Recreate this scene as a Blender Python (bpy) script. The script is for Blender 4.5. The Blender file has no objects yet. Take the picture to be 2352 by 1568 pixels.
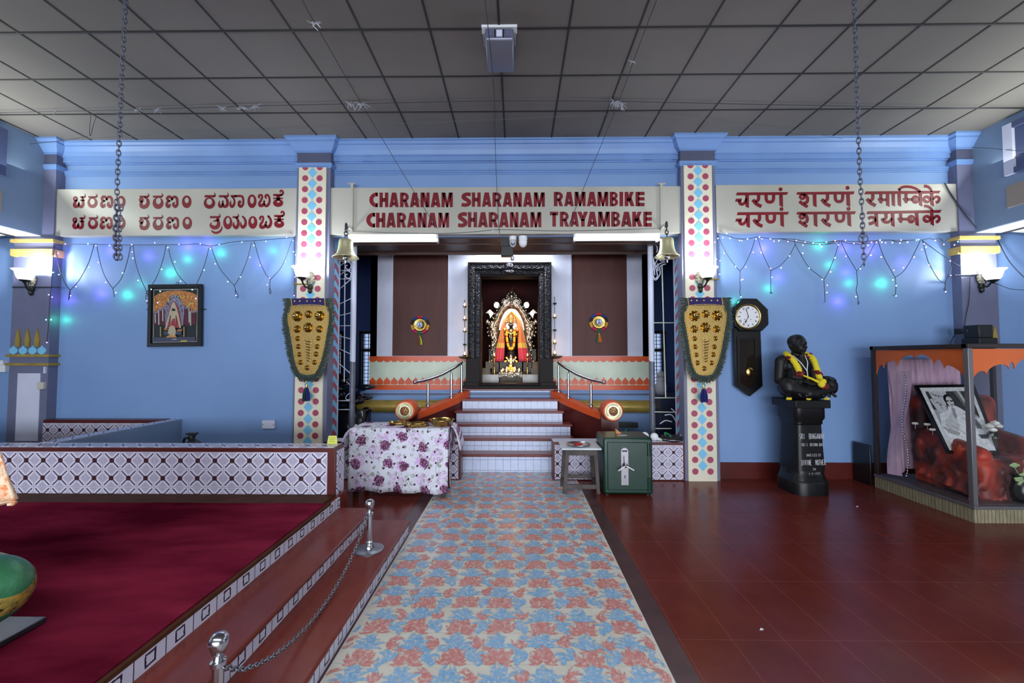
import bpy, math, random
from mathutils import Vector, Matrix
RN = random.Random(7)
S = bpy.context.scene
COL = S.collection
PI = math.pi

# ---------------------------------------------------------------- camera
F = 950.0                      # focal length in pixels of a 2352 px wide frame
EYE = 1.63
PIT = math.atan(35 / F)
YAW = math.atan(11 * math.cos(PIT) / F)
cam = bpy.data.cameras.new('camera')
cam.sensor_width = 36.0
cam.lens = F / 2352 * 36
cam.clip_start = 0.05
cam.clip_end = 200
cam_o = bpy.data.objects.new('camera', cam)
COL.objects.link(cam_o)
cam_o.location = (0, 0, EYE)
cam_o.rotation_euler = (PI / 2 + PIT, 0, YAW)
S.camera = cam_o

# ---------------------------------------------------------------- exposure, world, large lights
S.view_settings.view_transform = 'Standard'
S.view_settings.look = 'None'
S.view_settings.gamma = 1.0
S.view_settings.use_curve_mapping = False
S.view_settings.exposure = 0.0
w = bpy.data.worlds.new('daylight')
S.world = w
w.use_nodes = True
bg = w.node_tree.nodes['Background']
bg.inputs[0].default_value = (0.60, 0.76, 1.0, 1)
bg.inputs[1].default_value = 1.2


def lamp(name, kind, loc, power, col=(1, 1, 1), size=0.1, rot=(0, 0, 0), size_y=None, spot=None, blend=0.5):
    d = bpy.data.lights.new(name, kind)
    d.energy = power
    d.color = col
    if kind == 'AREA':
        d.size = size
        if size_y:
            d.shape = 'RECTANGLE'
            d.size_y = size_y
    else:
        d.shadow_soft_size = size
    if kind == 'SPOT':
        d.spot_size = spot
        d.spot_blend = blend
    o = bpy.data.objects.new(name, d)
    COL.objects.link(o)
    o.location = loc
    o.rotation_euler = rot
    return o


# unseen fill light added far behind the camera as assumed daylight on the walls
lamp('rear_fill', 'AREA', (0, -8.7, 1.45), 470, (0.84, 0.91, 1.0), 13.0, (PI / 2, 0, 0), 2.3).data.spread = 1.75
# unseen fill light added above and behind the camera to brighten the floor
lamp('hall_fill', 'AREA', (0, -1.6, 4.50), 270, (0.90, 0.95, 1.0), 9.0, (math.radians(12), 0, 0), 0.5)
# lamps added at the louvred gallery windows, aimed up as assumed daylight on the ceiling
lamp('gallery_daylight', 'AREA', (5.98, 3.9, 3.95), 50, (0.95, 1.0, 0.92), 0.7, (0, math.radians(130), 0), 2.8)
lamp('gallery_daylight', 'AREA', (-6.38, 3.9, 3.95), 50, (0.95, 1.0, 0.92), 0.7, (0, -math.radians(130), 0), 2.8)
# unseen fill lights added in the closed aisles left and right
lamp('aisle_fill', 'AREA', (8.5, 1.5, 1.6), 30, (0.74, 0.86, 1.0), 4.0, (0, PI / 2, 0), 2.2)
lamp('aisle_fill', 'AREA', (-8.5, 1.5, 1.6), 30, (0.74, 0.86, 1.0), 4.0, (0, -PI / 2, 0), 2.2)

# ---------------------------------------------------------------- measuring: a pixel of the frame onto a real plane
cp, sp = math.cos(PIT), math.sin(PIT)
cy, sy = math.cos(YAW), math.sin(YAW)


def P(px, py, Y=None, Z=None, X=None):
    u = (px - 1176) / F
    v = (784 - py) / F
    y = cp - sp * v
    d = (u * cy - y * sy, u * sy + y * cy, sp + cp * v)
    t = Y / d[1] if Y is not None else ((Z - EYE) / d[2] if Z is not None else X / d[0])
    return Vector((d[0] * t, d[1] * t, EYE + d[2] * t))


def PX(px, Y, py=784):
    return P(px, py, Y=Y).x


def PZ(py, Y, px=1187):
    return P(px, py, Y=Y).z


# ---------------------------------------------------------------- mesh building
def catmull(pts, k=6, closed=False):
    pts = [tuple(p) for p in pts]
    n = len(pts)
    if n < 3:
        return [Vector(p) for p in pts]
    out = []
    rng = range(n) if closed else range(n - 1)
    for i in rng:
        g = lambda j: Vector(pts[j % n]) if closed else Vector(pts[min(max(j, 0), n - 1)])
        a, b, c, d = g(i - 1), g(i), g(i + 1), g(i + 2)
        for s in range(k):
            t = s / k
            out.append(0.5 * ((2 * b) + (c - a) * t + (2 * a - 5 * b + 4 * c - d) * t * t + (3 * b - a - 3 * c + d) * t ** 3))
    if not closed:
        out.append(Vector(pts[-1]))
    return out


WL = {}                                              # world place of every Empty that parents parts


class MB:
    def __init__(s):
        s.v, s.f, s.m = [], [], []

    def n(s):
        return len(s.v)

    def add(s, vs, fs, m=0):
        b = len(s.v)
        s.v += [Vector(p) for p in vs]
        s.f += [[b + i for i in f] for f in fs]
        s.m += [m] * len(fs)
        return b

    def xf(s, M, start=0):
        for i in range(start, len(s.v)):
            s.v[i] = M @ s.v[i]

    def box(s, x0, x1, y0, y1, z0, z1, m=0):
        return s.add([(x0, y0, z0), (x1, y0, z0), (x1, y1, z0), (x0, y1, z0), (x0, y0, z1), (x1, y0, z1), (x1, y1, z1), (x0, y1, z1)],
                     [(0, 3, 2, 1), (4, 5, 6, 7), (0, 1, 5, 4), (1, 2, 6, 5), (2, 3, 7, 6), (3, 0, 4, 7)], m)

    def poly(s, pts, m=0):
        s.add(pts, [list(range(len(pts)))], m)

    def prism(s, loop, vec, m=0, m2=None):
        k = len(loop)
        vec = Vector(vec)
        lo = [Vector(p) for p in loop]
        b = s.add(lo + [p + vec for p in lo], [])
        s.f.append([b + i for i in range(k)][::-1]); s.m.append(m)
        s.f.append([b + k + i for i in range(k)]); s.m.append(m if m2 is None else m2)
        for i in range(k):
            j = (i + 1) % k
            s.f.append([b + i, b + j, b + k + j, b + k + i]); s.m.append(m)

    def tube(s, pts, r, k=8, closed=False, m=0, cap=True):
        pts = [Vector(p) for p in pts]
        N = len(pts)
        rs = list(r) if hasattr(r, '__len__') else [r] * N
        if len(rs) != N:
            rs = [rs[min(int(i * len(rs) / N), len(rs) - 1)] for i in range(N)]
        b = len(s.v)
        up = None
        for i, p in enumerate(pts):
            a = pts[(i - 1) % N] if (closed or i > 0) else p
            c = pts[(i + 1) % N] if (closed or i < N - 1) else p
            t = (c - a)
            if t.length < 1e-9:
                t = Vector((0, 0, 1))
            t.normalize()
            if up is None:
                up = t.orthogonal().normalized()
            u = up - t * up.dot(t)
            if u.length < 1e-6:
                u = t.orthogonal()
            u.normalize()
            up = u
            w2 = t.cross(u)
            for j in range(k):
                an = 2 * PI * j / k
                s.v.append(p + (u * math.cos(an) + w2 * math.sin(an)) * rs[i])
        rng = range(N) if closed else range(N - 1)
        for i in rng:
            i2 = (i + 1) % N
            for j in range(k):
                j2 = (j + 1) % k
                s.f.append([b + i * k + j, b + i * k + j2, b + i2 * k + j2, b + i2 * k + j]); s.m.append(m)
        if cap and not closed:
            s.f.append([b + j for j in range(k)][::-1]); s.m.append(m)
            s.f.append([b + (N - 1) * k + j for j in range(k)]); s.m.append(m)

    def lathe(s, prof, c=(0, 0, 0), k=24, axis='z', m=0, sx=1, sy=1, ms=None):
        c = Vector(c)
        b = len(s.v)
        for (r, h) in prof:
            for j in range(k):
                a = 2 * PI * j / k
                x, y = r * math.cos(a) * sx, r * math.sin(a) * sy
                q = (x, y, h) if axis == 'z' else ((x, -h, y) if axis == 'y' else (h, x, y))
                s.v.append(c + Vector(q))
        for i in range(len(prof) - 1):
            for j in range(k):
                j2 = (j + 1) % k
                s.f.append([b + i * k + j, b + i * k + j2, b + (i + 1) * k + j2, b + (i + 1) * k + j])
                s.m.append(ms[i] if ms else m)
        if prof[0][0] > 1e-5:
            s.f.append([b + j for j in range(k)][::-1]); s.m.append(ms[0] if ms else m)
        if prof[-1][0] > 1e-5:
            s.f.append([b + (len(prof) - 1) * k + j for j in range(k)]); s.m.append(ms[-1] if ms else m)

    def ball(s, c, r, k=12, h=8, m=0, M=None):
        r = Vector((r, r, r)) if not hasattr(r, '__len__') else Vector(r)
        b0 = len(s.v)
        prof = [(math.sin(PI * i / h), -math.cos(PI * i / h)) for i in range(h + 1)]
        prof[0] = (0.001, -1); prof[-1] = (0.001, 1)
        s.lathe(prof, (0, 0, 0), k, 'z', m)
        for i in range(b0, len(s.v)):
            p = s.v[i]
            q = Vector((p.x * r.x, p.y * r.y, p.z * r.z))
            s.v[i] = Vector(c) + (M @ q if M else q)

    def cap(s, a, b, r0, r1=None, k=10, m=0):            # a capsule between two points
        a, b = Vector(a), Vector(b)
        r1 = r0 if r1 is None else r1
        pts, rs = [], []
        d = (b - a).normalized() if (b - a).length > 1e-6 else Vector((0, 0, 1))
        for i in range(5):
            t = PI / 2 * i / 4
            pts.append(a - d * r0 * math.cos(t)); rs.append(max(r0 * math.sin(t), 1e-4))
        for i in range(5):
            t = PI / 2 * i / 4
            pts.append(b + d * r1 * math.sin(t)); rs.append(max(r1 * math.cos(t), 1e-4))
        s.tube(pts, rs, k, m=m)

    def grid(s, nu, nv, fn, m=0, cu=False, mf=None):
        b = len(s.v)
        for i in range(nu):
            for j in range(nv):
                s.v.append(Vector(fn(i / (nu if cu else nu - 1), j / (nv - 1))))
        for i in range(nu if cu else nu - 1):
            i2 = (i + 1) % nu
            for j in range(nv - 1):
                s.f.append([b + i * nv + j, b + i2 * nv + j, b + i2 * nv + j + 1, b + i * nv + j + 1])
                s.m.append(mf(i, j) if mf else m)

    def build(s, name, mats, parent=None, smooth=False, local=False, org=None, bevel=0, label=None, segs=2):
        me = bpy.data.meshes.new(name)
        if not isinstance(mats, (list, tuple)):
            mats = [mats]
        o = bpy.data.objects.new(name, me)
        off = Vector((0, 0, 0))
        if parent is not None and not local:
            off = Vector(WL.get(parent.name, (0, 0, 0)))
        elif parent is None and org is not None:
            if org == 'base':
                xs = [p.x for p in s.v]; ys = [p.y for p in s.v]; zs = [p.z for p in s.v]
                off = Vector(((min(xs) + max(xs)) / 2, (min(ys) + max(ys)) / 2, min(zs)))
            else:
                off = Vector(org)
            o.location = off
            WL[o.name] = off
        me.from_pydata([tuple(p - off) for p in s.v], [], s.f)
        for mm in mats:
            me.materials.append(mm)
        if len(mats) > 1:
            me.polygons.foreach_set('material_index', s.m)
        if smooth:
            me.polygons.foreach_set('use_smooth', [True] * len(me.polygons))
            if smooth is not True:
                me.set_sharp_from_angle(angle=math.radians(smooth))
        me.validate()
        me.update()
        COL.objects.link(o)
        if parent is not None:
            o.parent = parent
            if not local and org is None:
                WL[o.name] = off
        if bevel:
            b = o.modifiers.new('bevel', 'BEVEL')
            b.width = bevel
            b.segments = segs
            b.limit_method = 'ANGLE'
            b.angle_limit = math.radians(40)
            if not smooth:
                me.polygons.foreach_set('use_smooth', [True] * len(me.polygons))
                me.set_sharp_from_angle(angle=math.radians(35))
                b.harden_normals = False
        if label:
            o['label'] = label
        return o


def tag(o, label=None, cat=None, group=None, kind=None):
    for k, v in (('label', label), ('category', cat), ('group', group), ('kind', kind)):
        if v:
            o[k] = v
    return o


def thing(name, label, cat, loc, group=None, rotz=0):
    o = bpy.data.objects.new(name, None)
    o.empty_display_size = 0.1
    COL.objects.link(o)
    o.location = loc
    o.rotation_euler = (0, 0, rotz)
    WL[o.name] = Vector(loc)
    return tag(o, label, cat, group)


def struct(o, label=None):
    o['kind'] = 'structure'
    if label:
        o['label'] = label
    return o


def copy_tree(o, parent=None, loc=None, label=None, group=None):
    c = o.copy()
    COL.objects.link(c)
    if parent is not None:
        c.parent = parent
    if loc is not None:
        c.location = loc
    if label:
        c['label'] = label
    if group:
        c['group'] = group
    for ch in list(o.children):
        copy_tree(ch, c)
    return c


def remesh(o, size=0.008, smooth=6):
    m = o.modifiers.new('merge', 'REMESH')
    m.mode = 'VOXEL'
    m.voxel_size = size
    m.use_smooth_shade = True
    if smooth:
        k = o.modifiers.new('soften', 'SMOOTH')
        k.factor = 0.5
        k.iterations = smooth
    return o


# ---------------------------------------------------------------- materials
def lin(c):
    return tuple((x / 255 / 12.92) if x / 255 <= 0.04045 else ((x / 255 + 0.055) / 1.055) ** 2.4 for x in c[:3]) + (1.0,)


class E:                                              # arithmetic on shader sockets
    def __init__(s, nt, k):
        s.nt, s.k = nt, k

    def op(s, o, *a):
        n = s.nt.nodes.new('ShaderNodeMath')
        n.operation = o
        for i, x in enumerate((s,) + a):
            if isinstance(x, E):
                s.nt.links.new(x.k, n.inputs[i])
            else:
                n.inputs[i].default_value = x
        return E(s.nt, n.outputs[0])

    def __add__(s, o): return s.op('ADD', o)
    def __sub__(s, o): return s.op('SUBTRACT', o)
    def __mul__(s, o): return s.op('MULTIPLY', o)
    def __truediv__(s, o): return s.op('DIVIDE', o)
    def abs(s): return s.op('ABSOLUTE')
    def fr(s): return s.op('FRACT')
    def fl(s): return s.op('FLOOR')
    def lt(s, o): return s.op('LESS_THAN', o)
    def gt(s, o): return s.op('GREATER_THAN', o)
    def mx(s, o): return s.op('MAXIMUM', o)
    def mn(s, o): return s.op('MINIMUM', o)
    def sin(s): return s.op('SINE')
    def sq(s): return s.op('POWER', 2.0)
    def rt(s): return s.op('SQRT')
    def cl(s):
        r = s.op('ADD', 0.0)
        r.k.node.use_clamp = True
        return r


class Sh:
    """one material's node tree"""
    def __init__(s, name):
        s.m = bpy.data.materials.new(name)
        s.m.use_nodes = True
        s.nt = s.m.node_tree
        s.b = s.nt.nodes['Principled BSDF']
        c = s.nt.nodes.new('ShaderNodeTexCoord')
        s.co = c.outputs['Object']
        sep = s.nt.nodes.new('ShaderNodeSeparateXYZ')
        s.nt.links.new(s.co, sep.inputs[0])
        s.x, s.y, s.z = (E(s.nt, sep.outputs[i]) for i in range(3))

    def noise(s, scale=5, detail=3, rough=0.5, co=None, stretch=None):
        n = s.nt.nodes.new('ShaderNodeTexNoise')
        n.inputs['Scale'].default_value = scale
        n.inputs['Detail'].default_value = detail
        n.inputs['Roughness'].default_value = rough
        src = co or s.co
        if stretch:
            mp = s.nt.nodes.new('ShaderNodeMapping')
            mp.inputs['Scale'].default_value = stretch
            s.nt.links.new(src, mp.inputs[0])
            src = mp.outputs[0]
        s.nt.links.new(src, n.inputs['Vector'])
        return E(s.nt, n.outputs['Fac'])

    def vor(s, scale, feature='F1', out='Distance', co=None, rand=1.0, dim='3D'):
        n = s.nt.nodes.new('ShaderNodeTexVoronoi')
        n.voronoi_dimensions = dim
        n.feature = feature
        n.inputs['Scale'].default_value = scale
        n.inputs['Randomness'].default_value = rand
        s.nt.links.new(co or s.co, n.inputs['Vector'])
        return E(s.nt, n.outputs[out])

    def vec(s, x, y, z=0.0):
        n = s.nt.nodes.new('ShaderNodeCombineXYZ')
        for i, q in enumerate((x, y, z)):
            if isinstance(q, E):
                s.nt.links.new(q.k, n.inputs[i])
            else:
                n.inputs[i].default_value = q
        return n.outputs[0]

    def mix(s, f, a, b):
        n = s.nt.nodes.new('ShaderNodeMix')
        n.data_type = 'RGBA'
        if isinstance(f, E):
            s.nt.links.new(f.k, n.inputs[0])
        else:
            n.inputs[0].default_value = f
        for i, q in ((6, a), (7, b)):
            if isinstance(q, tuple):
                n.inputs[i].default_value = lin(q)
            else:
                s.nt.links.new(q, n.inputs[i])
        return n.outputs[2]

    def col(s, c):
        if isinstance(c, tuple):
            s.b.inputs['Base Color'].default_value = lin(c)
        else:
            s.nt.links.new(c, s.b.inputs['Base Color'])
        return s

    def set(s, rough=None, metal=None, spec=None, emit=None, es=None, trans=None, coat=None, ior=None, sheen=None, alpha=None):
        for k, v in (('Roughness', rough), ('Metallic', metal), ('Specular IOR Level', spec), ('Emission Strength', es),
                     ('Transmission Weight', trans), ('Coat Weight', coat), ('IOR', ior), ('Sheen Weight', sheen), ('Alpha', alpha)):
            if v is None:
                continue
            if isinstance(v, E):
                s.nt.links.new(v.k, s.b.inputs[k])
            else:
                s.b.inputs[k].default_value = v
        if emit is not None:
            s.b.inputs['Emission Color'].default_value = lin(emit)
        return s

    def bump(s, h, strength=0.3, dist=0.01):
        n = s.nt.nodes.new('ShaderNodeBump')
        n.inputs['Strength'].default_value = strength
        n.inputs['Distance'].default_value = dist
        s.nt.links.new(h.k, n.inputs['Height'])
        s.nt.links.new(n.outputs[0], s.b.inputs['Normal'])
        return s


MC = {}


def mat(name, c, rough=0.5, metal=0.0, spec=0.5, var=0.0, vs=4, bump=0.0, bs=40, es=0, emit=None, **k):
    if name in MC:
        return MC[name]
    s = Sh(name)
    if var:
        n = s.noise(vs, 4)
        lo = tuple(max(0, x * (1 - var)) for x in c)
        hi = tuple(min(255, x * (1 + var * 0.6)) for x in c)
        s.col(s.mix((n * 2.2 - 0.6).cl(), lo, hi))
    else:
        s.col(c)
    s.set(rough=rough, metal=metal, spec=spec, **k)
    if bump:
        s.bump(s.noise(bs, 3), bump)
    if es:
        s.set(emit=emit or c, es=es)
    MC[name] = s.m
    return s.m


def tile_mat(name, axes, size, off=(0, 0)):
    """patterned wall tile: dark beaded diagonals, a flower in the middle, hatched triangles"""
    s = Sh(name)
    ax = {'x': s.x, 'y': s.y, 'z': s.z}
    u = ((ax[axes[0]] - off[0]) / size).fr() - 0.5
    v = ((ax[axes[1]] - off[1]) / size).fr() - 0.5
    a, b = u.abs(), v.abs()
    mxx = a.mx(b)
    dg = (a - b).abs()
    r = (u.sq() + v.sq()).rt()
    tri = dg.gt(0.20) * mxx.lt(0.47)
    hat = ((u + v) * 190).sin() * ((u - v) * 190).sin()
    bead = ((a + b) * 62).sin() * 0.018 + 0.044
    arm = (bead - dg).gt(0.0) * mxx.lt(0.42)
    fl = r.lt(0.14)
    c = s.mix((s.noise(9, 2) * 0.5), (218, 214, 232), (202, 198, 222))
    c = s.mix(tri * 0.85, c, s.mix(hat.gt(0.0), (158, 150, 178), (186, 180, 202)))
    c = s.mix(arm, c, (50, 38, 54))
    c = s.mix(fl, c, (70, 44, 50))
    c = s.mix(mxx.gt(0.488), c, (150, 145, 160))
    s.col(c).set(rough=0.22, spec=0.5)
    return s.m


M = {}
# painted walls: oil paint, faint unevenness
sh = Sh('blue_wall_paint')
n1 = sh.noise(0.9, 4)
n2 = sh.noise(14, 3)
sh.col(sh.mix((n1 * 1.6 - 0.4).cl(), (116, 148, 198), (128, 160, 206))).set(rough=sh.noise(3, 2) * 0.2 + 0.42, spec=0.4).bump(n2, 0.06)
M['blue'] = sh.m
M['aisle_blue'] = mat('pale_blue_wall_paint', (120, 142, 170), 0.5, var=0.06, vs=1.2)
M['cornice'] = mat('cornice_blue_paint', (114, 148, 202), 0.4, var=0.05, vs=2)
M['slate'] = mat('slate_grey_paint', (108, 112, 140), 0.45, var=0.08, vs=2)
M['slate_dark'] = mat('dark_slate_paint', (84, 88, 112), 0.45, var=0.08, vs=2)
M['cream'] = mat('cream_paint', (226, 220, 198), 0.38, var=0.06, vs=1.5)
M['sign'] = mat('sign_cream_enamel', (178, 176, 166), 0.3, var=0.07, vs=1.1)
M['rosedot'] = mat('rose_red_paint', (166, 72, 98), 0.4)
M['sky'] = mat('sky_blue_paint', (124, 194, 232), 0.4)
M['red_letter'] = mat('red_letter_enamel', (118, 24, 36), 0.38, spec=.3, var=0.1, vs=3)
M['maroon'] = mat('maroon_oxide_paint', (84, 27, 23), 0.35, var=0.12, vs=3)
M['orange'] = mat('orange_paint', (214, 84, 36), 0.35, var=0.08, vs=3)
M['white'] = mat('white_paint', (226, 230, 236), 0.45, var=0.04, vs=2)
M['greywhite'] = mat('pale_lilac_paint', (206, 210, 230), 0.45, var=0.05, vs=2)
M['pale_green'] = mat('pale_green_paint', (206, 218, 198), 0.45, var=0.04)
M['gold_paint'] = mat('gold_paint', (176, 150, 74), 0.35, 0.35, var=0.15, vs=5)
M['yellow_paint'] = mat('ochre_yellow_paint', (212, 178, 96), 0.5, var=0.08, vs=8)
M['brown_panel'] = None
sh = Sh('brown_wood_panel')
nz = sh.noise(1.3, 5, 0.6, stretch=(6, 6, 0.8))
sh.col(sh.mix(nz, (62, 30, 27), (94, 50, 44))).set(rough=0.32).bump(sh.noise(30, 2, stretch=(6, 6, 0.5)), 0.05)
M['brown_panel'] = sh.set(rough=.5, spec=.3).m
sh = Sh('dark_timber')
nz = sh.noise(2.0, 5, 0.6, stretch=(0.7, 8, 8))
sh.col(sh.mix(nz, (44, 26, 20), (84, 50, 38))).set(rough=0.4)
M['timber'] = sh.m
M['black'] = mat('black_plastic', (16, 16, 18), 0.45)
M['black_gloss'] = mat('black_lacquer', (14, 13, 15), 0.3)
M['wire'] = mat('dark_wire', (40, 44, 58), 0.6)
M['pwire'] = mat('pale_wire', (150, 150, 160), 0.6)
M['steel'] = mat('brushed_steel', (190, 192, 198), 0.22, 1.0)
M['dullsteel'] = mat('dull_steel', (150, 152, 160), 0.38, 1.0)
M['chain'] = mat('weathered_chain', (104, 108, 126), 0.5, 0.7)
M['brass'] = mat('brass', (188, 160, 92), 0.22, 1.0)
M['brass_cream'] = mat('pale_bell_brass', (206, 200, 160), 0.3, 0.55)
M['gold'] = mat('gilt_sheet', (168, 140, 82), 0.42, 0.8, bump=0.25, bs=90)
M['gold_smooth'] = mat('polished_gilt', (204, 176, 112), 0.14, 1.0)
M['bead'] = mat('gilt_bead', (226, 198, 120), 0.25, 0.8)
M['velvet'] = mat('navy_velvet', (32, 20, 88), 0.9, sheen=0.6)
M['navy'] = mat('navy_thread', (30, 34, 110), 0.9)
M['green_thread'] = mat('dark_green_thread', (16, 62, 58), 0.9)
M['glass'] = mat('clear_glass', (255, 255, 255), 0.0, trans=1.0, ior=1.45)
M['pane'] = mat('thin_case_glass', (255, 255, 255), 0.0, trans=1.0, ior=1.14)
M['marble_step'] = None
sh = Sh('step_riser_tile')
u = ((sh.x - 0.02) / 0.108).fr() - 0.5
v = ((sh.z - 0.02) / 0.15).fr() - 0.5
g = (u.abs().mx(v.abs())).gt(0.482)
c = sh.mix((sh.noise(16, 5, 0.7) * 1.6 - 0.4).cl(), (196, 208, 240), (226, 232, 250))
sh.col(sh.mix(g, c, (108, 118, 158))).set(rough=0.25)
M['marble_step'] = sh.m
sh = Sh('tread_red_stone')
sh.col(sh.mix((sh.noise(7, 5) * 1.6 - 0.3).cl(), (92, 40, 38), (128, 62, 58))).set(rough=0.28)
M['tread'] = sh.m

# red oxide floor with thin pale joints
sh = Sh('red_oxide_floor')
u = ((sh.x - 0.94) / 0.30).fr() - 0.5
v = ((sh.y - 3.09) / 0.63).fr() - 0.5
g = (u.abs().gt(0.494)).mx(v.abs().gt(0.4972))
wear = (sh.noise(2.3, 6, 0.65) * 2.0 - 0.5).cl()
c = sh.mix(wear, (92, 32, 23), (114, 46, 35))
c = sh.mix(g * 0.32, c, (168, 112, 100))
sh.col(c).set(rough=(sh.noise(5, 5, 0.7) * 0.22 + 0.12), spec=0.2).bump(sh.noise(3, 2), 0.03)
M['floor'] = sh.m
sh = Sh('red_oxide_tread')
sh.col(sh.mix((sh.noise(2.3, 6, 0.65, stretch=(2, .6, 1)) * 2.0 - 0.5).cl(), (104, 40, 31), (130, 58, 47))).set(rough=sh.noise(5, 4) * 0.2 + 0.16, spec=0.24)
M['red_tread'] = sh.m
sh = Sh('dark_border_stone')
sh.col(sh.mix((sh.noise(6, 5) * 1.8 - 0.4).cl(), (62, 34, 36), (86, 54, 54))).set(rough=0.3)
M['border'] = sh.m
sh = Sh('cement_tile_cream')
u = ((sh.x + 0.10) / 0.25).fr() - 0.5
v = (sh.y / 0.25).fr() - 0.5
g = (u.abs().mx(v.abs())).gt(0.492)
stain = (sh.noise(1.6, 5, 0.6) * 2.4 - 0.8).cl()
c = sh.mix(stain, (206, 200, 186), (226, 222, 210))
sh.col(sh.mix(g * 0.5, c, (160, 150, 142))).set(rough=(sh.noise(6, 4) * 0.18 + 0.18), spec=0.5)
M['walk'] = sh.m


def ink(name, c1, c2):
    s = Sh(name)
    n = s.noise(26, 5, 0.7)
    m_ = (s.noise(44, 5, 0.75) * 7 - 3.5).cl()
    c = s.mix((n * 2 - 0.5).cl(), c1, c2)
    s.col(s.mix(m_ * 0.85, c, (218, 212, 202))).set(rough=(s.noise(6, 4) * 0.18 + 0.18))
    return s.m


M['ink_red'] = ink('cement_tile_red', (194, 108, 102), (216, 148, 142))
M['ink_blue'] = ink('cement_tile_blue', (104, 162, 206), (150, 188, 218))
sh = Sh('wine_red_carpet')
pat = (sh.noise(1.5, 4, 0.6, stretch=(0.5, 1.4, 1)) * 3.2 - 1.1).cl()
sh.col(sh.mix(pat, (80, 14, 32), (134, 38, 62))).set(rough=1.0, spec=0.0).bump(sh.noise(260, 2), 0.4)
M['carpet'] = sh.m
M['tile_xz'] = tile_mat('cross_tile_front', 'xz', 0.153, (0.46, -0.012))
M['tile_xz_hi'] = tile_mat('cross_tile_long_wall', 'xz', 0.16, (-1.81, 0.2))
M['tile_yz'] = tile_mat('cross_tile_side', 'yz', 0.153, (0.02, 0.0))
M['tile_xy'] = tile_mat('cross_tile_top', 'xy', 0.16, (0, 0.0))


def stair_tile(name):
    s = Sh(name)
    u = (s.y / 0.165).fr() - 0.5
    v = s.z
    wob = s.noise(45, 2) * 0.012 - 0.006
    d = ((v - 0.047).abs()).mn((v - 0.163).abs()).mn((v - 0.275).abs())
    q = (u.abs() * 0.165).mx(d) + wob
    ring = q.gt(0.0205) * q.lt(0.0295)
    c = s.mix((s.noise(20, 3) * 0.6), (214, 212, 230), (192, 190, 212))
    c = s.mix(ring, c, (44, 40, 56))
    c = s.mix(u.abs().gt(0.482), c, (70, 66, 84))
    s.col(c).set(rough=0.25)
    return s.m


M['stair_tile'] = stair_tile('small_riser_tile')
# ================================================================ the room
YW, YP = 5.65, 5.53            # back wall face, pillar face
ZC = 4.60                      # ceiling
ZB = 3.285                     # underside of the beam over the shrine opening
XL, XR = -2.58, 2.27           # jambs of the shrine opening
GL, GR = -6.5, 6.11            # gallery faces left and right
X0 = -0.115                    # axis of the shrine


def sbox(name, mats, *b, bevel=0):
    m = MB(); m.box(*b)
    return struct(m.build(name, mats, bevel=bevel))


# floor: red oxide slabs, dark border strips, patterned walkway, all in one plane
m = MB()
m.box(-9, 9, -9, 6.2, -0.2, 0)
fl = struct(m.build('floor', M['floor']))
m = MB()
m.box(0.795, 0.925, -4, 5.10, -0.01, 0.001)
m.box(-1.12, -0.985, 3.88, 5.10, -0.01, 0.001)
m.box(-1.02, -0.985, -4, 3.88, -0.01, 0.001)
struct(m.build('floor_border', M['border']))
m = MB()
m.box(-0.985, 0.795, -4, 5.93, -0.01, 0.0015)
struct(m.build('floor_walkway', M['walk']))


def leaf(m, x, y, ang, ln, wd, curl, mi, teeth=0.18):
    """a feathery poured-cement leaf: three ragged curling strands from one root"""
    n = 6
    ln *= 1.62
    wd *= 1.18
    for k in (-1, 0, 1):
        z = .0022 + RN.uniform(0, .0016)
        L, Rr = [], []
        a = ang + k * .30 * wd / .036 + RN.uniform(-.08, .08)
        px, py = x, y
        l2 = ln * RN.uniform(.82, 1.08) * (1 if k == 0 else .92)
        w2 = wd * RN.uniform(.48, .66)
        c2 = curl * RN.uniform(.8, 1.35) + k * .25
        for i in range(n + 1):
            t = i / n
            wv = w2 * (math.sin(PI * min(1, t * 0.9 + 0.1)) ** 0.8)
            o1, o2 = wv * .5 * (1 + RN.uniform(-teeth, teeth)), wv * .5 * (1 + RN.uniform(-teeth, teeth))
            nx, ny = -math.sin(a), math.cos(a)
            L.append((px + nx * o1, py + ny * o1, z))
            Rr.append((px - nx * o2, py - ny * o2, z))
            px += math.cos(a) * l2 / n
            py += math.sin(a) * l2 / n
            a += c2 / n
        pts = L + Rr[::-1]
        if min(p[0] for p in pts) < -0.98 or max(p[0] for p in pts) > 0.79 or max(p[1] for p in pts) > 5.92:
            continue
        b = m.add(pts, [])
        for i in range(n):
            m.f.append([b + i, b + i + 1, b + 2 * n - i, b + 2 * n + 1 - i]); m.m.append(mi)


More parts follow.
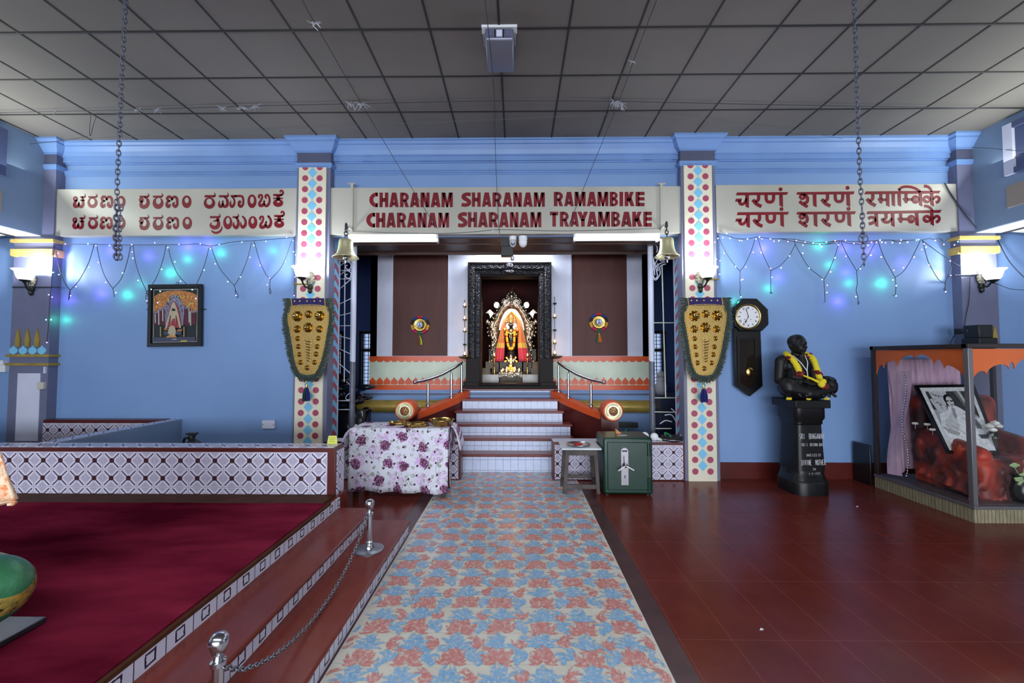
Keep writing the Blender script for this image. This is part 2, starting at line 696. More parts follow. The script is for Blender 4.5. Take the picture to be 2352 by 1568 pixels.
m = MB()
T = 0.25
for row in range(4, 24):
    for c in range(-1, 8):
        jx = RN.uniform(-0.012, 0.012)
        cx = -0.975 + T * (c + 0.5) + jx
        cyy = row * T + RN.uniform(-0.01, 0.01)
        for s in (-1, 1):
            A = lambda d: PI / 2 - s * d
            j = lambda q: RN.uniform(-q, q)
            # red flower at the bottom of the tile: two curled petals, a broad heart, a side petal
            leaf(m, cx + s * 0.006, cyy + 0.012, A(0.75 + j(.2)), 0.085, 0.046, -s * -1.5, 0)
            leaf(m, cx + s * 0.010, cyy + 0.008, A(1.45 + j(.2)), 0.055, 0.036, -s * -0.6, 0)
            leaf(m, cx + s * 0.004, cyy + 0.055, A(0.25 + j(.15)), 0.05, 0.026, s * -0.8, 0)
            # blue leaf pairs above it
            leaf(m, cx + s * 0.006, cyy + 0.115, A(0.5 + j(.2)), 0.075, 0.040, -s * -1.0 * -1, 1)
            leaf(m, cx + s * 0.012, cyy + 0.150, A(0.25 + j(.2)), 0.072, 0.030, s * 1.3, 1)
            if RN.random() < 0.5:
                leaf(m, cx + s * 0.03, cyy + 0.10, A(1.0 + j(.2)), 0.05, 0.018, -s * 0.8, RN.choice((0, 1)))
        # column between the flowers: blue scroll below, red sprig above
        bx = cx + T / 2 + RN.uniform(-.006, .006)
        h = RN.choice((-1, 1))
        leaf(m, bx - h * 0.012, cyy + 0.02, PI / 2 + h * 0.5, 0.085, 0.040, -h * 2.2, 1)
        leaf(m, bx + h * 0.012, cyy - 0.010, PI / 2 - h * 0.2, 0.055, 0.034, h * 1.0, 1)
        leaf(m, bx + h * 0.006, cyy + 0.118, PI / 2 + h * 0.9, 0.055, 0.030, -h * 1.4, 0)
        leaf(m, bx - h * 0.006, cyy + 0.122, PI / 2 - h * 0.6, 0.060, 0.030, h * 1.3, 0)
        leaf(m, bx, cyy + 0.165, PI / 2 + h * 0.3, 0.060, 0.024, h * 1.1, RN.choice((0, 0, 1)))
struct(m.build('floor_walkway_pattern', [M['ink_red'], M['ink_blue']]))

# ceiling boards and the dark joints between them
ceil_m = mat('ceiling_board', (110, 106, 102), 0.8, var=0.08, vs=0.7)
sbox('ceiling', ceil_m, -9, 9, -9, 6.2, ZC, ZC + 0.15)
m = MB()
jm = mat('ceiling_joint', (26, 26, 30), 0.7)
for i in range(-11, 12):
    x = -0.158 + 0.63 * i
    if GL < x < GR:
        m.box(x - 0.008, x + 0.008, -9, 5.52, ZC - 0.006, ZC + 0.01)
for i in range(-19, 3):
    y = 3.636 + 0.6325 * i
    if y < 5.5:
        m.box(GL, GR, y - 0.008, y + 0.008, ZC - 0.0062, ZC + 0.01)
struct(m.build('ceiling_joints', jm))

# back wall left and right of the opening, and the beam over it
sbox('wall_back_left', M['blue'], -9, XL, YW, 5.98, 0, ZC)
sbox('wall_back_right', M['blue'], XR, 9, YW, 5.98, 0, ZC)
sbox('wall_back_lintel', M['blue'], XL, XR, YW, 5.98, ZB, ZC)
sbox('baseboard_right', M['maroon'], 2.69, 6.0, YW - 0.02, YW, 0, 0.215)
# outer walls of the aisles
sbox('wall_left', M['aisle_blue'], -8.8, -8.6, -9, 5.65, 0, ZC)
sbox('wall_right', M['aisle_blue'], 8.6, 8.8, -9, 5.65, 0, ZC)
sbox('wall_front', M['aisle_blue'], -9, 9, -9.2, -9, 0, ZC)

# cornice under the ceiling
m = MB()
prof = [(5.655, ZC), (5.50, ZC), (5.50, 4.572), (5.515, 4.572), (5.53, 4.545), (5.53, 4.532), (5.545, 4.532), (5.575, 4.475), (5.59, 4.42), (5.59, 4.40),
        (5.605, 4.40), (5.605, 4.335), (5.632, 4.335), (5.632, 4.318), (5.655, 4.318)]
m.prism([(GL, a, b) for a, b in prof], (GR - GL, 0, 0))
prof = [(5.655, 4.225), (5.620, 4.225), (5.620, 4.205), (5.632, 4.20), (5.632, 4.18), (5.642, 4.175), (5.642, 4.155), (5.655, 4.155)]
m.prism([(GL, a, b) for a, b in prof], (GR - GL, 0, 0))
struct(m.build('trim_1', M['cornice']))


def capital(name, xa, xb, clip=None):
    """stepped capital: rings that flare outwards towards the ceiling, then a grey neck and a small blue band"""
    m = MB()

    def ring(z0, e0, z1, e1, mi=0):
        q = []
        for z, e in ((z0, e0), (z1, e1)):
            x1, x2 = xa - e, xb + e
            if clip:
                x1, x2 = max(x1, clip[0]), min(x2, clip[1])
            q += [(x1, YP - e, z), (x2, YP - e, z), (x2, 5.66, z), (x1, 5.66, z)]
        m.add(q, [(0, 1, 5, 4), (1, 2, 6, 5), (2, 3, 7, 6), (3, 0, 4, 7), (0, 3, 2, 1), (4, 5, 6, 7)], mi)
    ring(4.575, 0.125, ZC - 0.001, 0.125)
    ring(4.552, 0.100, 4.575, 0.118)
    ring(4.530, 0.095, 4.552, 0.095)
    ring(4.440, 0.025, 4.530, 0.088)
    ring(4.415, 0.020, 4.440, 0.020)
    ring(4.270, 0.003, 4.415, 0.003, 1)
    ring(4.225, 0.022, 4.270, 0.022)
    ring(4.205, 0.012, 4.225, 0.012)
    return struct(m.build(name, [M['cornice'], M['slate_dark']]))


def pillar(name, xa, xb):
    """grey pier with a raised cream panel: two columns of rose discs and a column of blue diamonds"""
    m = MB(); m.box(xa, xb, YP, YW + 0.05, 0, 4.205)
    pr = struct(m.build(name, M['slate']))
    ca, cb = xa + 0.035, xb - 0.05
    cw = cb - ca
    cx = (ca + cb) / 2
    m = MB(); m.box(ca, cb, YP - 0.022, YP, 0.0, 4.205)
    m.build('cream_panel', M['cream'], pr)
    d, q = MB(), MB()
    zz = 4.205
    i = 0
    y = YP - 0.022
    while zz > 0.03:
        for s in (-1, 1):
            n = 20
            pts = [(cx + s * cw * 0.265 + 0.041 * math.cos(2 * PI * k / n), y, zz + 0.041 * math.sin(2 * PI * k / n)) for k in range(n)]
            pts = [(p[0], p[1], min(p[2], 4.204)) for p in pts]
            if zz - 0.041 > 0:
                d.prism(pts[::-1], (0, -0.004, 0))
        z2 = zz - 0.0755
        if z2 > 0.08:
            q.prism([(cx, y, z2 - 0.072), (cx - 0.062, y, z2), (cx, y, z2 + 0.072), (cx + 0.062, y, z2)], (0, -0.005, 0))
        zz -= 0.151
    d.build('disc_pattern', M['rosedot'], pr)
    q.build('diamond_pattern', M['sky'], pr)
    return pr


PLa, PLb = P(673, 900, Y=YP).x, P(751, 900, Y=YP).x
PRa, PRb = P(1571, 900, Y=YP).x, P(1651, 900, Y=YP).x
pillar('pillar', PLa, PLb)
pillar('pillar', PRa, PRb)
capital('pillar_capital', PLa, PLb)
capital('pillar_capital', PRa, PRb)


def jamb(x, s):
    """painted reveal of the opening: sky-blue strip with rose chevrons"""
    m = MB()
    xs = x + s * 0.003
    a, b = 5.66, 5.955
    q = lambda pts, mi, o: m.poly([(x + s * o, p[0], p[1]) for p in (pts if s < 0 else pts[::-1])], mi)
    q([(a - .005, 0.5), (a - .005, ZB), (b + .015, ZB), (b + .015, 0.5)], 2, 0.002)
    q([(a + .03, 0.5), (a + .03, ZB), (b - .02, ZB), (b - .02, 0.5)], 0, 0.003)
    z = 0.45
    c = (a + b) / 2 + .005
    while z < ZB - 0.17:
        q([(a + .045, z), (c, z + 0.085), (b - .035, z), (b - .035, z + 0.083), (c, z + 0.168), (a + .045, z + 0.083)], 1, 0.004)
        z += 0.168
    return struct(m.build('jamb_pattern', [M['sky'], M['rosedot'], M['greywhite']]))


jamb(XL, 1)
jamb(XR, -1)

# corner pilasters: front narrower above where the gallery meets it
LPa, LPb = P(30, 640, Y=YP).x, P(119, 640, Y=YP).x
RPa, RPb = P(2208, 640, Y=YP).x, P(2291, 640, Y=YP).x


def pilaster(name, xa, xb, xu, side):
    m = MB()
    m.box(xa, xb, YP, YW + .03, 0, 3.28)
    if side < 0:
        m.box(xu, xb, YP, YW + .03, 3.28, 4.6)
    else:
        m.box(xa, xu, YP, YW + .03, 3.28, 4.6)
    pr = struct(m.build(name, M['slate']))
    # ochre bands and a scalloped hood below the gallery
    z1 = PZ(550, YP, 60); z2 = PZ(573, YP, 60)
    m = MB()
    m.box(xa - .03, xb + .03, YP - .03, YW, z1 - 0.045, z1)
    xs = [xa - .02 + (xb - xa + .04) * i / 5 for i in range(6)]
    for i in range(5):
        a, b = xs[i], xs[i + 1]
        c, r = (a + b) / 2, (b - a) / 2
        loop = [(a, YP - .03, z2), (b, YP - .03, z2)] + [(c + r * math.cos(t), YP - .03, z2 - .075 + r * 0.5 * math.sin(t)) for t in [-PI * k / 10 for k in range(11)]]
        m.prism(loop[::-1], (0, .03, 0))
    sd = xb if side < 0 else xa
    m.box(min(sd, sd - side * .03), max(sd, sd - side * .03), YP, YW, z2 - .1, z2)
    m.build('scalloped_hood', M['yellow_paint'], pr)
    # spear points, petals and two gilt bands below
    if side < 0:
        zb1, zb2 = PZ(816, YP, 70), PZ(836, YP, 70)
        spx = (44, 66, 88); pets = (33, 55, 77, 98)
    else:
        zb1, zb2 = PZ(812, YP, 2250), PZ(832, YP, 2250)
        spx = (2241, 2262, 2282); pets = (2229, 2250, 2271, 2287)
    m = MB()
    m.box(xa - .03, xb + .03, YP - .025, YW, zb1 - .02, zb1 + .015)
    m.box(xa - .03, xb + .03, YP - .025, YW, zb2 - .02, zb2 + .015)
    m.build('gilt_band', M['gold_paint'], pr)
    m = MB()
    for px in spx:
        x = P(px, 770, Y=YP).x
        h0, h1 = zb1 + .12, zb1 + .36
        m.prism([(x - .028, YP, h0), (x + .028, YP, h0), (x + .034, YP, h0 + .09), (x, YP, h1), (x - .034, YP, h0 + .09)], (0, -.02, 0))
    m.build('spear_points', M['gold_paint'], pr)
    m = MB()
    for px in pets:
        x = P(px, 800, Y=YP).x
        h = zb1 + .065
        pts = [(x + .058 * math.sin(2 * PI * k / 16) * (1 - .25 * abs(math.cos(2 * PI * k / 16)) ** 6), YP, h + (.05 if abs(math.cos(2 * PI * k / 16)) < .95 else .07) * math.cos(2 * PI * k / 16)) for k in range(16)]
        m.prism(pts, (0, -.012, 0))
    m.build('petal_row', M['sky'], pr)
    if side < 0:
        m = MB(); m.box(P(40, 900, Y=YP).x, P(92, 900, Y=YP).x, YP - .006, YP, 0.5, PZ(857, YP, 70))
        m.build('pale_panel', M['greywhite'], pr)
    return pr


pilaster('corner_pilaster', LPa, LPb, GL, -1)
pilaster('corner_pilaster', RPa, RPb, GR, 1)
capital('pillar_capital', GL - .3, LPb, (GL, 99))
capital('pillar_capital', RPa, GR + .3, (-99, GR))


# galleries over the aisles
def gallery(name, xf, s, wd):
    m = MB()
    a, b = sorted((xf, xf + s * wd))
    m.box(a, b, -9, YW, 3.285, ZC)
    g = struct(m.build(name, M['aisle_blue']))
    m = MB(); m.box(a + .005, b - .005, -9, YP - .001, 3.275, 3.284)
    struct(m.build('gallery_soffit', M['white']))
    return g


gallery('wall_gallery_left', GL, -1, 0.36)
gallery('wall_gallery_right', GR, 1, 0.34)
for xa, xb, nm in ((-8.6, -6.87, 'l'), (6.46, 8.6, 'r')):
    m = MB()
    xi, xo = (xb, xa) if nm == 'l' else (xa, xb)
    zi, zo = 3.29, 3.12
    loop = [(xi, -4, zi), (xo, -4, zo), (xo, -4, zo + .05), (xi, -4, zi + .05)]
    m.prism(loop, (0, 9.5, 0))
    m.box(min(xi, xi + .03 * (1 if nm == 'l' else -1)), max(xi, xi + .03 * (1 if nm == 'l' else -1)), -4, 5.5, zi - .03, zi + .03, 1)
    struct(m.build('aisle_ceiling', [mat('aisle_cream_board', (222, 220, 200), 0.7), jm]))
# gallery windows with louvres, and the board below
for i, (xf, s, px0, px1) in enumerate(((GL, 1, 8, -40), (GR, -1, 2312, 2400))):
    ya = P(px0, 330, X=xf).y
    yb = ya - 1.3
    m = MB()
    z0, z1 = PZ(405, ya, px0), 4.50
    x1, x2 = sorted((xf - s * .01, xf + s * .05))
    m.box(x1, x2, ya - .10, ya, z0, z1, 0 if s < 0 else 1)
    m.box(x1, x2, yb, ya - .10, z0, z0 + .07, 1)
    m.box(x1, x2, yb, ya - .10, z1 - .07, z1, 1)
    m.box(*sorted((xf - s * .01, xf + s * .015)), yb, ya - .1, z0 + .07, z1 - .07, 1)
    for k in range(9):
        z = z0 + .1 + k * .085
        m.box(*sorted((xf, xf + s * .04)), yb, ya - .30, z, z + .05, 2)
    m.box(*sorted((xf, xf + s * .03)), ya - .32, ya - .28, z0 + .07, z1 - .07, 1)
    struct(m.build('window_%d' % (i + 1), [M['greywhite'], mat('window_frame_blue', (74, 84, 122), .5), M['sky']]))
    m = MB()
    yc = P(2314 if s < 0 else 3, 450, X=xf).y
    x1, x2 = sorted((xf, xf + s * .012))
    m.box(x1, x2, yc - 1.6, yc, PZ(478, yc, 2314), PZ(428, yc, 2314))
    struct(m.build('trim_2' if s > 0 else 'trim_3', mat('beige_board', (150, 140, 128), .6)))

# ---------------------------------------------------------------- shrine hall behind the opening
YS = 7.30
SXa, SXb = P(851, 700, Y=YS).x, P(1491, 700, Y=YS).x
sh_z0, sh_z1 = PZ(895, YS), 3.95
DXa, DXb = P(1080, 700, Y=YS).x, P(1262, 700, Y=YS).x
DZ1 = PZ(604, YS)
m = MB()
m.box(SXa, DXa, YS, YS + .2, .9, sh_z1)
m.box(DXb, SXb, YS, YS + .2, .9, sh_z1)
m.box(DXa, DXb, YS, YS + .2, DZ1 - .02, sh_z1)
m.box(SXa, SXa + .12, YS, 9.3, 0, sh_z1)
m.box(SXb - .12, SXb, YS, 9.3, 0, sh_z1)
struct(m.build('wall_shrine', M['greywhite']))
# wood panels let into it
zp0, zp1 = PZ(817, YS), sh_z1 - .05
for a, b in ((903, 1029), (1313, 1440)):
    m = MB()
    xa, xb = P(a, 700, Y=YS).x, P(b, 700, Y=YS).x
    m.box(xa, xb, YS - .012, YS, zp0, zp1)
    m.box(xa - .025, xa, YS - .03, YS, zp0, zp1, 1)
    m.box(xb, xb + .012, YS - .02, YS, zp0, zp1, 1)
    struct(m.build('wall_shrine_panel', [M['brown_panel'], M['greywhite']]))
# dado with orange scallops above and pointed petals below
zt, zb = PZ(818, YS), PZ(895, YS)
for a, b in ((SXa, DXa + .0), (DXb - .0, SXb)):
    m = MB()
    m.box(a, b, YS - .02, YS, zb, zt)
    dd = struct(m.build('wall_shrine_dado', M['pale_green']))
    m = MB()
    n = max(1, round((b - a) / 0.128))
    st = (b - a) / n
    m.box(a, b, YS - .032, YS - .02, zt - .055, zt)
    m.box(a, b, YS - .032, YS - .02, zb, zb + .085)
    for i in range(n):
        c = a + st * (i + .5)
        r = st / 2
        m.prism([(c + r * math.cos(t), YS - .031, zt - .054 + r * .75 * math.sin(t)) for t in [-PI * k / 10 for k in range(11)]][::-1], (0, .01, 0))
        pet = [(c - r * .75, zb + .095), (c + r * .75, zb + .095), (c + r * .98, zb + .125), (c + r * .82, zb + .165), (c + r * .3, zb + .195), (c, zb + .225),
               (c - r * .3, zb + .195), (c - r * .82, zb + .165), (c - r * .98, zb + .125)]
        m.prism([(x, YS - .031, z) for x, z in pet], (0, .01, 0))
    m.build('scallop_band', M['orange'], dd)
# plinth with a thin dark strip and a gilt half-round moulding
m = MB()
m.box(SXa - .1, SXb + .1, YS - .16, 9.3, 0, zb - .02)
m.box(SXa - .04, SXb + .04, YS - .08, YS, zb - .02, zb)
m.box(SXa - .10, SXb + .10, YS - .168, YS - .155, PZ(907, 7.14), PZ(903, 7.14), 1)
struct(m.build('shrine_plinth', [M['blue'], M['slate_dark']]))
m = MB()
zc = PZ(934, 7.05)
for a, b in ((P(820, 934, Y=7.05).x, -.95), (.72, P(1524, 934, Y=7.05).x)):
    m.lathe([(.01, 0), (.085, 0), (.108, .02), (.108, b - a - .02), (.085, b - a), (.01, b - a)], (a, 7.10, zc), 28, 'x')
struct(m.build('trim_4', M['gold_paint'], smooth=40))
# ceilings: timber soffit of the beam, darker boards further in, open well with the lamp before the door
m = MB()
m.box(XL + .25, XR - .2, 5.70, 5.97, ZB - .012, ZB - .001)
m.box(XL, XR, 5.955, 6.0, ZB - .025, ZB + .1)
m.box(-6, 6, 6.0, 6.62, ZB + .03, ZB + .09)
m.box(-6, 6, 6.60, 6.64, ZB - .01, 3.95)
struct(m.build('ceiling_shrine_timber', M['timber']))
sbox('ceiling_shrine', mat('sooty_ceiling', (90, 90, 100), .8), -6, 6, 6.62, 9.8, 3.95, 4.05)
m = MB()
for a, b in ((PX(1090, 7.28), PX(1262, 7.28)),):
    m.box(a, b, YS - .03, YS - .001, DZ1 - .005, DZ1 + .012)
struct(m.build('trim_5', M['orange']))
# ambulatory: floor, far wall with windows, side walls
sbox('floor_ambulatory', M['border'], -6, 6, 5.98, 9.8, -.05, .02)
wall2 = mat('ambulatory_blue', (90, 120, 190), .5)
YA = 9.6


def wall_with_windows(name, xa, xb, wins, z0, z1):
    m = MB()
    xs = [xa]
    for a, b in wins:
        m.box(xs[-1], a, YA, YA + .2, 0, 4.0)
        m.box(a, b, YA, YA + .2, 0, z0)
        m.box(a, b, YA, YA + .2, z1, 4.0)
        xs.append(b)
    m.box(xs[-1], xb, YA, YA + .2, 0, 4.0)
    struct(m.build(name, wall2))


wz0, wz1 = PZ(884, YA), PZ(766, YA)
WLs = [(PX(774, YA), PX(786, YA)), (PX(832, YA), PX(832, YA) + .55)]
WRs = [(PX(1503, YA) - .35, PX(1522, YA))]
wall_with_windows('wall_ambulatory_left', -6, 0, WLs, wz0, wz1)
wall_with_windows('wall_ambulatory_right', 0, 6, WRs, wz0, wz1)
for i, (a, b) in enumerate(WLs + WRs):
    m = MB()
    fr = mat('window_timber', (58, 40, 44), .5)
    m.box(a - .06, a, YA - .03, YA + .1, wz0 - .05, wz1 + .05)
    m.box(b, b + .06, YA - .03, YA + .1, wz0 - .05, wz1 + .05)
    m.box(a - .06, b + .06, YA - .03, YA + .1, wz1, wz1 + .06)
    m.box(a - .06, b + .06, YA - .03, YA + .1, wz0 - .06, wz0)
    zm = wz0 + (wz1 - wz0) * .68
    m.box(a, b, YA, YA + .08, zm - .03, zm + .03)
    n = 4
    for k in range(1, n):
        x = a + (b - a) * k / n
        m.box(x - .006, x + .006, YA + .02, YA + .04, wz0, wz1)
    z = wz0
    while z < wz1:
        m.box(a, b, YA + .03, YA + .045, z, z + .012); z += .085
    wo = struct(m.build('window_%d' % (i + 3), fr))
    m = MB(); m.box(a, b, YA + .06, YA + .065, wz0, wz1)
    m.build('pane', mat('frosted_pane', (235, 240, 250), .35, trans=.9), wo)
sbox('wall_ambulatory_side', wall2, -6.2, -6, 5.98, 9.8, 0, 4)
sbox('wall_ambulatory_side', wall2, 6, 6.2, 5.98, 9.8, 0, 4)

# sanctum behind the carved door
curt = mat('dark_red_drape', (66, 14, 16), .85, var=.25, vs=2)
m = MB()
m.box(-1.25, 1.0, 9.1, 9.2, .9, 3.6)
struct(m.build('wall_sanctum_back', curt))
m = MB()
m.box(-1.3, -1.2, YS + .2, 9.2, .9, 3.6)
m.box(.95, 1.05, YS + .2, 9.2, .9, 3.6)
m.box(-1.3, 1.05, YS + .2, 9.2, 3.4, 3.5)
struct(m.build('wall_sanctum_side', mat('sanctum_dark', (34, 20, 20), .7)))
marble = mat('grey_marble', (150, 150, 152), .3, var=.2, vs=5)
m = MB()
m.box(-1.2, .95, YS + .0, 9.1, .9, 1.06)
struct(m.build('floor_sanctum', marble))

# carved door frame: nested mouldings
door_m = Sh('carved_black_timber')
h1 = door_m.vor(30, 'SMOOTH_F1'); h2 = door_m.noise(46, 3)
door_m.col(door_m.mix((h1 * 1.2).cl(), (40, 42, 54), (16, 15, 20))).set(rough=.34, spec=.7).bump(h1 * 1.0 + h2 * .5, 1.0, .03)
M['carved'] = door_m.m
M['door_plain'] = mat('dark_polished_timber', (24, 17, 18), .5, spec=.15)
dr = thing('door_1', None, None, (X0, YS, 1.06))
dr['kind'] = 'structure'
ox0, ox1, oz1 = PX(1074, 7.16), PX(1267, 7.16), PZ(602, 7.16)
ix0, ix1, iz1 = PX(1104, 7.22), PX(1238, 7.22), PZ(634, 7.22)
oz0 = 1.09


def frame_ring(name, xa, xb, za, xa2, xb2, za2, y0, y1, mt, z0=1.09):
    m = MB()
    m.box(xa, xa2, y0, y1, z0, za)
    m.box(xb2, xb, y0, y1, z0, za)
    m.box(xa2, xb2, y0, y1, za2, za)
    return m.build(name, mt, dr, bevel=.006)


wd = (ix0 - ox0)
frame_ring('outer_moulding', ox0, ox1, oz1, ox0 + .03, ox1 - .03, oz1 - .03, 7.14, YS + .02, M['door_plain'])
frame_ring('carved_band', ox0 + .03, ox1 - .03, oz1 - .03, ox0 + wd * .52, ox1 - wd * .52, oz1 - wd * .52, 7.165, YS + .02, M['carved'])
frame_ring('inner_step', ox0 + wd * .52, ox1 - wd * .52, oz1 - wd * .52, ox0 + wd * .62, ox1 - wd * .62, oz1 - wd * .60, 7.185, YS + .05, M['door_plain'])
frame_ring('inner_carved_band', ox0 + wd * .62, ox1 - wd * .62, oz1 - wd * .60, ox0 + wd * .92, ox1 - wd * .92, oz1 - wd * .88, 7.205, YS + .08, M['carved'])
frame_ring('inner_lip', ox0 + wd * .92, ox1 - wd * .92, oz1 - wd * .88, ix0 + .005, ix1 - .005, iz1, 7.225, YS + .25, M['door_plain'])
m = MB()                                     # bead rows and scroll bosses of the carving
for s, xs in ((0, ox0 + wd * .77), (1, ox1 - wd * .77)):
    z = 1.65
    while z < oz1 - .22:
        m.ball((xs, 7.203, z), (.014, .012, .016), 6, 4); z += .045
x = ox0 + wd
while x < ox1 - wd:
    m.ball((x, 7.203, oz1 - wd * .74), (.018, .012, .014), 6, 4); x += .045
n = 11
for k in range(n):
    x = ox0 + wd * .8 + (ox1 - ox0 - wd * 1.6) * k / (n - 1)
    zc_ = oz1 - wd * .29
    m.tube([(x + .036 * math.cos(t), 7.163, zc_ + .034 * math.sin(t)) for t in [2 * PI * j / 10 for j in range(10)]], .009, 5, True)
    m.ball((x, 7.163, zc_), (.016, .012, .016), 8, 5)
for s in (ox0 + wd * .29, ox1 - wd * .29):
    z = 1.7
    while z < oz1 - .12:
        m.tube([(s + .032 * math.cos(t), 7.163, z + .036 * math.sin(t)) for t in [2 * PI * j / 10 for j in range(10)]], .008, 5, True)
        m.ball((s, 7.163, z), (.014, .010, .014), 6, 4)
        z += .095
m.ball((X0 - .01, 7.15, oz1 - wd * .28), (.07, .03, .055), 12, 8)
m.ball((X0 - .01, 7.17, oz1 - wd * .74), (.085, .035, .04), 12, 8)
for k in range(5):
    a = PI * (.15 + .175 * k)
    m.cap((X0 - .01, 7.16, oz1 - wd * .8), (X0 - .01 + .1 * math.cos(a), 7.16, oz1 - wd * .8 + .075 * math.sin(a)), .012, .005, 6)
m.build('carved_bosses', M['carved'], dr, smooth=True)
m = MB()
m.box(ox0 - .02, ix0, 7.10, YS + .02, 1.09, 1.60)
m.box(ix1, ox1 + .02, 7.10, YS + .02, 1.09, 1.60)
m.box(ox0 - .06, ix0 - .02, 7.085, YS, 1.09, 1.20)
m.box(ix1 + .02, ox1 + .06, 7.085, YS, 1.09, 1.20)
m.build('door_base', M['door_plain'], dr, bevel=.008)
m = MB()
m.box(ox0 - .08, ox1 + .08, 7.07, YS + .1, 1.085, 1.135)
m.box(ix0 - .02, ix1 + .02, 7.12, YS + .1, 1.135, 1.17)
m.build('sill', M['door_plain'], dr, bevel=.01)

# ---------------------------------------------------------------- steps up to the shrine
stY = [5.93, 6.15, 6.38, 6.62, 6.87, 7.16]
stZ = [.25, .43, .60, .77, .935, 1.085]
lx = [(-.95, .70), (-1.05, .82), (1048, 1309), (1049, 1291), (1063, 1280), (1076, 1270)]
pz = 0.0
st_r, st_t = MB(), MB()
for i in range(6):
    y = stY[i]
    if i < 2:
        a, b = lx[i]
    else:
        a, b = PX(lx[i][0], y), PX(lx[i][1], y)
    y2 = stY[i + 1] + .03 if i < 5 else 7.32
    st_r.box(a, b, y, y2, pz - (.0 if i == 0 else .03), stZ[i] - .035)
    st_t.box(a - .03, b + .03, y - .03, y2, stZ[i] - .038, stZ[i])
    pz = stZ[i]
struct(st_r.build('steps_risers', M['marble_step']))
struct(st_t.build('steps_treads', M['tread'], bevel=.012))


# curved balustrades with scroll roundels
def mirror(p, s):
    return Vector((2 * X0 - p[0], p[1], p[2])) if s > 0 else Vector(p)


def balustrade(s):
    c0 = [P(1069, 897, Y=7.12), P(1055, 905, Y=6.95), P(1037, 914, Y=6.78), P(1012, 924, Y=6.58), P(984, 935, Y=6.38), P(952, 946, Y=6.20)]
    c = [mirror(p, s) for p in catmull(c0, 5)]
    n = len(c)
    mb, mc = MB(), MB()
    hw = .085

    def side(i, o):
        a, b = c[max(i - 1, 0)], c[min(i + 1, n - 1)]
        t = Vector((b.x - a.x, b.y - a.y, 0)).normalized()
        nn = Vector((-t.y, t.x, 0))
        return c[i] + nn * o
    for q, (mb_, hh, z0) in enumerate(((mb, hw * .85, None), (mc, hw, -.10))):
        b0 = mb_.n()
        for i in range(n):
            L_, R_ = side(i, hh), side(i, -hh)
            zt_ = c[i].z - (.09 if q == 0 else 0)
            zb_ = 0.0 if q == 0 else c[i].z - .10
            mb_.v += [Vector((L_.x, L_.y, zt_)), Vector((R_.x, R_.y, zt_)), Vector((R_.x, R_.y, zb_)), Vector((L_.x, L_.y, zb_))]
        for i in range(n - 1):
            for k in range(4):
                k2 = (k + 1) % 4
                mb_.f.append([b0 + i * 4 + k, b0 + (i + 1) * 4 + k, b0 + (i + 1) * 4 + k2, b0 + i * 4 + k2]); mb_.m.append(0)
        mb_.f.append([b0, b0 + 1, b0 + 2, b0 + 3]); mb_.m.append(0)
        e = b0 + (n - 1) * 4
        mb_.f.append([e + 3, e + 2, e + 1, e]); mb_.m.append(0)
    rc = mirror(P(941, 938, Y=6.14), s)
    mb.box(rc.x - .125, rc.x + .125, 6.08, 6.30, 0, rc.z - .02)
    bal = struct(mb.build('balustrade', M['maroon'], smooth=40))
    mc.build('cap', M['orange'], bal, smooth=40)
    m = MB()
    m.lathe([(.01, .22), (.135, .22), (.145, .2), (.145, -.03), (.137, -.045), (.115, -.045), (.11, -.035), (.01, -.035)], (rc.x, rc.y - .05 + .0, rc.z), 36, 'y')
    m.xf(Matrix.Identity(4))
    ro = m.build('roundel', M['orange'], bal, smooth=40)
    m = MB()
    y0 = rc.y - .05 + .045
    y0 = rc.y - .05 - .0
    yf = min(p.y for p in ro.data.vertices[0:0]) if False else rc.y - .05 - .22
    ring = [(0.118 * math.cos(2 * PI * k / 36), 0.118 * math.sin(2 * PI * k / 36)) for k in range(36)]
    yy = rc.y - .05 - .22 - .012
    m.prism([(rc.x + a, yy, rc.z + b) for a, b in ring][::-1], (0, .02, 0))
    for k in range(44):
        a = 2 * PI * k / 44
        m.cap((rc.x + .088 * math.cos(a), yy - .001, rc.z + .088 * math.sin(a)), (rc.x + .108 * math.cos(a), yy - .001, rc.z + .108 * math.sin(a)), .005, .005, 5)
    pl = m.build('gilt_plate', M['brass_cream'], ro, smooth=40)
    m = MB()
    m.prism([(rc.x + a * .55, yy - .003, rc.z + b * .55) for a, b in ring][::-1], (0, .003, 0))
    m.build('plate_centre', mat('plate_maroon', (120, 36, 28), .4), ro)
    m = MB()
    for k in range(7):
        a = 2 * PI * k / 7 + .4
        pts = [(rc.x + (.012 + .05 * t) * math.cos(a + 1.1 * t), yy - .006, rc.z + (.012 + .05 * t) * math.sin(a + 1.1 * t)) for t in (0, .25, .5, .75, 1)]
        m.tube(pts, [.009, .008, .007, .006, .003], 5)
    m.ball((rc.x, yy - .006, rc.z), (.015, .006, .015), 8, 5)
    m.build('plate_scrollwork', M['brass'], ro, smooth=True)
    return c


bal_l = balustrade(-1)
bal_r = balustrade(1)


# low tiled walls either side of the steps
def low_wall(name, xa, xb, cap_side):
    m = MB()
    m.box(xa, xb, YP, 5.77, 0, .50)
    o = struct(m.build(name, M['maroon'], bevel=.006))
    m = MB()
    m.box(xa + .03, xb - .03, YP - .004, YP, .0 + .015, .465)
    m.build('tiling', M['tile_xz'], o)
    m = MB()
    m.box(xa + .01, xb - .01, YP + .02, 5.76, .499, .504)
    m.build('top_tiling', M['greywhite'], o)


low_wall('low_wall', XL, PX(1058, YP, 1050), 1)
low_wall('low_wall', PX(1269, YP, 1050), PX(1574, YP, 1050), -1)

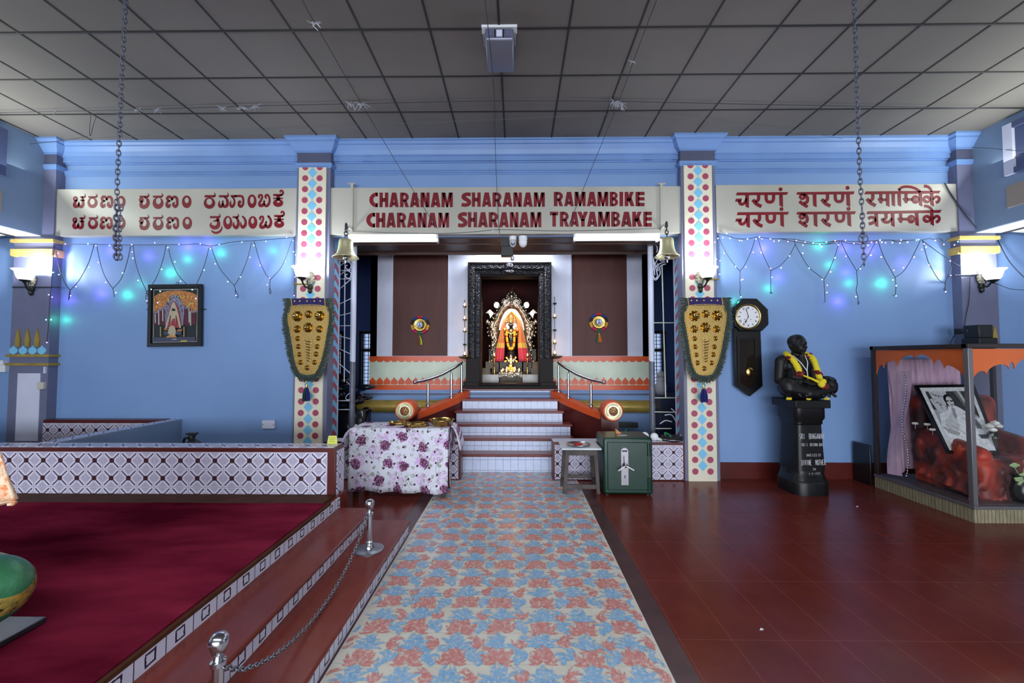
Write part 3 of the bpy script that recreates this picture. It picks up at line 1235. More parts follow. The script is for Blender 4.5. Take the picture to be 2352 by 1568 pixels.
# ---------------------------------------------------------------- carpeted platform on the left with its three low steps
sbox('platform', M['floor'], -8.6, -1.67, -4, 4.1, 0, .325)
m = MB()
yE = 3.87
m.box(-1.345, -1.0, -4, yE, 0, .10)
m.box(-1.67, -1.345, -4, yE, 0, .205)
m.box(-1.70, -1.652, -4, 3.90, .20, .318)
struct(m.build('platform_risers', M['stair_tile']))
m = MB()
m.box(-1.36, -.98, -4, yE + .01, .095, .122)
m.box(-1.68, -1.325, -4, yE + .01, .203, .232)
struct(m.build('platform_treads', M['red_tread'], bevel=.012))
m = MB()
m.box(-1.69, -1.648, -4, 3.70, .318, .338)
m.box(-8.6, -1.70, 3.66, 3.905, .318, .345)
struct(m.build('platform_edging', mat('dark_wood_edging', (78, 46, 30), .6, spec=.1, var=.2, vs=6)))
m = MB()
m.grid(60, 40, lambda a, b: (-8.5 + (8.5 - 1.672) * a, -4 + 7.66 * b, .345 + .004 * math.sin(a * 41 + b * 13) * math.sin(b * 57)))
m.box(-8.5, -1.672, -4, 3.66, .320, .34)
tag(m.build('carpet', M['carpet'], org='base', smooth=40), 'wine red carpet covering the raised platform on the left', 'carpet')

# long tiled wall behind the platform, its return and the run along the back wall
m = MB()
m.box(-8.6, -1.705, 3.90, 4.10, .2, .77)
lw = struct(m.build('tiled_wall', M['maroon'], bevel=.005))
t_front = tile_mat('cross_tile_platform', 'xz', .1635, (-1.775, -.0825))
t_top = tile_mat('cross_tile_coping', 'xy', .1635, (-1.775, 3.92))
t_end = tile_mat('cross_tile_end', 'yz', .1635, (3.918, -.0825))
m = MB(); m.box(-8.6, -1.775, 3.894, 3.90, .345, .735); m.build('front_tiling', t_front, lw)
m = MB(); m.box(-8.6, -1.73, 3.925, 4.10, .77, .775); m.build('top_tiling', t_top, lw)
m = MB(); m.box(-1.705, -1.70, 3.935, 4.09, .235, .74); m.build('end_tiling', t_end, lw)
m = MB()
m.box(-4.75, -4.585, 4.10, YW, .0, .77)
rw = struct(m.build('return_wall', M['aisle_blue']))
m = MB(); m.box(-4.75, -4.585, 4.10, YW, .77, .778)
m.build('top_tiling', tile_mat('cross_tile_return', 'xy', .1635, (-4.75, 3.92)), rw)
m = MB()
m.box(LPb, -4.75, 5.50, YW, 0, .785)
bw = struct(m.build('back_tiled_run', M['maroon']))
m = MB(); m.box(LPb, -4.75, 5.494, 5.50, .0, .745)
m.build('tiling', t_front, bw)
# ================================================================ painted fascia boards with their lettering
YSG = 5.55


class Ink:
    """flat lettering traced in crop coordinates: scale k, crop origin (ox, oy)"""
    def __init__(s, k, ox, oy, Y):
        s.k, s.ox, s.oy, s.Y, s.dx, s.dy = k, ox, oy, Y, 0, 0
        s.mb = MB()

    def p(s, x, y, d=0.0):
        q = P(s.ox + (x + s.dx) / s.k, s.oy + (y + s.dy) / s.k, Y=s.Y)
        return (q.x, q.y - d, q.z)

    def poly(s, pts, m=0, d=0.0):
        s.mb.poly([s.p(x, y, d) for x, y in pts][::-1], m)

    def st(s, pts, w, caps=True, smooth=True, m=0, d=0.0):
        """a brush stroke: centre line and widths"""
        ws = list(w) if hasattr(w, '__len__') else [w] * len(pts)
        if smooth and len(pts) > 2:
            q = catmull([(a[0], a[1], b) for a, b in zip(pts, ws)], 7)
            c = [(v[0], v[1]) for v in q]; ws = [max(v[2], 2) for v in q]
        else:
            c = list(pts)
        n = len(c)
        L, R = [], []
        for i in range(n):
            a, b = c[max(i - 1, 0)], c[min(i + 1, n - 1)]
            tx, ty = b[0] - a[0], b[1] - a[1]
            ln = math.hypot(tx, ty) or 1
            nx, ny = -ty / ln, tx / ln
            L.append((c[i][0] + nx * ws[i] / 2, c[i][1] + ny * ws[i] / 2))
            R.append((c[i][0] - nx * ws[i] / 2, c[i][1] - ny * ws[i] / 2))
        b0 = s.mb.add([s.p(x, y, d) for x, y in L + R], [])
        for i in range(n - 1):
            s.mb.f.append([b0 + i, b0 + i + 1, b0 + n + i + 1, b0 + n + i]); s.mb.m.append(m)
        if caps:
            for i in (0, n - 1):
                if ws[i] > 14:
                    s.disc(c[i][0], c[i][1], ws[i] / 2, ws[i] / 2, m, d)

    def disc(s, x, y, rx, ry=None, m=0, d=0.0, n=24):
        ry = ry or rx
        s.poly([(x + rx * math.cos(2 * PI * i / n), y + ry * math.sin(2 * PI * i / n)) for i in range(n)], m, d)

    def ring(s, cx, cy_, rx, ry, ix, iy, irx, iry, n=36, rot=0):
        """letter bowl: outer ellipse with an off-centre counter"""
        A, B = [], []
        for i in range(n):
            t = 2 * PI * i / n
            A.append((cx + rx * math.cos(t), cy_ + ry * math.sin(t)))
            u, v = irx * math.cos(t - rot), iry * math.sin(t - rot)
            B.append((ix + u * math.cos(rot) - v * math.sin(rot), iy + u * math.sin(rot) + v * math.cos(rot)))
        b0 = s.mb.add([s.p(x, y) for x, y in A + B], [])
        for i in range(n):
            j = (i + 1) % n
            s.mb.f.append([b0 + i, b0 + j, b0 + n + j, b0 + n + i]); s.mb.m.append(0)


def board(label, px0, px1, pyt, pyb, mid):
    a, b = P(px0, mid, Y=YSG).x, P(px1, mid, Y=YSG).x
    zt, zb = PZ(pyt, YSG, (px0 + px1) / 2), PZ(pyb, YSG, (px0 + px1) / 2)
    r = thing('sign_board', label, 'sign', ((a + b) / 2, YSG, zb))
    m = MB(); m.box(a, b, YSG, YW, zb, zt)
    m.build('board', M['sign'], r, bevel=.004)
    return r


sg_l = board('cream fascia board painted with two lines of red Kannada lettering', 127, 681, 433, 541, 490)
sg_c = board('cream fascia board reading CHARANAM SHARANAM in red English capitals above the shrine', 750, 1573, 429, 537, 480)
sg_r = board('cream fascia board painted with two lines of red Devanagari lettering', 1645, 2201, 423, 532, 480)
YI = YSG - .002

# ---- Kannada
K = 13.067
ink_k = Ink(K, 150, 425, YI)


def k_cha(i):
    i.ring(303, 415, 72, 80, 300, 412, 18, 26)
    i.st([(335, 455), (285, 530), (275, 600), (310, 645), (365, 630), (400, 570), (405, 515)], [60, 85, 100, 85, 85, 60, 36])
    i.st([(400, 560), (430, 630), (490, 645), (530, 590), (530, 500), (515, 370)], [50, 85, 90, 85, 80, 55])
    i.st([(448, 455), (578, 455)], 48, False)
    i.st([(448, 357), (585, 357)], 54, False)
    i.st([(575, 365), (598, 335), (596, 295), (566, 248)], [44, 40, 28, 3], False)


def k_bar(i, x0, x1, y, w=60, tx=None, ty=100):
    i.st([(x0, y), (x1, y)], w, False)
    i.st([(x1 - 15, y + 4), (x1 + 14, y - 22), (x1 + 15, y - 55), (x1 - 20, y - ty)], [w * .8, 44, 34, 3], False)


def k_ra(i):
    k_bar(i, 692, 930, 358)
    i.ring(813, 530, 150, 160, 806, 495, 76, 92)


def k_na(i):
    i.st([(1180, 470), (1120, 450), (1100, 400), (1135, 350), (1195, 355), (1240, 425)], [40, 70, 85, 78, 76, 60])
    i.st([(1240, 440), (1275, 370), (1330, 352), (1385, 400), (1400, 500), (1392, 590), (1340, 645), (1290, 605), (1285, 550), (1335, 510)], [50, 70, 76, 78, 72, 78, 90, 85, 70, 10])
    i.st([(1180, 475), (1105, 510), (1085, 590), (1120, 645), (1170, 615), (1172, 560)], [40, 70, 92, 95, 80, 20])


def k_am(i):
    i.ring(1670, 505, 133, 184, 1662, 478, 60, 88)


def k_sha(i):
    k_bar(i, 268, 525, 345, 58, ty=112)
    i.ring(320, 445, 72, 74, 320, 443, 14, 16)
    i.st([(330, 490), (310, 560), (330, 630), (400, 655), (475, 625), (520, 540), (510, 450), (465, 385), (420, 365)], [70, 90, 110, 120, 115, 100, 82, 60, 40])


def k_ra2(i):
    k_bar(i, 672, 940, 345, ty=115)
    i.ring(822, 540, 162, 178, 832, 475, 76, 98)


for dx, dy in ((0, 0), (-18, 635)):
    ink_k.dx, ink_k.dy = dx, dy
    k_cha(ink_k)
    ink_k.dx = dx * -.8
    k_ra(ink_k)
    ink_k.dx = dx * .8
    k_na(ink_k)
    ink_k.dx = 0
    k_am(ink_k)
ink_k.ox = 300
for dx, dy in ((0, 0), (0, 640)):
    ink_k.dx, ink_k.dy = dx, dy
    k_sha(ink_k)
    k_ra2(ink_k)
    ink_k.dx = dy * .03
    k_na(ink_k)
    ink_k.dx = dy * .025
    ink_k.ring(1682, 500, 143, 190, 1682, 455, 62, 84)
ink_k.ox = 450
ink_k.dx = ink_k.dy = 0
k_bar(ink_k, 262, 560, 335, 72, ty=135)
ink_k.ring(405, 540, 172, 172, 400, 500, 86, 94)
k_bar(ink_k, 690, 955, 335, 66, ty=132)
ink_k.st([(716, 455), (695, 530), (700, 600), (740, 645), (790, 610), (808, 480)], [6, 50, 80, 90, 80, 44])
ink_k.st([(808, 560), (840, 630), (890, 640), (940, 590), (945, 480), (910, 400), (860, 366)], [50, 80, 90, 90, 80, 64, 40])
ink_k.st([(1054, 455), (1035, 530), (1040, 600), (1080, 645), (1130, 605), (1158, 510), (1140, 410), (1095, 360)], [6, 50, 75, 85, 80, 62, 56, 40])
ink_k.st([(1045, 330), (1200, 330)], 68, False)
ink_k.st([(1190, 330), (1350, 328), (1405, 370), (1422, 470), (1412, 580), (1350, 638), (1295, 600), (1292, 520), (1320, 485), (1345, 510), (1340, 555)], [68, 66, 66, 60, 66, 90, 85, 70, 60, 40, 10])
k_bar(ink_k, 420, 705, 960, 66, ty=128)
ink_k.st([(652, 985), (650, 1045), (590, 1066), (524, 1078)], [90, 80, 56, 44], False)
ink_k.st([(655, 1050), (680, 1140), (650, 1240), (570, 1275), (490, 1250), (440, 1190), (478, 1105)], [70, 100, 120, 118, 110, 66, 4])
ink_k.st([(766, 1212), (778, 1290), (715, 1390), (610, 1430), (515, 1405), (448, 1340)], [4, 46, 66, 72, 62, 4])
ink_k.ring(955, 1125, 137, 202, 960, 1072, 58, 100)
k_bar(ink_k, 1102, 1260, 960, 62, ty=122)
ink_k.st([(1220, 985), (1262, 1060), (1270, 1180), (1215, 1275), (1150, 1240), (1130, 1170), (1143, 1095)], [60, 78, 90, 100, 86, 60, 4])
ink_k.st([(1355, 1085), (1350, 1190), (1405, 1265), (1475, 1205), (1492, 1100), (1455, 1000), (1400, 940)], [6, 60, 90, 90, 76, 66, 44])
ink_k.ox = 560
ink_k.ring(245, 485, 136, 205, 245, 450, 60, 108)
ink_k.st([(478, 400), (450, 350), (480, 300), (535, 305), (550, 370), (515, 460), (470, 530), (480, 600), (540, 615), (595, 570), (612, 480)], [20, 66, 66, 62, 58, 66, 74, 94, 92, 80, 50])
ink_k.st([(612, 570), (650, 620), (700, 620), (750, 560), (775, 450), (755, 350), (710, 295), (660, 310), (652, 365), (690, 415)], [60, 74, 80, 74, 62, 60, 60, 62, 60, 10])


def k_ke(i):
    i.st([(882, 297), (1130, 297)], 64, False)
    i.st([(1120, 300), (1168, 260), (1172, 200), (1130, 160), (1090, 185), (1100, 222)], [60, 64, 56, 50, 44, 24])
    i.st([(880, 397), (1172, 397)], 42, False)
    i.st([(1032, 310), (1032, 460)], 108, False)
    i.ring(1030, 535, 152, 118, 1036, 500, 48, 28)


k_ke(ink_k)
ink_k.ring(270, 1120, 136, 190, 262, 1070, 48, 90)
ink_k.dx, ink_k.dy = 35, 650
ink_k.st([(478, 400), (450, 350), (480, 300), (535, 305), (550, 370), (515, 460), (470, 530), (480, 600), (540, 615), (600, 570), (640, 450)], [20, 62, 62, 60, 56, 66, 80, 100, 100, 80, 50])
ink_k.dx = ink_k.dy = 0
ink_k.st([(655, 1200), (700, 1255), (765, 1235), (815, 1140), (800, 1030), (740, 935)], [60, 86, 96, 80, 70, 66])
ink_k.dx, ink_k.dy = 30, 630
k_ke(ink_k)
ink_k.mb.build('lettering', M['red_letter'], sg_l)

# ---- Devanagari
D = 13.065
ik = Ink(D, 1680, 415, YI)


def d_ra(i, x, y):
    i.st([(x + 175, y), (x + 175, y + 110), (x + 150, y + 165), (x + 80, y + 200)], [100, 100, 95, 90], False)
    i.st([(x, y + 140), (x + 110, y + 265), (x + 262, y + 345)], 104, False)


def d_na(i, x, y):
    i.st([(x, y), (x + 6, y + 130), (x + 50, y + 200), (x + 115, y + 215), (x + 185, y + 195), (x + 222, y + 125), (x + 225, y)], 97, False)


for k in (0, 1):
    dx, dy = (0, 0) if k == 0 else (28, 596)
    ik.dx, ik.dy = (0, 0) if k == 0 else (24, 594)
    ik.poly([(165, 352), (1705, 338), (1665, 422), (138, 438)])
    ik.dx, ik.dy = dx, dy
    ik.disc(1475, 255, 58)
    ik.poly([(412, 428), (524, 428), (526, 818), (424, 775)])
    ik.dx = dx * .2
    ik.poly([(135, 540), (320, 532), (290, 620), (110, 632)])
    ik.st([(245, 590), (255, 670), (315, 705), (390, 670), (430, 590), (445, 520)], [100, 100, 90, 85, 70, 50], False)
    ik.dx = dx
    d_ra(ik, 640, 428)
    d_na(ik, 1040, 425)
    ik.poly([(1432, 420), (1542, 420), (1552, 797), (1445, 742)])
ik.ox = 1820
for k in (0, 1):
    ik.dx, ik.dy = (0, 0) if k == 0 else (0, 595)
    e = 40 * k
    ik.poly([(145, 340), (1870 + e, 318), (1830 + e, 410), (118, 416)])
    ik.dx, ik.dy = (0, 0) if k == 0 else (-10, 592)
    ik.ring(300, 480, 104, 98, 294, 482, 20, 20)
    ik.st([(330, 412), (420, 452), (458, 545), (435, 640), (345, 668)], [60, 90, 96, 96, 80], False)
    ik.st([(212, 615), (320, 700), (460, 782)], 98, False)
    ik.dx = 24 * k
    ik.poly([(608, 412), (720, 412), (732, 797), (624, 745)])
    ik.dx = 10 * k
    d_ra(ik, 880, 412)
    ik.dx = 30 * k
    d_na(ik, 1287, 410)
    ik.poly([(1612, 408), (1724, 408), (1742, 788), (1628, 735)])
    ik.disc(1656, 212 + 38 * k, 60)
ik.ox = 1975
ik.dx = ik.dy = 0
HH = 1241


def foot(i, x, y):
    i.poly([(x - 108, y), (x + 52, y - 4), (x + 52, y + 110), (x + 20, y + 158), (x - 25, y + 145)])


def stem(i, x0, y0, x1, y1, w=102):
    i.poly([(x0, y0), (x0 + w, y0), (x1 + w, y1 + 45), (x1, y1)])


ik.poly([(180, 318), (HH + 1182, 297), (HH + 1137, 382), (132, 408)])
d_ra(ik, 215, 400)
ik.st([(630, 400), (630, 545)], 96, False)
foot(ik, 632, 530)
ik.st([(670, 570), (800, 570)], 84, False)
stem(ik, 782, 400, 790, 738)
stem(ik, 954, 400, 962, 730, 98)
stem(ik, 1130, 398, 1142, 732)
ik.st([(1160, 268), (1290, 190), (1460, 178), (1640, 220), (1760, 290), (1815, 345)], [66, 76, 78, 78, 84, 90], False)
ik.poly([(1130, 240), (1225, 250), (1240, 320), (1178, 310)])
ik.st([(HH + 146, 390), (HH + 146, 530)], 92, False)
foot(ik, HH + 146, 522)
ik.st([(HH + 180, 560), (HH + 330, 560)], 82, False)


def d_ba(i, x, y):
    i.disc(x, y, 120, 130)
    i.st([(x - 22, y - 25), (x + 2, y + 35)], 13, False, m=1, d=.001)
    i.st([(x + 28, y - 42), (x + 60, y + 30)], 18, False, m=1, d=.001)


d_ba(ik, HH + 428, 562)
stem(ik, HH + 525, 385, HH + 536, 728)


def d_ka(i, x, y):
    i.ring(x - 95, y - 5, 128, 122, x - 85, y, 58, 26, rot=.55)
    i.poly([(x, y - 185), (x + 104, y - 185), (x + 120, y + 215), (x + 15, y + 155)])
    i.st([(x + 95, y + 5), (x + 155, y - 65), (x + 225, y - 85), (x + 280, y - 25), (x + 250, y + 60), (x + 180, y + 95)], [60, 80, 84, 86, 90, 92], False)


d_ka(ik, HH + 862, 560)
ik.st([(HH + 685, 158), (HH + 800, 180), (HH + 880, 250), (HH + 918, 330)], [92, 84, 78, 60], False)
# second line
ik.poly([(232, 916), (HH + 1214, 876), (HH + 1160, 962), (196, 1002)])
stem(ik, 440, 990, 452, 1345, 106)
ik.st([(255, 1140), (325, 1095), (400, 1105), (470, 1150)], [98, 92, 96, 90], False)
ik.st([(272, 1292), (370, 1270), (450, 1205), (480, 1150)], [98, 96, 80, 50], False)
ik.st([(778, 985), (792, 1080), (765, 1135), (690, 1150)], [100, 96, 92, 70], False)
ik.st([(655, 1130), (720, 1220), (830, 1245), (910, 1200), (960, 1120)], [70, 92, 90, 84, 60], False)
stem(ik, 930, 985, 942, 1342, 106)
ik.st([(1226, 985), (1226, 1120)], 98, False)
foot(ik, 1226, 1115)
ik.st([(1270, 1152), (1420, 1152)], 84, False)
d_ba(ik, HH + 300, 1150)
stem(ik, HH + 410, 968, HH + 428, 1322, 106)
d_ka(ik, HH + 866, 1148)
ik.st([(HH + 688, 752), (HH + 800, 770), (HH + 890, 830), (HH + 942, 910)], [84, 82, 78, 60], False)
ik.mb.build('lettering', [M['red_letter'], M['sign']], sg_r)

# ---- English capitals, drawn in a unit box
ie = Ink(10.226, 830, 425, YI)


def cap_letter(i, ch, x0, x1, y0, y1):
    W, H = x1 - x0, y1 - y0
    q = lambda *pts: i.poly([(x0 + a * W, y0 + b * H) for a, b in pts])

    def arc(cx, cy_, rx, ry, a0, a1, tx, ty, n=18):
        A = [(cx + rx * math.cos(math.radians(a0 + (a1 - a0) * k / n)), cy_ + ry * math.sin(math.radians(a0 + (a1 - a0) * k / n))) for k in range(n + 1)]
        B = [(cx + (rx - tx) * math.cos(math.radians(a0 + (a1 - a0) * k / n)), cy_ + (ry - ty) * math.sin(math.radians(a0 + (a1 - a0) * k / n))) for k in range(n + 1)]
        for k in range(n):
            q(A[k], A[k + 1], B[k + 1], B[k])
    if ch == 'C':
        arc(.86, .5, .86, .5, 82, 278, .46, .25)
        q((.74, .0), (1, .03), (1, .29), (.78, .25)); q((.78, .75), (1, .70), (1, .96), (.74, 1))
    elif ch == 'S':
        X = lambda a, b: (x0 + a * W, y0 + b * H)
        t = .25 * H
        i.st([X(.97, .16), X(.62, .12), X(.25, .2), (x0 + .22 * W, y0 + .36 * H), X(.55, .5), X(.80, .64), X(.76, .80), X(.40, .885), X(.0, .84)],
             [t, t, t * 1.05, t * 1.1, t * 1.1, t * 1.1, t * 1.05, t, t], False)
    elif ch == 'H':
        q((0, 0), (.38, 0), (.36, 1), (0, 1)); q((.62, 0), (1, 0), (1, 1), (.62, 1)); q((.3, .37), (.7, .37), (.7, .63), (.3, .63))
    elif ch == 'A':
        q((.28, 0), (.5, 0), (.5, .46), (.33, 1), (0, 1)); q((.5, 0), (.74, 0), (1, 1), (.66, 1), (.5, .46))
        q((.36, .66), (.64, .66), (.66, .88), (.34, .88))
    elif ch == 'N':
        q((0, 0), (.36, 0), (.36, 1), (0, 1)); q((.64, 0), (1, 0), (1, 1), (.64, 1)); q((.15, 0), (.46, 0), (.88, 1), (.55, 1))
    elif ch == 'M':
        q((0, 0), (.30, 0), (.27, 1), (0, 1)); q((.70, 0), (1, 0), (1, 1), (.73, 1))
        q((.05, 0), (.36, 0), (.60, 1), (.42, 1)); q((.64, 0), (.95, 0), (.58, 1), (.40, 1))
    elif ch in 'RBP':
        q((0, 0), (.40, 0), (.40, 1), (0, 1))
        if ch == 'R':
            arc(.46, .31, .54, .31, -90, 90, .36, .20); q((.3, 0), (.47, 0), (.47, .2), (.3, .2)); q((.3, .47), (.47, .47), (.47, .62), (.3, .62))
            q((.40, .55), (.74, .5), (1.02, 1), (.62, 1))
        else:
            arc(.46, .26, .49, .26, -90, 90, .36, .16); arc(.46, .72, .54, .28, -90, 90, .36, .17)
            q((.3, 0), (.47, 0), (.47, .17), (.3, .17)); q((.3, .36), (.47, .36), (.47, .6), (.3, .6)); q((.3, .83), (.47, .83), (.47, 1), (.3, 1))
    elif ch == 'I':
        q((0, 0), (1, 0), (1, 1), (0, 1))
    elif ch == 'K':
        q((0, 0), (.38, 0), (.38, 1), (0, 1)); q((.2, .58), (.55, 0), (.94, 0), (.5, .72)); q((.36, .5), (.68, .36), (1, 1), (.60, 1))
    elif ch == 'E':
        q((0, 0), (.42, 0), (.42, 1), (0, 1)); q((.3, 0), (1, 0), (1, .23), (.3, .23)); q((.3, .37), (1, .37), (1, .6), (.3, .6)); q((.3, .76), (1, .76), (1, 1), (.3, 1))
    elif ch == 'T':
        q((0, 0), (1, 0), (1, .24), (0, .24)); q((.3, .1), (.73, .1), (.73, 1), (.3, 1))
    elif ch == 'Y':
        q((0, 0), (.40, 0), (.56, .34), (.50, .62), (.38, .62)); q((.62, 0), (1, 0), (.66, .62), (.5, .62), (.48, .34)); q((.36, .5), (.70, .5), (.70, 1), (.36, 1))


def word(y0, y1, s):
    for ch, a, b in s:
        cap_letter(ie, ch, a, b, y0, y1)


word(175, 518, [('C', 185, 388), ('H', 425, 632), ('A', 655, 878), ('R', 908, 1112), ('A', 1140, 1368), ('N', 1390, 1602), ('A', 1628, 1858), ('M', 1882, 2148)])
word(648, 995, [('C', 115, 325), ('H', 345, 562), ('A', 585, 808), ('R', 835, 1050), ('A', 1072, 1298), ('N', 1322, 1532), ('A', 1555, 1780), ('M', 1808, 2060)])
ie.ox = 1050
word(172, 508, [('S', 105, 325), ('H', 345, 552), ('A', 582, 805), ('R', 830, 1040), ('A', 1070, 1298), ('N', 1320, 1520), ('A', 1548, 1775), ('M', 1800, 2060)])
word(635, 990, [('S', 22, 235), ('H', 252, 468), ('A', 490, 722), ('R', 742, 960), ('A', 985, 1215), ('N', 1238, 1440), ('A', 1458, 1698), ('M', 1720, 1978)])
ie.ox, ie.k = 1250, 9.046
word(140, 438, [('R', 200, 388), ('A', 415, 612), ('M', 630, 860), ('A', 888, 1090), ('M', 1108, 1332), ('B', 1362, 1535), ('I', 1565, 1640), ('K', 1672, 1875), ('E', 1898, 2085)])
word(552, 862, [('T', 118, 290), ('R', 325, 508), ('A', 532, 722), ('Y', 685, 910), ('A', 890, 1105), ('M', 1118, 1365), ('B', 1392, 1580), ('A', 1595, 1818), ('K', 1830, 2038), ('E', 2060, 2235)])
ie.mb.build('lettering', M['red_letter'], sg_c)
# ================================================================ lamps and everything that hangs
# ---- twin tube lights under the beam
tube_glow = mat('lit_tube', (244, 248, 255), 0.3, es=9, emit=(226, 238, 255))


def tube_light(label, px0, px1, py, Y=5.62):
    a, b = P(px0, py, Y=Y), P(px1, py, Y=Y)
    r = thing('tube_light', label, 'light', ((a.x + b.x) / 2, Y, a.z), 'twin tube lights under the beam')
    m = MB()
    m.box(a.x - .02, b.x + .02, Y + .0, Y + .09, a.z - .03, ZB - .002)
    m.box(a.x - .03, a.x, Y - .04, Y + .05, a.z - .075, a.z + .02)
    m.box(b.x, b.x + .03, Y - .04, Y + .05, a.z - .075, a.z + .02)
    m.build('batten', M['white'], r)
    for dz in (0, -.055):
        m = MB()
        m.tube([(a.x, Y - .02, a.z + dz), (b.x, Y - .02, a.z + dz)], .016, 10)
        m.build('tube', tube_glow, r, smooth=40)
    return (a + b) / 2


tc1 = tube_light('lit twin white tube light under the beam beside the left brass bell', 808, 1002, 545)
tc2 = tube_light('lit twin white tube light under the beam beside the right brass bell', 1322, 1508, 542)
# the lamp in the well before the carved door
r = thing('tube_light', 'white tube lamp above the carved door, hidden behind the timber edge', 'light', (X0, 7.0, 3.6))
m = MB(); m.box(X0 - .62, X0 + .62, 7.0, 7.06, 3.58, 3.65); m.box(X0 - .5, X0 - .46, 6.63, 7.0, 3.60, 3.63); m.box(X0 + .46, X0 + .5, 6.63, 7.0, 3.60, 3.63); m.build('batten', M['white'], r)
m = MB(); m.tube([(X0 - .6, 6.98, 3.56), (X0 + .6, 6.98, 3.56)], .018, 10); m.build('tube', tube_glow, r, smooth=40)
lamp('door_lamp', 'AREA', (X0, 7.02, 3.52), 20, (.88, .94, 1), 1.2, (math.radians(28), 0, 0), .08)
lamp('tube_lamp', 'AREA', (tc1.x, 5.56, tc1.z - .03), 9, (.88, .94, 1), 1.2, (0, 0, 0), .06)
lamp('tube_lamp', 'AREA', (tc2.x, 5.56, tc2.z - .03), 9, (.88, .94, 1), 1.2, (0, 0, 0), .06)

# ---- wall sconces
shade_glow = mat('lit_opal_glass', (250, 250, 255), 0.3, es=2.6, emit=(240, 245, 255))
antique = mat('antique_white_metal', (176, 172, 150), .45, .3, var=.25, vs=30)
dark_metal = mat('dark_green_bronze', (54, 58, 50), .4, .6)
SC_POW = 33


def sconce(label, mount, shade, s, Y=YP):
    """mount: pixel of the rosette, shade: pixel of the glass rim's centre, s: side the arm swings to"""
    mp = P(*mount, Y=Y - .02)
    sp_ = P(*shade, Y=Y - .20)
    r = thing('wall_sconce', label, 'lamp', (mp.x, Y, mp.z), 'wall sconces with opal glass shades')
    m = MB()
    m.ball((mp.x, Y - .015, mp.z + .02), (.058, .03, .085), 14, 10)
    for k in range(12):
        a = 2 * PI * k / 12
        m.ball((mp.x + .052 * math.cos(a), Y - .02, mp.z + .02 + .08 * math.sin(a)), (.016, .014, .018), 6, 4)
    m.ball((mp.x, Y - .04, mp.z + .03), (.032, .022, .04), 10, 6)
    m.build('rosette', antique, r, smooth=True)
    m = MB()
    m.ball((mp.x, Y - .02, mp.z - .10), (.04, .03, .045), 10, 6)
    m.lathe([(.002, -.07), (.02, -.055), (.028, -.03), (.018, 0), (.024, .02)], (mp.x, Y - .02, mp.z - .12), 12)
    m.build('finial', dark_metal, r, smooth=True)
    cup = Vector((sp_.x, sp_.y, sp_.z - .17))
    m = MB()
    pts = catmull([(mp.x, Y - .04, mp.z - .07), (mp.x + (cup.x - mp.x) * .45, Y - .10, mp.z - .12), (mp.x + (cup.x - mp.x) * .85, Y - .17, mp.z - .08), (cup.x, cup.y, cup.z)], 6)
    m.tube(pts, .011, 8)
    q = [(mp.x + (cup.x - mp.x) * (.35 + .12 * math.cos(t)), Y - .08, mp.z - .04 + .028 * math.sin(t)) for t in [k * .6 for k in range(9)]]
    m.tube(q, .006, 6)
    m.build('arm', dark_metal, r, smooth=True)
    m = MB()
    m.lathe([(.008, -.02), (.022, 0), (.055, .018), (.06, .028)], cup, 20)
    m.build('cup', dark_metal, r, smooth=True)
    m = MB()
    m.lathe([(.02, .028), (.06, .032), (.078, .06), (.088, .10), (.098, .135), (.125, .158), (.128, .163), (.121, .163), (.09, .138), (.08, .10), (.07, .062), (.05, .04)], cup, 32)
    m.build('shade', shade_glow, r, smooth=True)
    lamp('sconce_lamp', 'POINT', (cup.x, cup.y, cup.z + .20), SC_POW, (.86, .92, 1), .045)
    # the short conduit it hangs from
    return r


sconce('lit opal glass sconce on the left corner pilaster, shade swung to the left', (72, 647), (58, 618), -1)
sconce('lit opal glass sconce on the left patterned pillar above the gilded shield', (712, 642), (694, 612), -1, YP - .03)
sconce('lit opal glass sconce on the right patterned pillar above the gilded shield', (1609, 640), (1625, 613), 1, YP - .03)
sconce('lit opal glass sconce on the right corner pilaster above the glass case', (2254, 640), (2280, 617), 1)
for lb, a, b, py in (('dark conduit across the left corner pilaster at its sconce', 29, 136, 659), ('short brass pipe behind the sconce of the left pillar', 674, 706, 652),
                     ('short brass pipe behind the sconce of the right pillar', 1612, 1652, 641), ('grey pipe across the right corner pilaster at its sconce', 2192, 2246, 632)):
    m = MB()
    y = YP - .045 if 600 < a < 1700 else YP - .012
    m.tube([P(a, py, Y=y), P(b, py - (0 if a < 1000 else 0), Y=y)], .009, 8)
    tag(m.build('conduit', M['wire'] if a < 500 or a > 2000 else M['gold_paint'], org='base', smooth=40), lb, 'pipe')


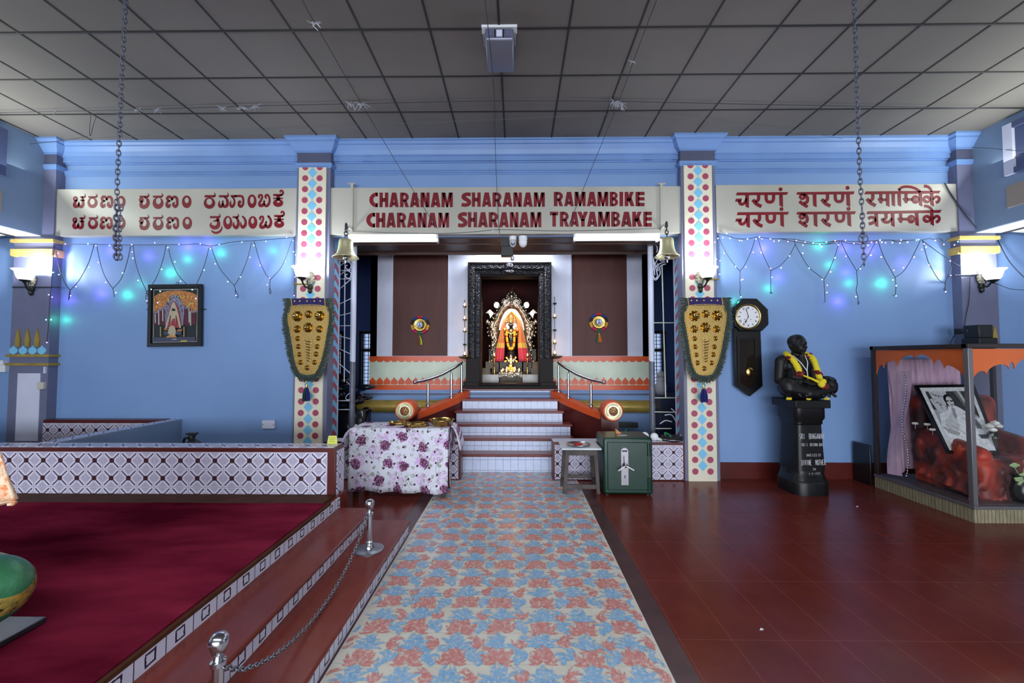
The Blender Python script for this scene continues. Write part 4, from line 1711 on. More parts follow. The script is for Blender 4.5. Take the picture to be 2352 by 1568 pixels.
# ---- bells on iron straps
def bell(label, cx, top, bot, rim, Y=5.36):
    c = P(cx, bot, Y=Y)
    R_ = (P(cx + rim, bot, Y=Y).x - P(cx - rim, bot, Y=Y).x) / 2
    H = P(cx, top, Y=Y).z - c.z
    r = thing('bell', label, 'bell', tuple(c), 'temple bells either side of the opening')
    m = MB()
    p = [(.02, 1.0), (.30, 1.0), (.47, .97), (.52, .90), (.54, .8), (.56, .6), (.60, .42), (.68, .25), (.82, .12), (.98, .03), (1.0, 0), (.96, -.01), (.80, .08), (.64, .24), (.56, .42), (.50, .7), (.46, .9), (.02, .93)]
    m.lathe([(a * R_, b * H) for a, b in p], c, 40)
    m.build('bell_body', M['brass_cream'], r, smooth=True)
    m = MB()
    m.cap((c.x, c.y, c.z + H * .9), (c.x, c.y, c.z - H * .02), .008, .008)
    m.ball((c.x, c.y, c.z - .0), .034, 12, 8)
    m.cap((c.x, c.y, c.z - .03), (c.x, c.y, c.z - .07), .012, .008)
    m.build('clapper', M['dullsteel'], r, smooth=True)
    m = MB()
    z = c.z + H
    for k in range(3):
        t = [(c.x + .022 * math.cos(a) * (1 if k % 2 else .2), c.y + .022 * math.cos(a) * (.2 if k % 2 else 1), z + .028 + k * .045 + .03 * math.sin(a)) for a in [2 * PI * j / 12 for j in range(12)]]
        m.tube(t, .007, 6, True)
    m.cap((c.x, c.y, z + .14), (c.x, c.y + .1, z + .20), .012, .012)
    m.ball((c.x, c.y, z + .17), (.02, .02, .05), 8, 6)
    m.build('shackle', mat('rusty_iron', (62, 58, 66), .7, .4), r, smooth=True)
    m = MB()
    zt = PZ(427, YSG, cx) + .015
    m.box(c.x - .018, c.x + .018, YSG - .022, YSG - .001, z + .15, zt)
    m.box(c.x - .05, c.x + .05, YSG - .04, YSG - .0, zt, zt + .012)
    m.box(c.x - .016, c.x + .016, c.y, YSG - .002, z + .17, z + .195)
    m.build('iron_strap', M['sign'], r)
    # bell cord
    return c


b1 = bell('pale brass bell hanging at the left end of the beam beside the chevrons', 794, 549, 592, 29)
b2 = bell('pale brass bell hanging at the right end of the beam beside the chevrons', 1532, 546, 590, 28)


# ---- heavy chains from the ceiling
def chain_links(m, pts, ln=.055, r=.006, w=.017):
    """interlocking oval links along a path"""
    path = [Vector(p) for p in pts]
    seg = []
    for a, b in zip(path, path[1:]):
        n = max(1, round((b - a).length / (ln * .72)))
        seg += [(a.lerp(b, (k + .5) / n), (b - a).normalized()) for k in range(n)]
    for i, (c, d) in enumerate(seg):
        u = d.orthogonal().normalized()
        if i % 2:
            u = d.cross(u)
        ov = [c + d * (ln / 2 * math.cos(t)) + u * (w * math.sin(t)) for t in [2 * PI * k / 10 for k in range(10)]]
        m.tube(ov, r, 5, True)


CL = P(285, 60, Z=ZC)
for lb, top, pts, bunch in (
        ('grey iron chain hanging from the ceiling before the Kannada board, its end doubled up', (289, 0), [(289, 0), (281, 150), (276, 270), (270, 400), (268, 470)], [(268, 470), (264, 530), (266, 594)]),
        ('grey iron chain hanging from the ceiling before the Devanagari board', (1962, 0), [(1962, 0), (1966, 130), (1970, 270), (1975, 400), (1980, 480)], [(1980, 480), (1982, 545), (1985, 608)])):
    Yc = 3.15
    m = MB()
    w3 = [P(x, y, Y=Yc) for x, y in pts]
    # carry the line on up to the ceiling
    w3 = [Vector((w3[0].x, Yc, ZC))] + [q for q in w3 if q.z < ZC - .02]
    chain_links(m, w3, .054, .0046, .0125)
    b3 = [P(x, y, Y=Yc - .01) for x, y in bunch]
    chain_links(m, b3, .054, .0048, .013)
    if bunch[0][0] < 1000:
        chain_links(m, [p + Vector((.022, .012, 0)) for p in b3], .054, .0048, .013)
        chain_links(m, [p + Vector((-.014, .022, 0)) for p in b3], .054, .0048, .013)
    else:
        c = P(1983, 548, Y=Yc)
        m.tube([(c.x + .035 * math.cos(t), c.y, c.z + .035 * math.sin(t)) for t in [2 * PI * k / 16 for k in range(16)]], .005, 6, True)
    tag(m.build('chain', M['chain'], org=tuple(w3[0]), smooth=True), lb, 'chain', 'iron chains hanging from the ceiling')

# ---- wires strung under the ceiling
def wire(label, pts, r=.004, mt=None, tufts=(), seed=1):
    m = MB()
    m.tube(catmull(pts, 4), r, 5)
    rr = random.Random(seed)
    for (t, n, L) in tufts:
        i = t * (len(pts) - 1)
        a = Vector(pts[int(i)]).lerp(Vector(pts[min(int(i) + 1, len(pts) - 1)]), i - int(i))
        for k in range(n):
            d = Vector((rr.uniform(-1, 1), rr.uniform(-.4, .4), rr.uniform(-1.2, .5))) * L
            o = Vector((rr.uniform(-L, L), 0, 0)) * .6
            m.tube([a + o, a + o + d * .5 + Vector((0, 0, rr.uniform(-.3, .3) * L)), a + o + d], [.004, .003, .0015], 4, m=1)
    return tag(m.build('wire', [mt or M['wire'], mat('tinsel_scrap', (176, 180, 190), .4, .4)], org='base'), label, 'wire', 'wires strung under the ceiling')


Y1 = 4.95
def zz(px, py, Y):
    p = P(px, py, Y=Y)
    return p if p.z < ZC - .03 else P(px, py, Z=ZC - .03)


wire('dark wire with tinsel scraps strung across under the ceiling on the left', [zz(0, 259, Y1), zz(300, 252, Y1), zz(600, 243, Y1), zz(830, 238, Y1), zz(1136, 232, Y1), zz(1420, 233, Y1), zz(1800, 241, Y1), zz(2352, 250, Y1)], .0035,
     tufts=[(.15, 10, .05), (.06, 6, .05), (.28, 12, .06), (.9 / 3.4, 8, .05), (2.9 / 7, 16, .06), (4.98 / 7, 22, .075), (1.7 / 7, 14, .05), (1.2 / 7, 14, .05)])
Y2 = 4.55
wire('dark wire running from the ceiling down past CHARANAM on the left of the beam', [zz(694, 0, 2.9), zz(727, 60, 3.3), zz(830, 238, Y1), zz(960, 455, 5.35), zz(1012, 536, 5.58)], .0035, tufts=[(.22, 12, .05), (.5, 22, .08)], seed=3)
wire('dark wire running down the middle of the ceiling to the security cameras', [zz(1114, 0, 3.0), zz(1128, 130, 3.6), zz(1136, 232, Y1 - .02), zz(1137, 320, 5.3), zz(1143, 470, 5.5), zz(1147, 536, 5.53)], .0035, seed=4)
wire('dark wire running from the ceiling down past RAMAMBIKE on the right of the beam', [zz(1508, 0, 2.9), zz(1466, 110, 3.6), zz(1420, 237, Y1 - .03), zz(1350, 408, 5.3), zz(1300, 535, 5.58)], .0035, tufts=[(.5, 20, .07), (.3, 6, .04)], seed=5)
wire('thin wire sagging along the ceiling above the cornice', [zz(188, 318, 5.2), zz(400, 308, 5.3), zz(620, 300, 5.3), zz(800, 288, 5.3), zz(1130, 275, 5.2), zz(1420, 262, Y1), zz(1600, 272, 5.1), zz(1800, 298, 5.3), zz(1935, 318, 5.4)], .0025, mat('grey_wire', (92, 94, 100), .6), seed=6)
wire('slack wire drooping across the left gallery wall to the corner capital', [zz(0, 335, 5.3), zz(75, 330, 5.35), zz(150, 322, 5.3), zz(200, 313, 5.2)], .0035, seed=7)
wire('wire loop hanging from the wire near the left corner', [zz(209, 262, Y1), zz(206, 300, Y1), zz(208, 312, Y1), zz(215, 285, Y1), zz(223, 262, Y1)], .003, seed=8)
wire('dark cable sloping down over the end of the Devanagari board', [zz(2170, 420, 5.53), zz(2185, 447, 5.53), zz(2215, 490, 5.51), zz(2243, 524, 5.48)], .009, seed=9)
wire('thin wire crossing the right gallery wall', [zz(2231, 338, 5.4), zz(2290, 342, 5.2), zz(2352, 348, 4.9)], .003, seed=10)
wire('thin black cable hanging below the sconce of the right corner pilaster', [zz(2228, 636, 5.51), zz(2226, 690, 5.515), zz(2220, 720, 5.515), zz(2214, 760, 5.515)], .004, seed=11)
wire('black cable running from the right sconce out of the picture with an inline switch', [zz(2262, 643, 5.45), zz(2290, 652, 5.3), zz(2320, 663, 5.2), zz(2352, 666, 5.1)], .0035, tufts=[], seed=12)
wire('cable drooping from the aisle ceiling at the far right', [zz(2290, 548, 5.6), zz(2318, 600, 5.55), zz(2352, 637, 5.4)], .006, seed=13)
wire('thin cable along the lower edge of the centre board', [zz(795, 530, 5.54), zz(830, 532, 5.54), zz(1000, 536, 5.54), zz(1090, 532, 5.54), zz(1150, 527, 5.54), zz(1300, 530, 5.54), zz(1520, 524, 5.54)], .003, mat('grey_wire', (92, 94, 100), .6), tufts=[(.62, 14, .03)], seed=14)

# ---- ceiling fitting: speaker box with a perforated hood
c0 = P(1146, 60, Z=ZC)
r = thing('ceiling_box', 'grey metal spotlight box with three windows under the ceiling, top centre', 'lamp', tuple(c0))
bx0, bx1 = P(1114, 60, Y=c0.y).x, P(1180, 60, Y=c0.y).x
yb = c0.y
grey_m = mat('grey_lacquered_metal', (124, 128, 146), .4, .5)
m = MB()
m.box(bx0 - .03, bx1 + .03, yb - .02, yb + .06, ZC - .025, ZC - .001)
m.build('mounting_plate', M['white'], r)
m = MB()
m.prism([(bx0, yb - .02, ZC - .03), (bx0, yb - .02, ZC - .14), (bx0, yb + .10, ZC - .17), (bx0, yb + .36, ZC - .17), (bx0, yb + .42, ZC - .13), (bx0, yb + .42, ZC - .03)], (bx1 - bx0, 0, 0))
m.build('housing', grey_m, r, bevel=.015)
m = MB()
for k in (-1, 0, 1):
    x = (bx0 + bx1) / 2 + k * (bx1 - bx0) * .31
    m.box(x - .025, x + .025, yb - .028, yb - .018, ZC - .115, ZC - .055, 0 if k == 0 else 1)
for k in (-1, 1):
    x = (bx0 + bx1) / 2 + k * (bx1 - bx0) * .15
    m.box(x - .005, x + .005, yb - .026, yb - .018, ZC - .12, ZC - .05, 2)
m.build('windows', [M['greywhite'], mat('violet_lens', (96, 96, 130), .15), M['black']], r)
for x in (bx0 - .008, bx1 + .008):
    m = MB()
    m.box(x - .012, x + .012, yb + .05, yb + .09, ZC - .12, ZC - .005)
    m.build('bracket', M['dullsteel'], r)

# ---- cameras and the little black speaker under the beam
cam_grey = mat('camera_grey', (176, 180, 190), .35)
for lb, px, mt, wdt in (('grey dome security camera with a dark lens under the beam', 1178, cam_grey, 17), ('white dome security camera under the beam, right of the grey one', 1201, M['white'], 20)):
    Yc = 5.60
    c = P(px, 556, Y=Yc)
    rad = wdt / 2 * Yc / F
    r = thing('security_camera', lb, 'camera', (c.x, Yc, ZB - .012), 'security cameras under the beam')
    m = MB(); m.lathe([(.01, 0), (rad, 0), (rad * 1.02, -.035), (rad * .98, -.05), (.01, -.05)], (c.x, Yc, ZB - .014), 24)
    m.build('base', M['white'], r, smooth=40)
    m = MB(); m.ball((c.x, Yc, ZB - .09), (rad * .98, rad * .98, .075), 20, 12)
    m.build('dome', mt, r, smooth=True)
    m = MB(); m.lathe([(.005, .0), (.026 if wdt < 19 else .010, .0), (.026 if wdt < 19 else .010, -.01), (.005, -.01)], (c.x, Yc - rad * .86, ZB - .115), 18, 'y')
    m.build('lens', M['black_gloss'], r, smooth=40)
c = P(1165, 578, Y=5.64)
r = thing('speaker', 'small black speaker hanging in the middle under the beam', 'speaker', (c.x, c.y, ZB))
m = MB()
m.box(c.x - .085, c.x + .085, c.y - .05, c.y + .05, c.z - .07, c.z + .07)
m.build('cabinet', M['black'], r, bevel=.008)
m = MB(); m.box(c.x - .09, c.x + .02, c.y - .02, c.y + .03, c.z + .05, ZB - .013); m.build('bracket', M['black'], r)
c2 = P(1177, 592, Y=5.62)
m = MB(); m.lathe([(.012, .03), (.026, .02), (.028, -.02), (.02, -.035), (.004, -.038)], c2, 16)
m.cap((c2.x, c2.y, c2.z + .02), (c2.x, c2.y + .02, c2.z + .08), .006)
tag(m.build('sensor', M['dullsteel'], org='base', smooth=40), 'small grey cylindrical sensor below the black speaker', 'sensor')

# ---- strings of fairy lights: wires with little bulbs
FG = mat('bulb_green', (120, 255, 214), .3, es=14, emit=(110, 255, 210))
FV = mat('bulb_violet', (168, 132, 255), .3, es=14, emit=(150, 110, 255))
FW = mat('bulb_white', (210, 236, 255), .3, es=14, emit=(205, 232, 255))
FR = mat('bulb_red', (255, 150, 150), .3, es=12, emit=(255, 110, 110))


def string_light(label, k, ox, oy, segs, bulbs, Y):
    pt = lambda x, y, d=0: P(ox + x / k, oy + y / k, Y=Y - d)
    r = thing('string_light', label, 'lights', tuple(pt(*segs[0][0])))
    m = MB()
    for sg in segs:
        m.tube(catmull([pt(x, y) for x, y in sg], 4), .0040, 5)
    m.build('wire', M['wire'], r, smooth=True)
    pr = {}
    for (x, y, cmt) in bulbs:
        c = pt(x, y, .012)
        if cmt.name not in pr:
            mm = MB()
            mm.ball((0, 0, 0), (.0068, .006, .0068), 8, 6)
            o = mm.build('bulb', cmt, r, smooth=True, local=True)
            pr[cmt.name] = o
        else:
            o = pr[cmt.name].copy()
            COL.objects.link(o)
            o.parent = r
        o.location = c - WL[r.name]


k1 = 7.84
la = [[(180, 205), (400, 235), (800, 240), (910, 240), (1190, 250), (1600, 255), (2230, 250)],
      [(200, 260), (240, 440), (290, 700), (380, 930), (478, 1070)], [(478, 1070), (640, 890), (800, 600), (880, 360), (910, 240)],
      [(955, 250), (1010, 520), (1080, 760), (1170, 930), (1250, 1040)], [(1250, 1040), (1380, 890), (1450, 740), (1520, 500), (1570, 270)],
      [(1612, 260), (1650, 540), (1720, 780), (1790, 950), (1857, 1095)], [(1857, 1095), (1930, 1010), (2050, 800), (2150, 520), (2205, 260)],
      [(478, 1070), (460, 1160), (450, 1245), (475, 1160), (478, 1075)], [(1250, 1040), (1265, 1120), (1278, 1190)], [(1857, 1095), (1845, 1200), (1870, 1310), (1895, 1240), (1860, 1100)],
      [(190, 260), (160, 700), (140, 1000), (110, 1300), (90, 1700), (60, 2000)]]
s2 = k1 / 7.587
B = lambda L: L
off = lambda x, y: ((380 - 100 + x / 7.587) * k1, y / 7.587 * k1)
lb_ = [[(40, 240), (350, 240), (560, 228), (775, 262), (930, 242), (1200, 190), (1530, 172), (1900, 145), (2230, 115)],
       [(55, 300), (100, 490), (220, 760), (420, 980)], [(510, 990), (610, 780), (690, 560), (760, 290)],
       [(795, 280), (880, 510), (980, 700), (1200, 955)], [(1200, 955), (1320, 760), (1430, 480), (1500, 200)],
       [(1545, 180), (1640, 510), (1740, 740), (1825, 850)], [(1825, 850), (2000, 660), (2110, 430), (2190, 200), (2240, 110)],
       [(1205, 960), (1225, 1040), (1270, 1130), (1255, 1165), (1225, 1110), (1215, 1020)], [(1825, 855), (1820, 990), (1840, 1050), (1825, 1100), (1810, 1040), (1818, 990)],
       [(2250, 110), (2250, 400), (2255, 700), (2240, 1150)]]
la += [[off(x, y) for x, y in sg] for sg in lb_]
bl = [(390, 237, FV), (800, 232, FG), (945, 268, FV), (1187, 262, FG), (1587, 248, FV), (2003, 215, FV), (2238, 302, FG), (138, 340, FV), (262, 404, FV), (985, 567, FV), (817, 655, FV),
      (1595, 380, FV), (1607, 492, FG), (1424, 758, FG), (2127, 692, FG), (174, 748, FG), (276, 788, FG), (94, 790, FG), (1118, 927, FV), (585, 1005, FV), (488, 1168, FV), (1303, 1112, FG), (1702, 892, FG),
      (1940, 1053, FG), (2100, 1087, FG), (1857, 1260, FV), (94, 1150, FV), (155, 1192, FV), (2057, 1293, FV), (45, 1600, FG), (135, 1600, FG), (60, 2010, FV)]
bl += [off(x, y) + (c,) for x, y, c in [(235, 235, FV), (607, 225, FV), (785, 312, FG), (936, 240, FV), (1331, 198, FG), (1540, 255, FG), (1752, 185, FG), (2110, 112, FV), (165, 540, FG), (262, 878, FV), (674, 682, FG),
       (866, 575, FV), (1085, 885, FG), (1307, 802, FG), (1475, 462, FV), (1650, 602, FV), (1813, 825, FV), (1775, 940, FV), (2090, 537, FG), (2232, 363, FG), (2220, 165, FV), (2268, 417, FV), (2262, 750, FV), (2256, 800, FV),
       (2242, 1128, FV), (1228, 1125, FV), (467, 1025, FG), (527, 1178, FV)]]
string_light('string of green and violet fairy lights festooned over the framed picture on the left wall', k1, 100, 530, la, bl, 5.50)
k2 = 8.254
lc = [[(50, 40), (230, 85), (420, 145), (640, 150), (810, 110)], [(810, 110), (1050, 145), (1300, 150), (1540, 160)], [(1250, 145), (1500, 200), (1720, 235), (2000, 262), (2300, 235)], [(1540, 160), (1850, 220), (2100, 215), (2300, 190)],
      [(80, 100), (220, 400), (400, 660), (495, 760)], [(495, 760), (580, 650), (700, 390), (785, 130)], [(495, 760), (492, 1000), (500, 1080), (488, 1150), (510, 1245)],
      [(830, 130), (910, 400), (1010, 620), (1075, 750)], [(1075, 755), (1240, 665), (1370, 540), (1450, 430), (1535, 260)], [(1535, 165), (1535, 260)], [(1075, 755), (1078, 1150), (1105, 1170), (1085, 1188), (1065, 1170), (1078, 1150)],
      [(1540, 260), (1640, 440), (1800, 690), (2085, 920)], [(2085, 920), (2180, 750), (2290, 480), (2380, 180)], [(2085, 920), (2095, 1150), (2105, 1330), (2075, 1355)],
      [(65, 80), (75, 500), (80, 700), (95, 790)]]
off2 = lambda x, y: ((1900 - 1640 + x / 7.35) * k2, y / 7.35 * k2)
ld = [[(0, 192), (210, 168), (420, 180), (620, 178), (830, 165)], [(0, 222), (200, 170), (330, 205), (520, 225), (720, 205), (830, 165)], [(830, 162), (1050, 155), (1200, 185), (1380, 158), (1570, 155)], [(830, 165), (1000, 158), (1240, 160), (1570, 155)],
      [(1590, 155), (1720, 130), (1800, 145), (1900, 130), (1970, 185), (2050, 130)], [(1600, 160), (1900, 380), (2140, 540), (2352, 650)],
      [(235, 185), (350, 430), (495, 670)], [(495, 680), (580, 590), (700, 400), (815, 190)], [(495, 680), (508, 880), (490, 1010), (520, 1130), (520, 1240), (540, 1210), (515, 1180)],
      [(860, 180), (960, 450), (1080, 670), (1145, 785)], [(1145, 785), (1260, 710), (1350, 600), (1460, 400), (1570, 165)], [(1145, 785), (1160, 950), (1145, 1085), (1105, 1080)],
      [(1610, 160), (1680, 440), (1740, 590), (1880, 820), (1990, 875)], [(1990, 875), (2050, 740), (2110, 580)], [(1990, 875), (1990, 950), (1970, 980), (1990, 1015), (1995, 970)]]
lc += [[off2(x, y) for x, y in sg] for sg in ld]
br = [(240, 52, FW), (75, 143, FW), (168, 130, FR), (303, 143, FW), (485, 183, FW), (528, 187, FR), (637, 155, FW), (793, 155, FW), (862, 115, FW), (910, 153, FV), (1068, 153, FW), (1137, 195, FR), (1230, 187, FW), (1402, 203, FR), (1558, 183, FR),
      (1730, 212, FR), (1685, 270, FR), (1880, 232, FW), (2005, 260, FR), (2040, 302, FR), (2130, 210, FG), (193, 423, FR), (745, 405, FR), (893, 412, FW), (1432, 477, FW), (1683, 423, FW), (410, 677, FW), (603, 685, FR), (1073, 712, FR), (1272, 702, FW),
      (1803, 707, FG), (2052, 920, FW), (2213, 780, FR), (2297, 510, FW), (517, 930, FW), (548, 918, FR), (1097, 880, FG), (2147, 1030, FR), (2140, 1168, FW), (510, 1250, FG), (105, 822, FR), (115, 565, FV), (48, 538, FV), (12, 215, FR)]
br += [off2(x, y) + (c,) for x, y, c in [(135, 168, FR), (310, 162, FR), (190, 237, FR), (450, 212, FR), (568, 205, FR), (690, 245, FW), (748, 193, FR), (832, 195, FR), (893, 158, FW), (922, 192, FW), (985, 202, FR), (1100, 200, FW), (1228, 205, FW), (1247, 155, FR),
       (1357, 192, FW), (1508, 155, FG), (1545, 148, FG), (1632, 220, FR), (1670, 275, FW), (1825, 163, FR), (1970, 230, FR), (2147, 237, FR), (2208, 182, FG), (315, 427, FR), (738, 412, FW), (912, 442, FW), (1127, 665, FR), (1287, 623, FR), (1467, 443, FW),
       (1597, 315, FR), (1718, 577, FR), (1915, 792, FW), (2077, 507, FR), (2088, 753, FR), (558, 640, FW), (1110, 828, FG), (1167, 925, FW), (1163, 1098, FG), (485, 1110, FW), (2000, 1028, FW), (60, 692, FR), (132, 455, FW)]]
string_light('string of red and white fairy lights festooned over the clock wall on the right', k2, 1640, 530, lc, br, 5.50)
# their glow on the wall: the brightest bulbs as small lamps
GR_, VI_ = (.04, 1, .40), (.30, .12, 1)
for px, py, c, pw in ((280, 675, GR_, .5), (381, 624, GR_, .55), (138, 733, GR_, .32), (420, 592, GR_, .30), (497, 577, GR_, .42), (620, 572, GR_, .2), (312, 650, GR_, .16), (150, 590, VI_, .5), (242, 572, VI_, .4), (330, 585, VI_, .3), (420, 562, VI_, .5), (470, 560, VI_, .5),
                      (590, 600, VI_, .2), (220, 672, VI_, .4), (145, 686, VI_, .3), (1760, 568, VI_, .7), (1890, 560, GR_, .45), (1915, 605, GR_, .3), (1772, 660, GR_, .3), (1692, 690, GR_, .2), (2036, 648, GR_, .55), (1961, 648, GR_, .3),
                      (1950, 567, VI_, .45), (2010, 572, VI_, .5), (1955, 622, VI_, .3), (1935, 690, VI_, .4), (1795, 635, VI_, .3), (2085, 600, VI_, .25)):
    o = lamp('fairy_lamp', 'POINT', tuple(P(px, py, Y=5.58)), pw * 1.5, c, .02)
# ================================================================ things standing before the opening
# ---- table under a flowered cloth
TX0, TX1, TY0, TY1, TZ = -1.93, -.79, 4.78, 5.26, .80
r = thing('table', 'table hidden under the flowered cloth at the left low wall', 'table', ((TX0 + TX1) / 2, (TY0 + TY1) / 2, 0))
m = MB(); m.box(TX0 + .02, TX1 - .02, TY0 + .02, TY1 - .02, TZ - .03, TZ - .004); m.build('tabletop', M['timber'], r)
for x in (TX0 + .06, TX1 - .06):
    for y in (TY0 + .06, TY1 - .06):
        m = MB(); m.box(x - .025, x + .025, y - .025, y + .025, 0, TZ - .03); m.build('leg', M['timber'], r)
# flowered cloth: rose clusters, lilac sprays, vines and leaves
s = Sh('flowered_cloth')
wob = s.noise(9, 3)
S2 = 1.0
xx, zz_ = s.x + s.y * .0, s.z - s.y * .9
co = s.vec(xx + (wob - .5) * .02, zz_ + (wob - .5) * .02)
base = s.mix(s.noise(3, 3), (206, 206, 222), (226, 226, 238))


def cluster(sc, ox, oz, r0):
    cc = s.vec(xx + ox, zz_ + oz)
    d = s.vor(sc, 'F1', 'Distance', cc, .65, '2D')
    return d


n_p = s.noise(34, 4, .7)
n_q = s.noise(58, 3, .7)
lil = cluster(4.2, .31, .17, 0)
c = s.mix((lil.lt(.36) * n_p.gt(.50)) * .75, base, (204, 158, 214))
vine = (s.noise(5.5, 1) * 9).fr()
c = s.mix(((vine - .5).abs().lt(.045)) * s.noise(4, 1).gt(.5) * .8, c, (132, 146, 120))
lf = cluster(10.5, .11, .45, 0)
c = s.mix((lf.lt(.22) * n_q.gt(.5)) * .85, c, (120, 132, 104))
ros = cluster(4.2, 0, 0, 0)
petal = s.vor(46, 'F1', 'Distance', s.vec(xx, zz_), 1, '2D')
c = s.mix((ros + (n_p - .5) * .42).lt(.235), c, s.mix(petal.gt(.36), s.mix(n_q.gt(.52), (196, 132, 186), (134, 92, 126)), (96, 60, 82)))
c = s.mix((ros + (n_q - .5) * .3).lt(.10), c, s.mix(petal.gt(.3), (180, 124, 168), (88, 52, 74)))
dot_ = cluster(8.3, .53, .71, 0)
c = s.mix((dot_ + (n_q - .5) * .2).lt(.10), c, (78, 40, 66))
s.col(c).set(rough=.85, spec=.2).bump(s.noise(300, 2), .1)
M['flowered'] = s.m
m = MB()
hem = .065


def cloth_side(pts, drop, nx_, ny_):
    """skirt of the cloth along one edge; pts: list of (x, y), outward normal"""
    n, k = len(pts), 14
    b = m.n()
    for i, (x, y) in enumerate(pts):
        for j in range(k):
            t = j / (k - 1)
            wv = .012 * math.sin(i * .55 + 1) * t + .008 * math.sin(i * 1.3 + 2) * t + .016 * t * t
            m.v.append(Vector((x + nx_ * wv, y + ny_ * wv, TZ - t * (drop(i / (n - 1))))))
    for i in range(n - 1):
        for j in range(k - 1):
            m.f.append([b + i * k + j, b + (i + 1) * k + j, b + (i + 1) * k + j + 1, b + i * k + j + 1]); m.m.append(0)


nn = 44
m.grid(nn, 12, lambda a, b: (TX0 + (TX1 - TX0) * a, TY0 + (TY1 - TY0) * b, TZ + .0015 * math.sin(a * 30) * math.sin(b * 9)))
cloth_side([(TX0 + (TX1 - TX0) * i / (nn - 1), TY0) for i in range(nn)], lambda t: .70 + .035 * t + .008 * math.sin(t * 23), 0, -1)
cloth_side([(TX0, TY1 - (TY1 - TY0) * i / 19) for i in range(20)], lambda t: .5 + .2 * t, -1, 0)
cloth_side([(TX1, TY0 + (TY1 - TY0) * i / 19) for i in range(20)], lambda t: .70 - .45 * min(1, t * 2.2), 1, 0)
# gathered corner thrown over the right end
m.grid(14, 10, lambda a, b: (TX1 + .012 + .11 * b + .018 * math.sin(a * 9), TY0 + .12 + .34 * a, TZ + .01 + .012 * math.sin(a * 11 + b * 4) - .22 * b * b - .05 * b))
m.grid(16, 8, lambda a, b: (TX0 - .005 - .17 * b * (1 - a * .5) - .012 * math.sin(b * 8), TY0 + .002 + .30 * a - .0, TZ - .01 - .26 * b - .28 * b * a - .03 * math.sin(a * 7)))
cl = m.build('tablecloth', M['flowered'], org='base', smooth=50)
sm = cl.modifiers.new('thickness', 'SOLIDIFY'); sm.thickness = .003; sm.offset = 1
tag(cl, 'white tablecloth with purple and lilac flowers over the table on the left', 'tablecloth')


def dish(name, label, px, py, rpx, h, Y, cat, prof, mt, group=None):
    c = P(px, py, Y=Y)
    c.z = TZ + .005
    R_ = rpx * Y / F
    m = MB()
    m.lathe([(a * R_, b * h) for a, b in prof], c, 48)
    return tag(m.build(name, mt, org='base', smooth=50), label, cat, group)


plate_p = [(.01, .06), (.86, .06), (.93, .25), (.98, .95), (1.0, 1.0), (1.02, .92), (.97, .15), (.90, 0), (.01, 0)]
dish('brass_plate', 'brass plate on the flowered cloth, leftmost and furthest back', 916, 971, 23, .022, 5.12, 'plate', plate_p, M['brass'], 'brass plates on the flowered table')
dish('brass_plate', 'brass plate on the flowered cloth, in front between the other plate and the bowl', 956, 974, 28, .028, 4.97, 'plate', plate_p, M['brass'], 'brass plates on the flowered table')
dish('brass_bowl', 'deep brass bowl on the right end of the flowered table', 1015, 970, 29, .075, 5.0, 'bowl', [(.01, .05), (.62, .05), (.66, .12), (.88, .85), (.98, .97), (1.0, 1.0), (1.0, .95), (.92, .86), (.70, .06), (.64, 0), (.01, 0)], M['brass'])

# ---- small stool with a tray
sx0, sx1, sy0, sy1, sz = .545, .995, 4.97, 5.33, .545
r = thing('stool', 'dark wooden stool with a white top beside the green safe', 'stool', ((sx0 + sx1) / 2, (sy0 + sy1) / 2, 0))
oldw = mat('worn_grey_timber', (74, 64, 62), .6, var=.3, vs=9)
m = MB(); m.box(sx0 - .01, sx1 + .01, sy0 - .02, sy1 + .01, sz - .02, sz); m.build('seat', mat('white_laminate', (206, 214, 220), .3, var=.1, vs=6), r, bevel=.004)
lg = []
for i, (x, y) in enumerate(((sx0 + .06, sy0 + .03), (sx1 - .06, sy0 + .03), (sx0 + .06, sy1 - .04), (sx1 - .06, sy1 - .04))):
    dx = -.035 if i % 2 == 0 else .035
    m = MB()
    m.add([(x - .022, y - .022, sz - .02), (x + .022, y - .022, sz - .02), (x + .022, y + .022, sz - .02), (x - .022, y + .022, sz - .02),
           (x - .022 + dx, y - .022, 0), (x + .022 + dx, y - .022, 0), (x + .022 + dx, y + .022, 0), (x - .022 + dx, y + .022, 0)],
          [(0, 1, 2, 3), (7, 6, 5, 4), (0, 4, 5, 1), (1, 5, 6, 2), (2, 6, 7, 3), (3, 7, 4, 0)])
    m.build('leg', oldw, r, bevel=.003)
m = MB()
m.box(sx0 + .05, sx1 - .05, sy0 + .01, sy0 + .03, sz - .09, sz - .02)
m.box(sx0 + .05, sx1 - .05, sy1 - .05, sy1 - .03, sz - .09, sz - .02)
m.box(sx0 + .04, sx0 + .06, sy0 + .03, sy1 - .04, sz - .09, sz - .02)
m.box(sx1 - .06, sx1 - .04, sy0 + .03, sy1 - .04, sz - .09, sz - .02)
m.build('apron', oldw, r)
m = MB()
m.box(sx0 + .05, sx1 - .05, sy0 + .015, sy0 + .04, .06, .11)
m.box(sx0 + .05, sx1 - .05, sy1 - .05, sy1 - .03, .10, .14)
m.box(sx0 + .02, sx0 + .05, sy0 + .04, sy1 - .05, .08, .12)
m.box(sx1 - .05, sx1 - .02, sy0 + .04, sy1 - .05, .08, .12)
m.build('stretcher', oldw, r)
c = P(1328, 1019, Y=5.12); c.z = sz + .002
m = MB(); m.lathe([(.01, .002), (.10, .002), (.135, .018), (.142, .022), (.145, .020), (.135, .010), (.10, -.0), (.01, -.0)], c, 40)
tag(m.build('steel_plate', M['steel'], org='base', smooth=50), 'shiny steel plate with red powder on the white stool', 'plate')
m = MB()
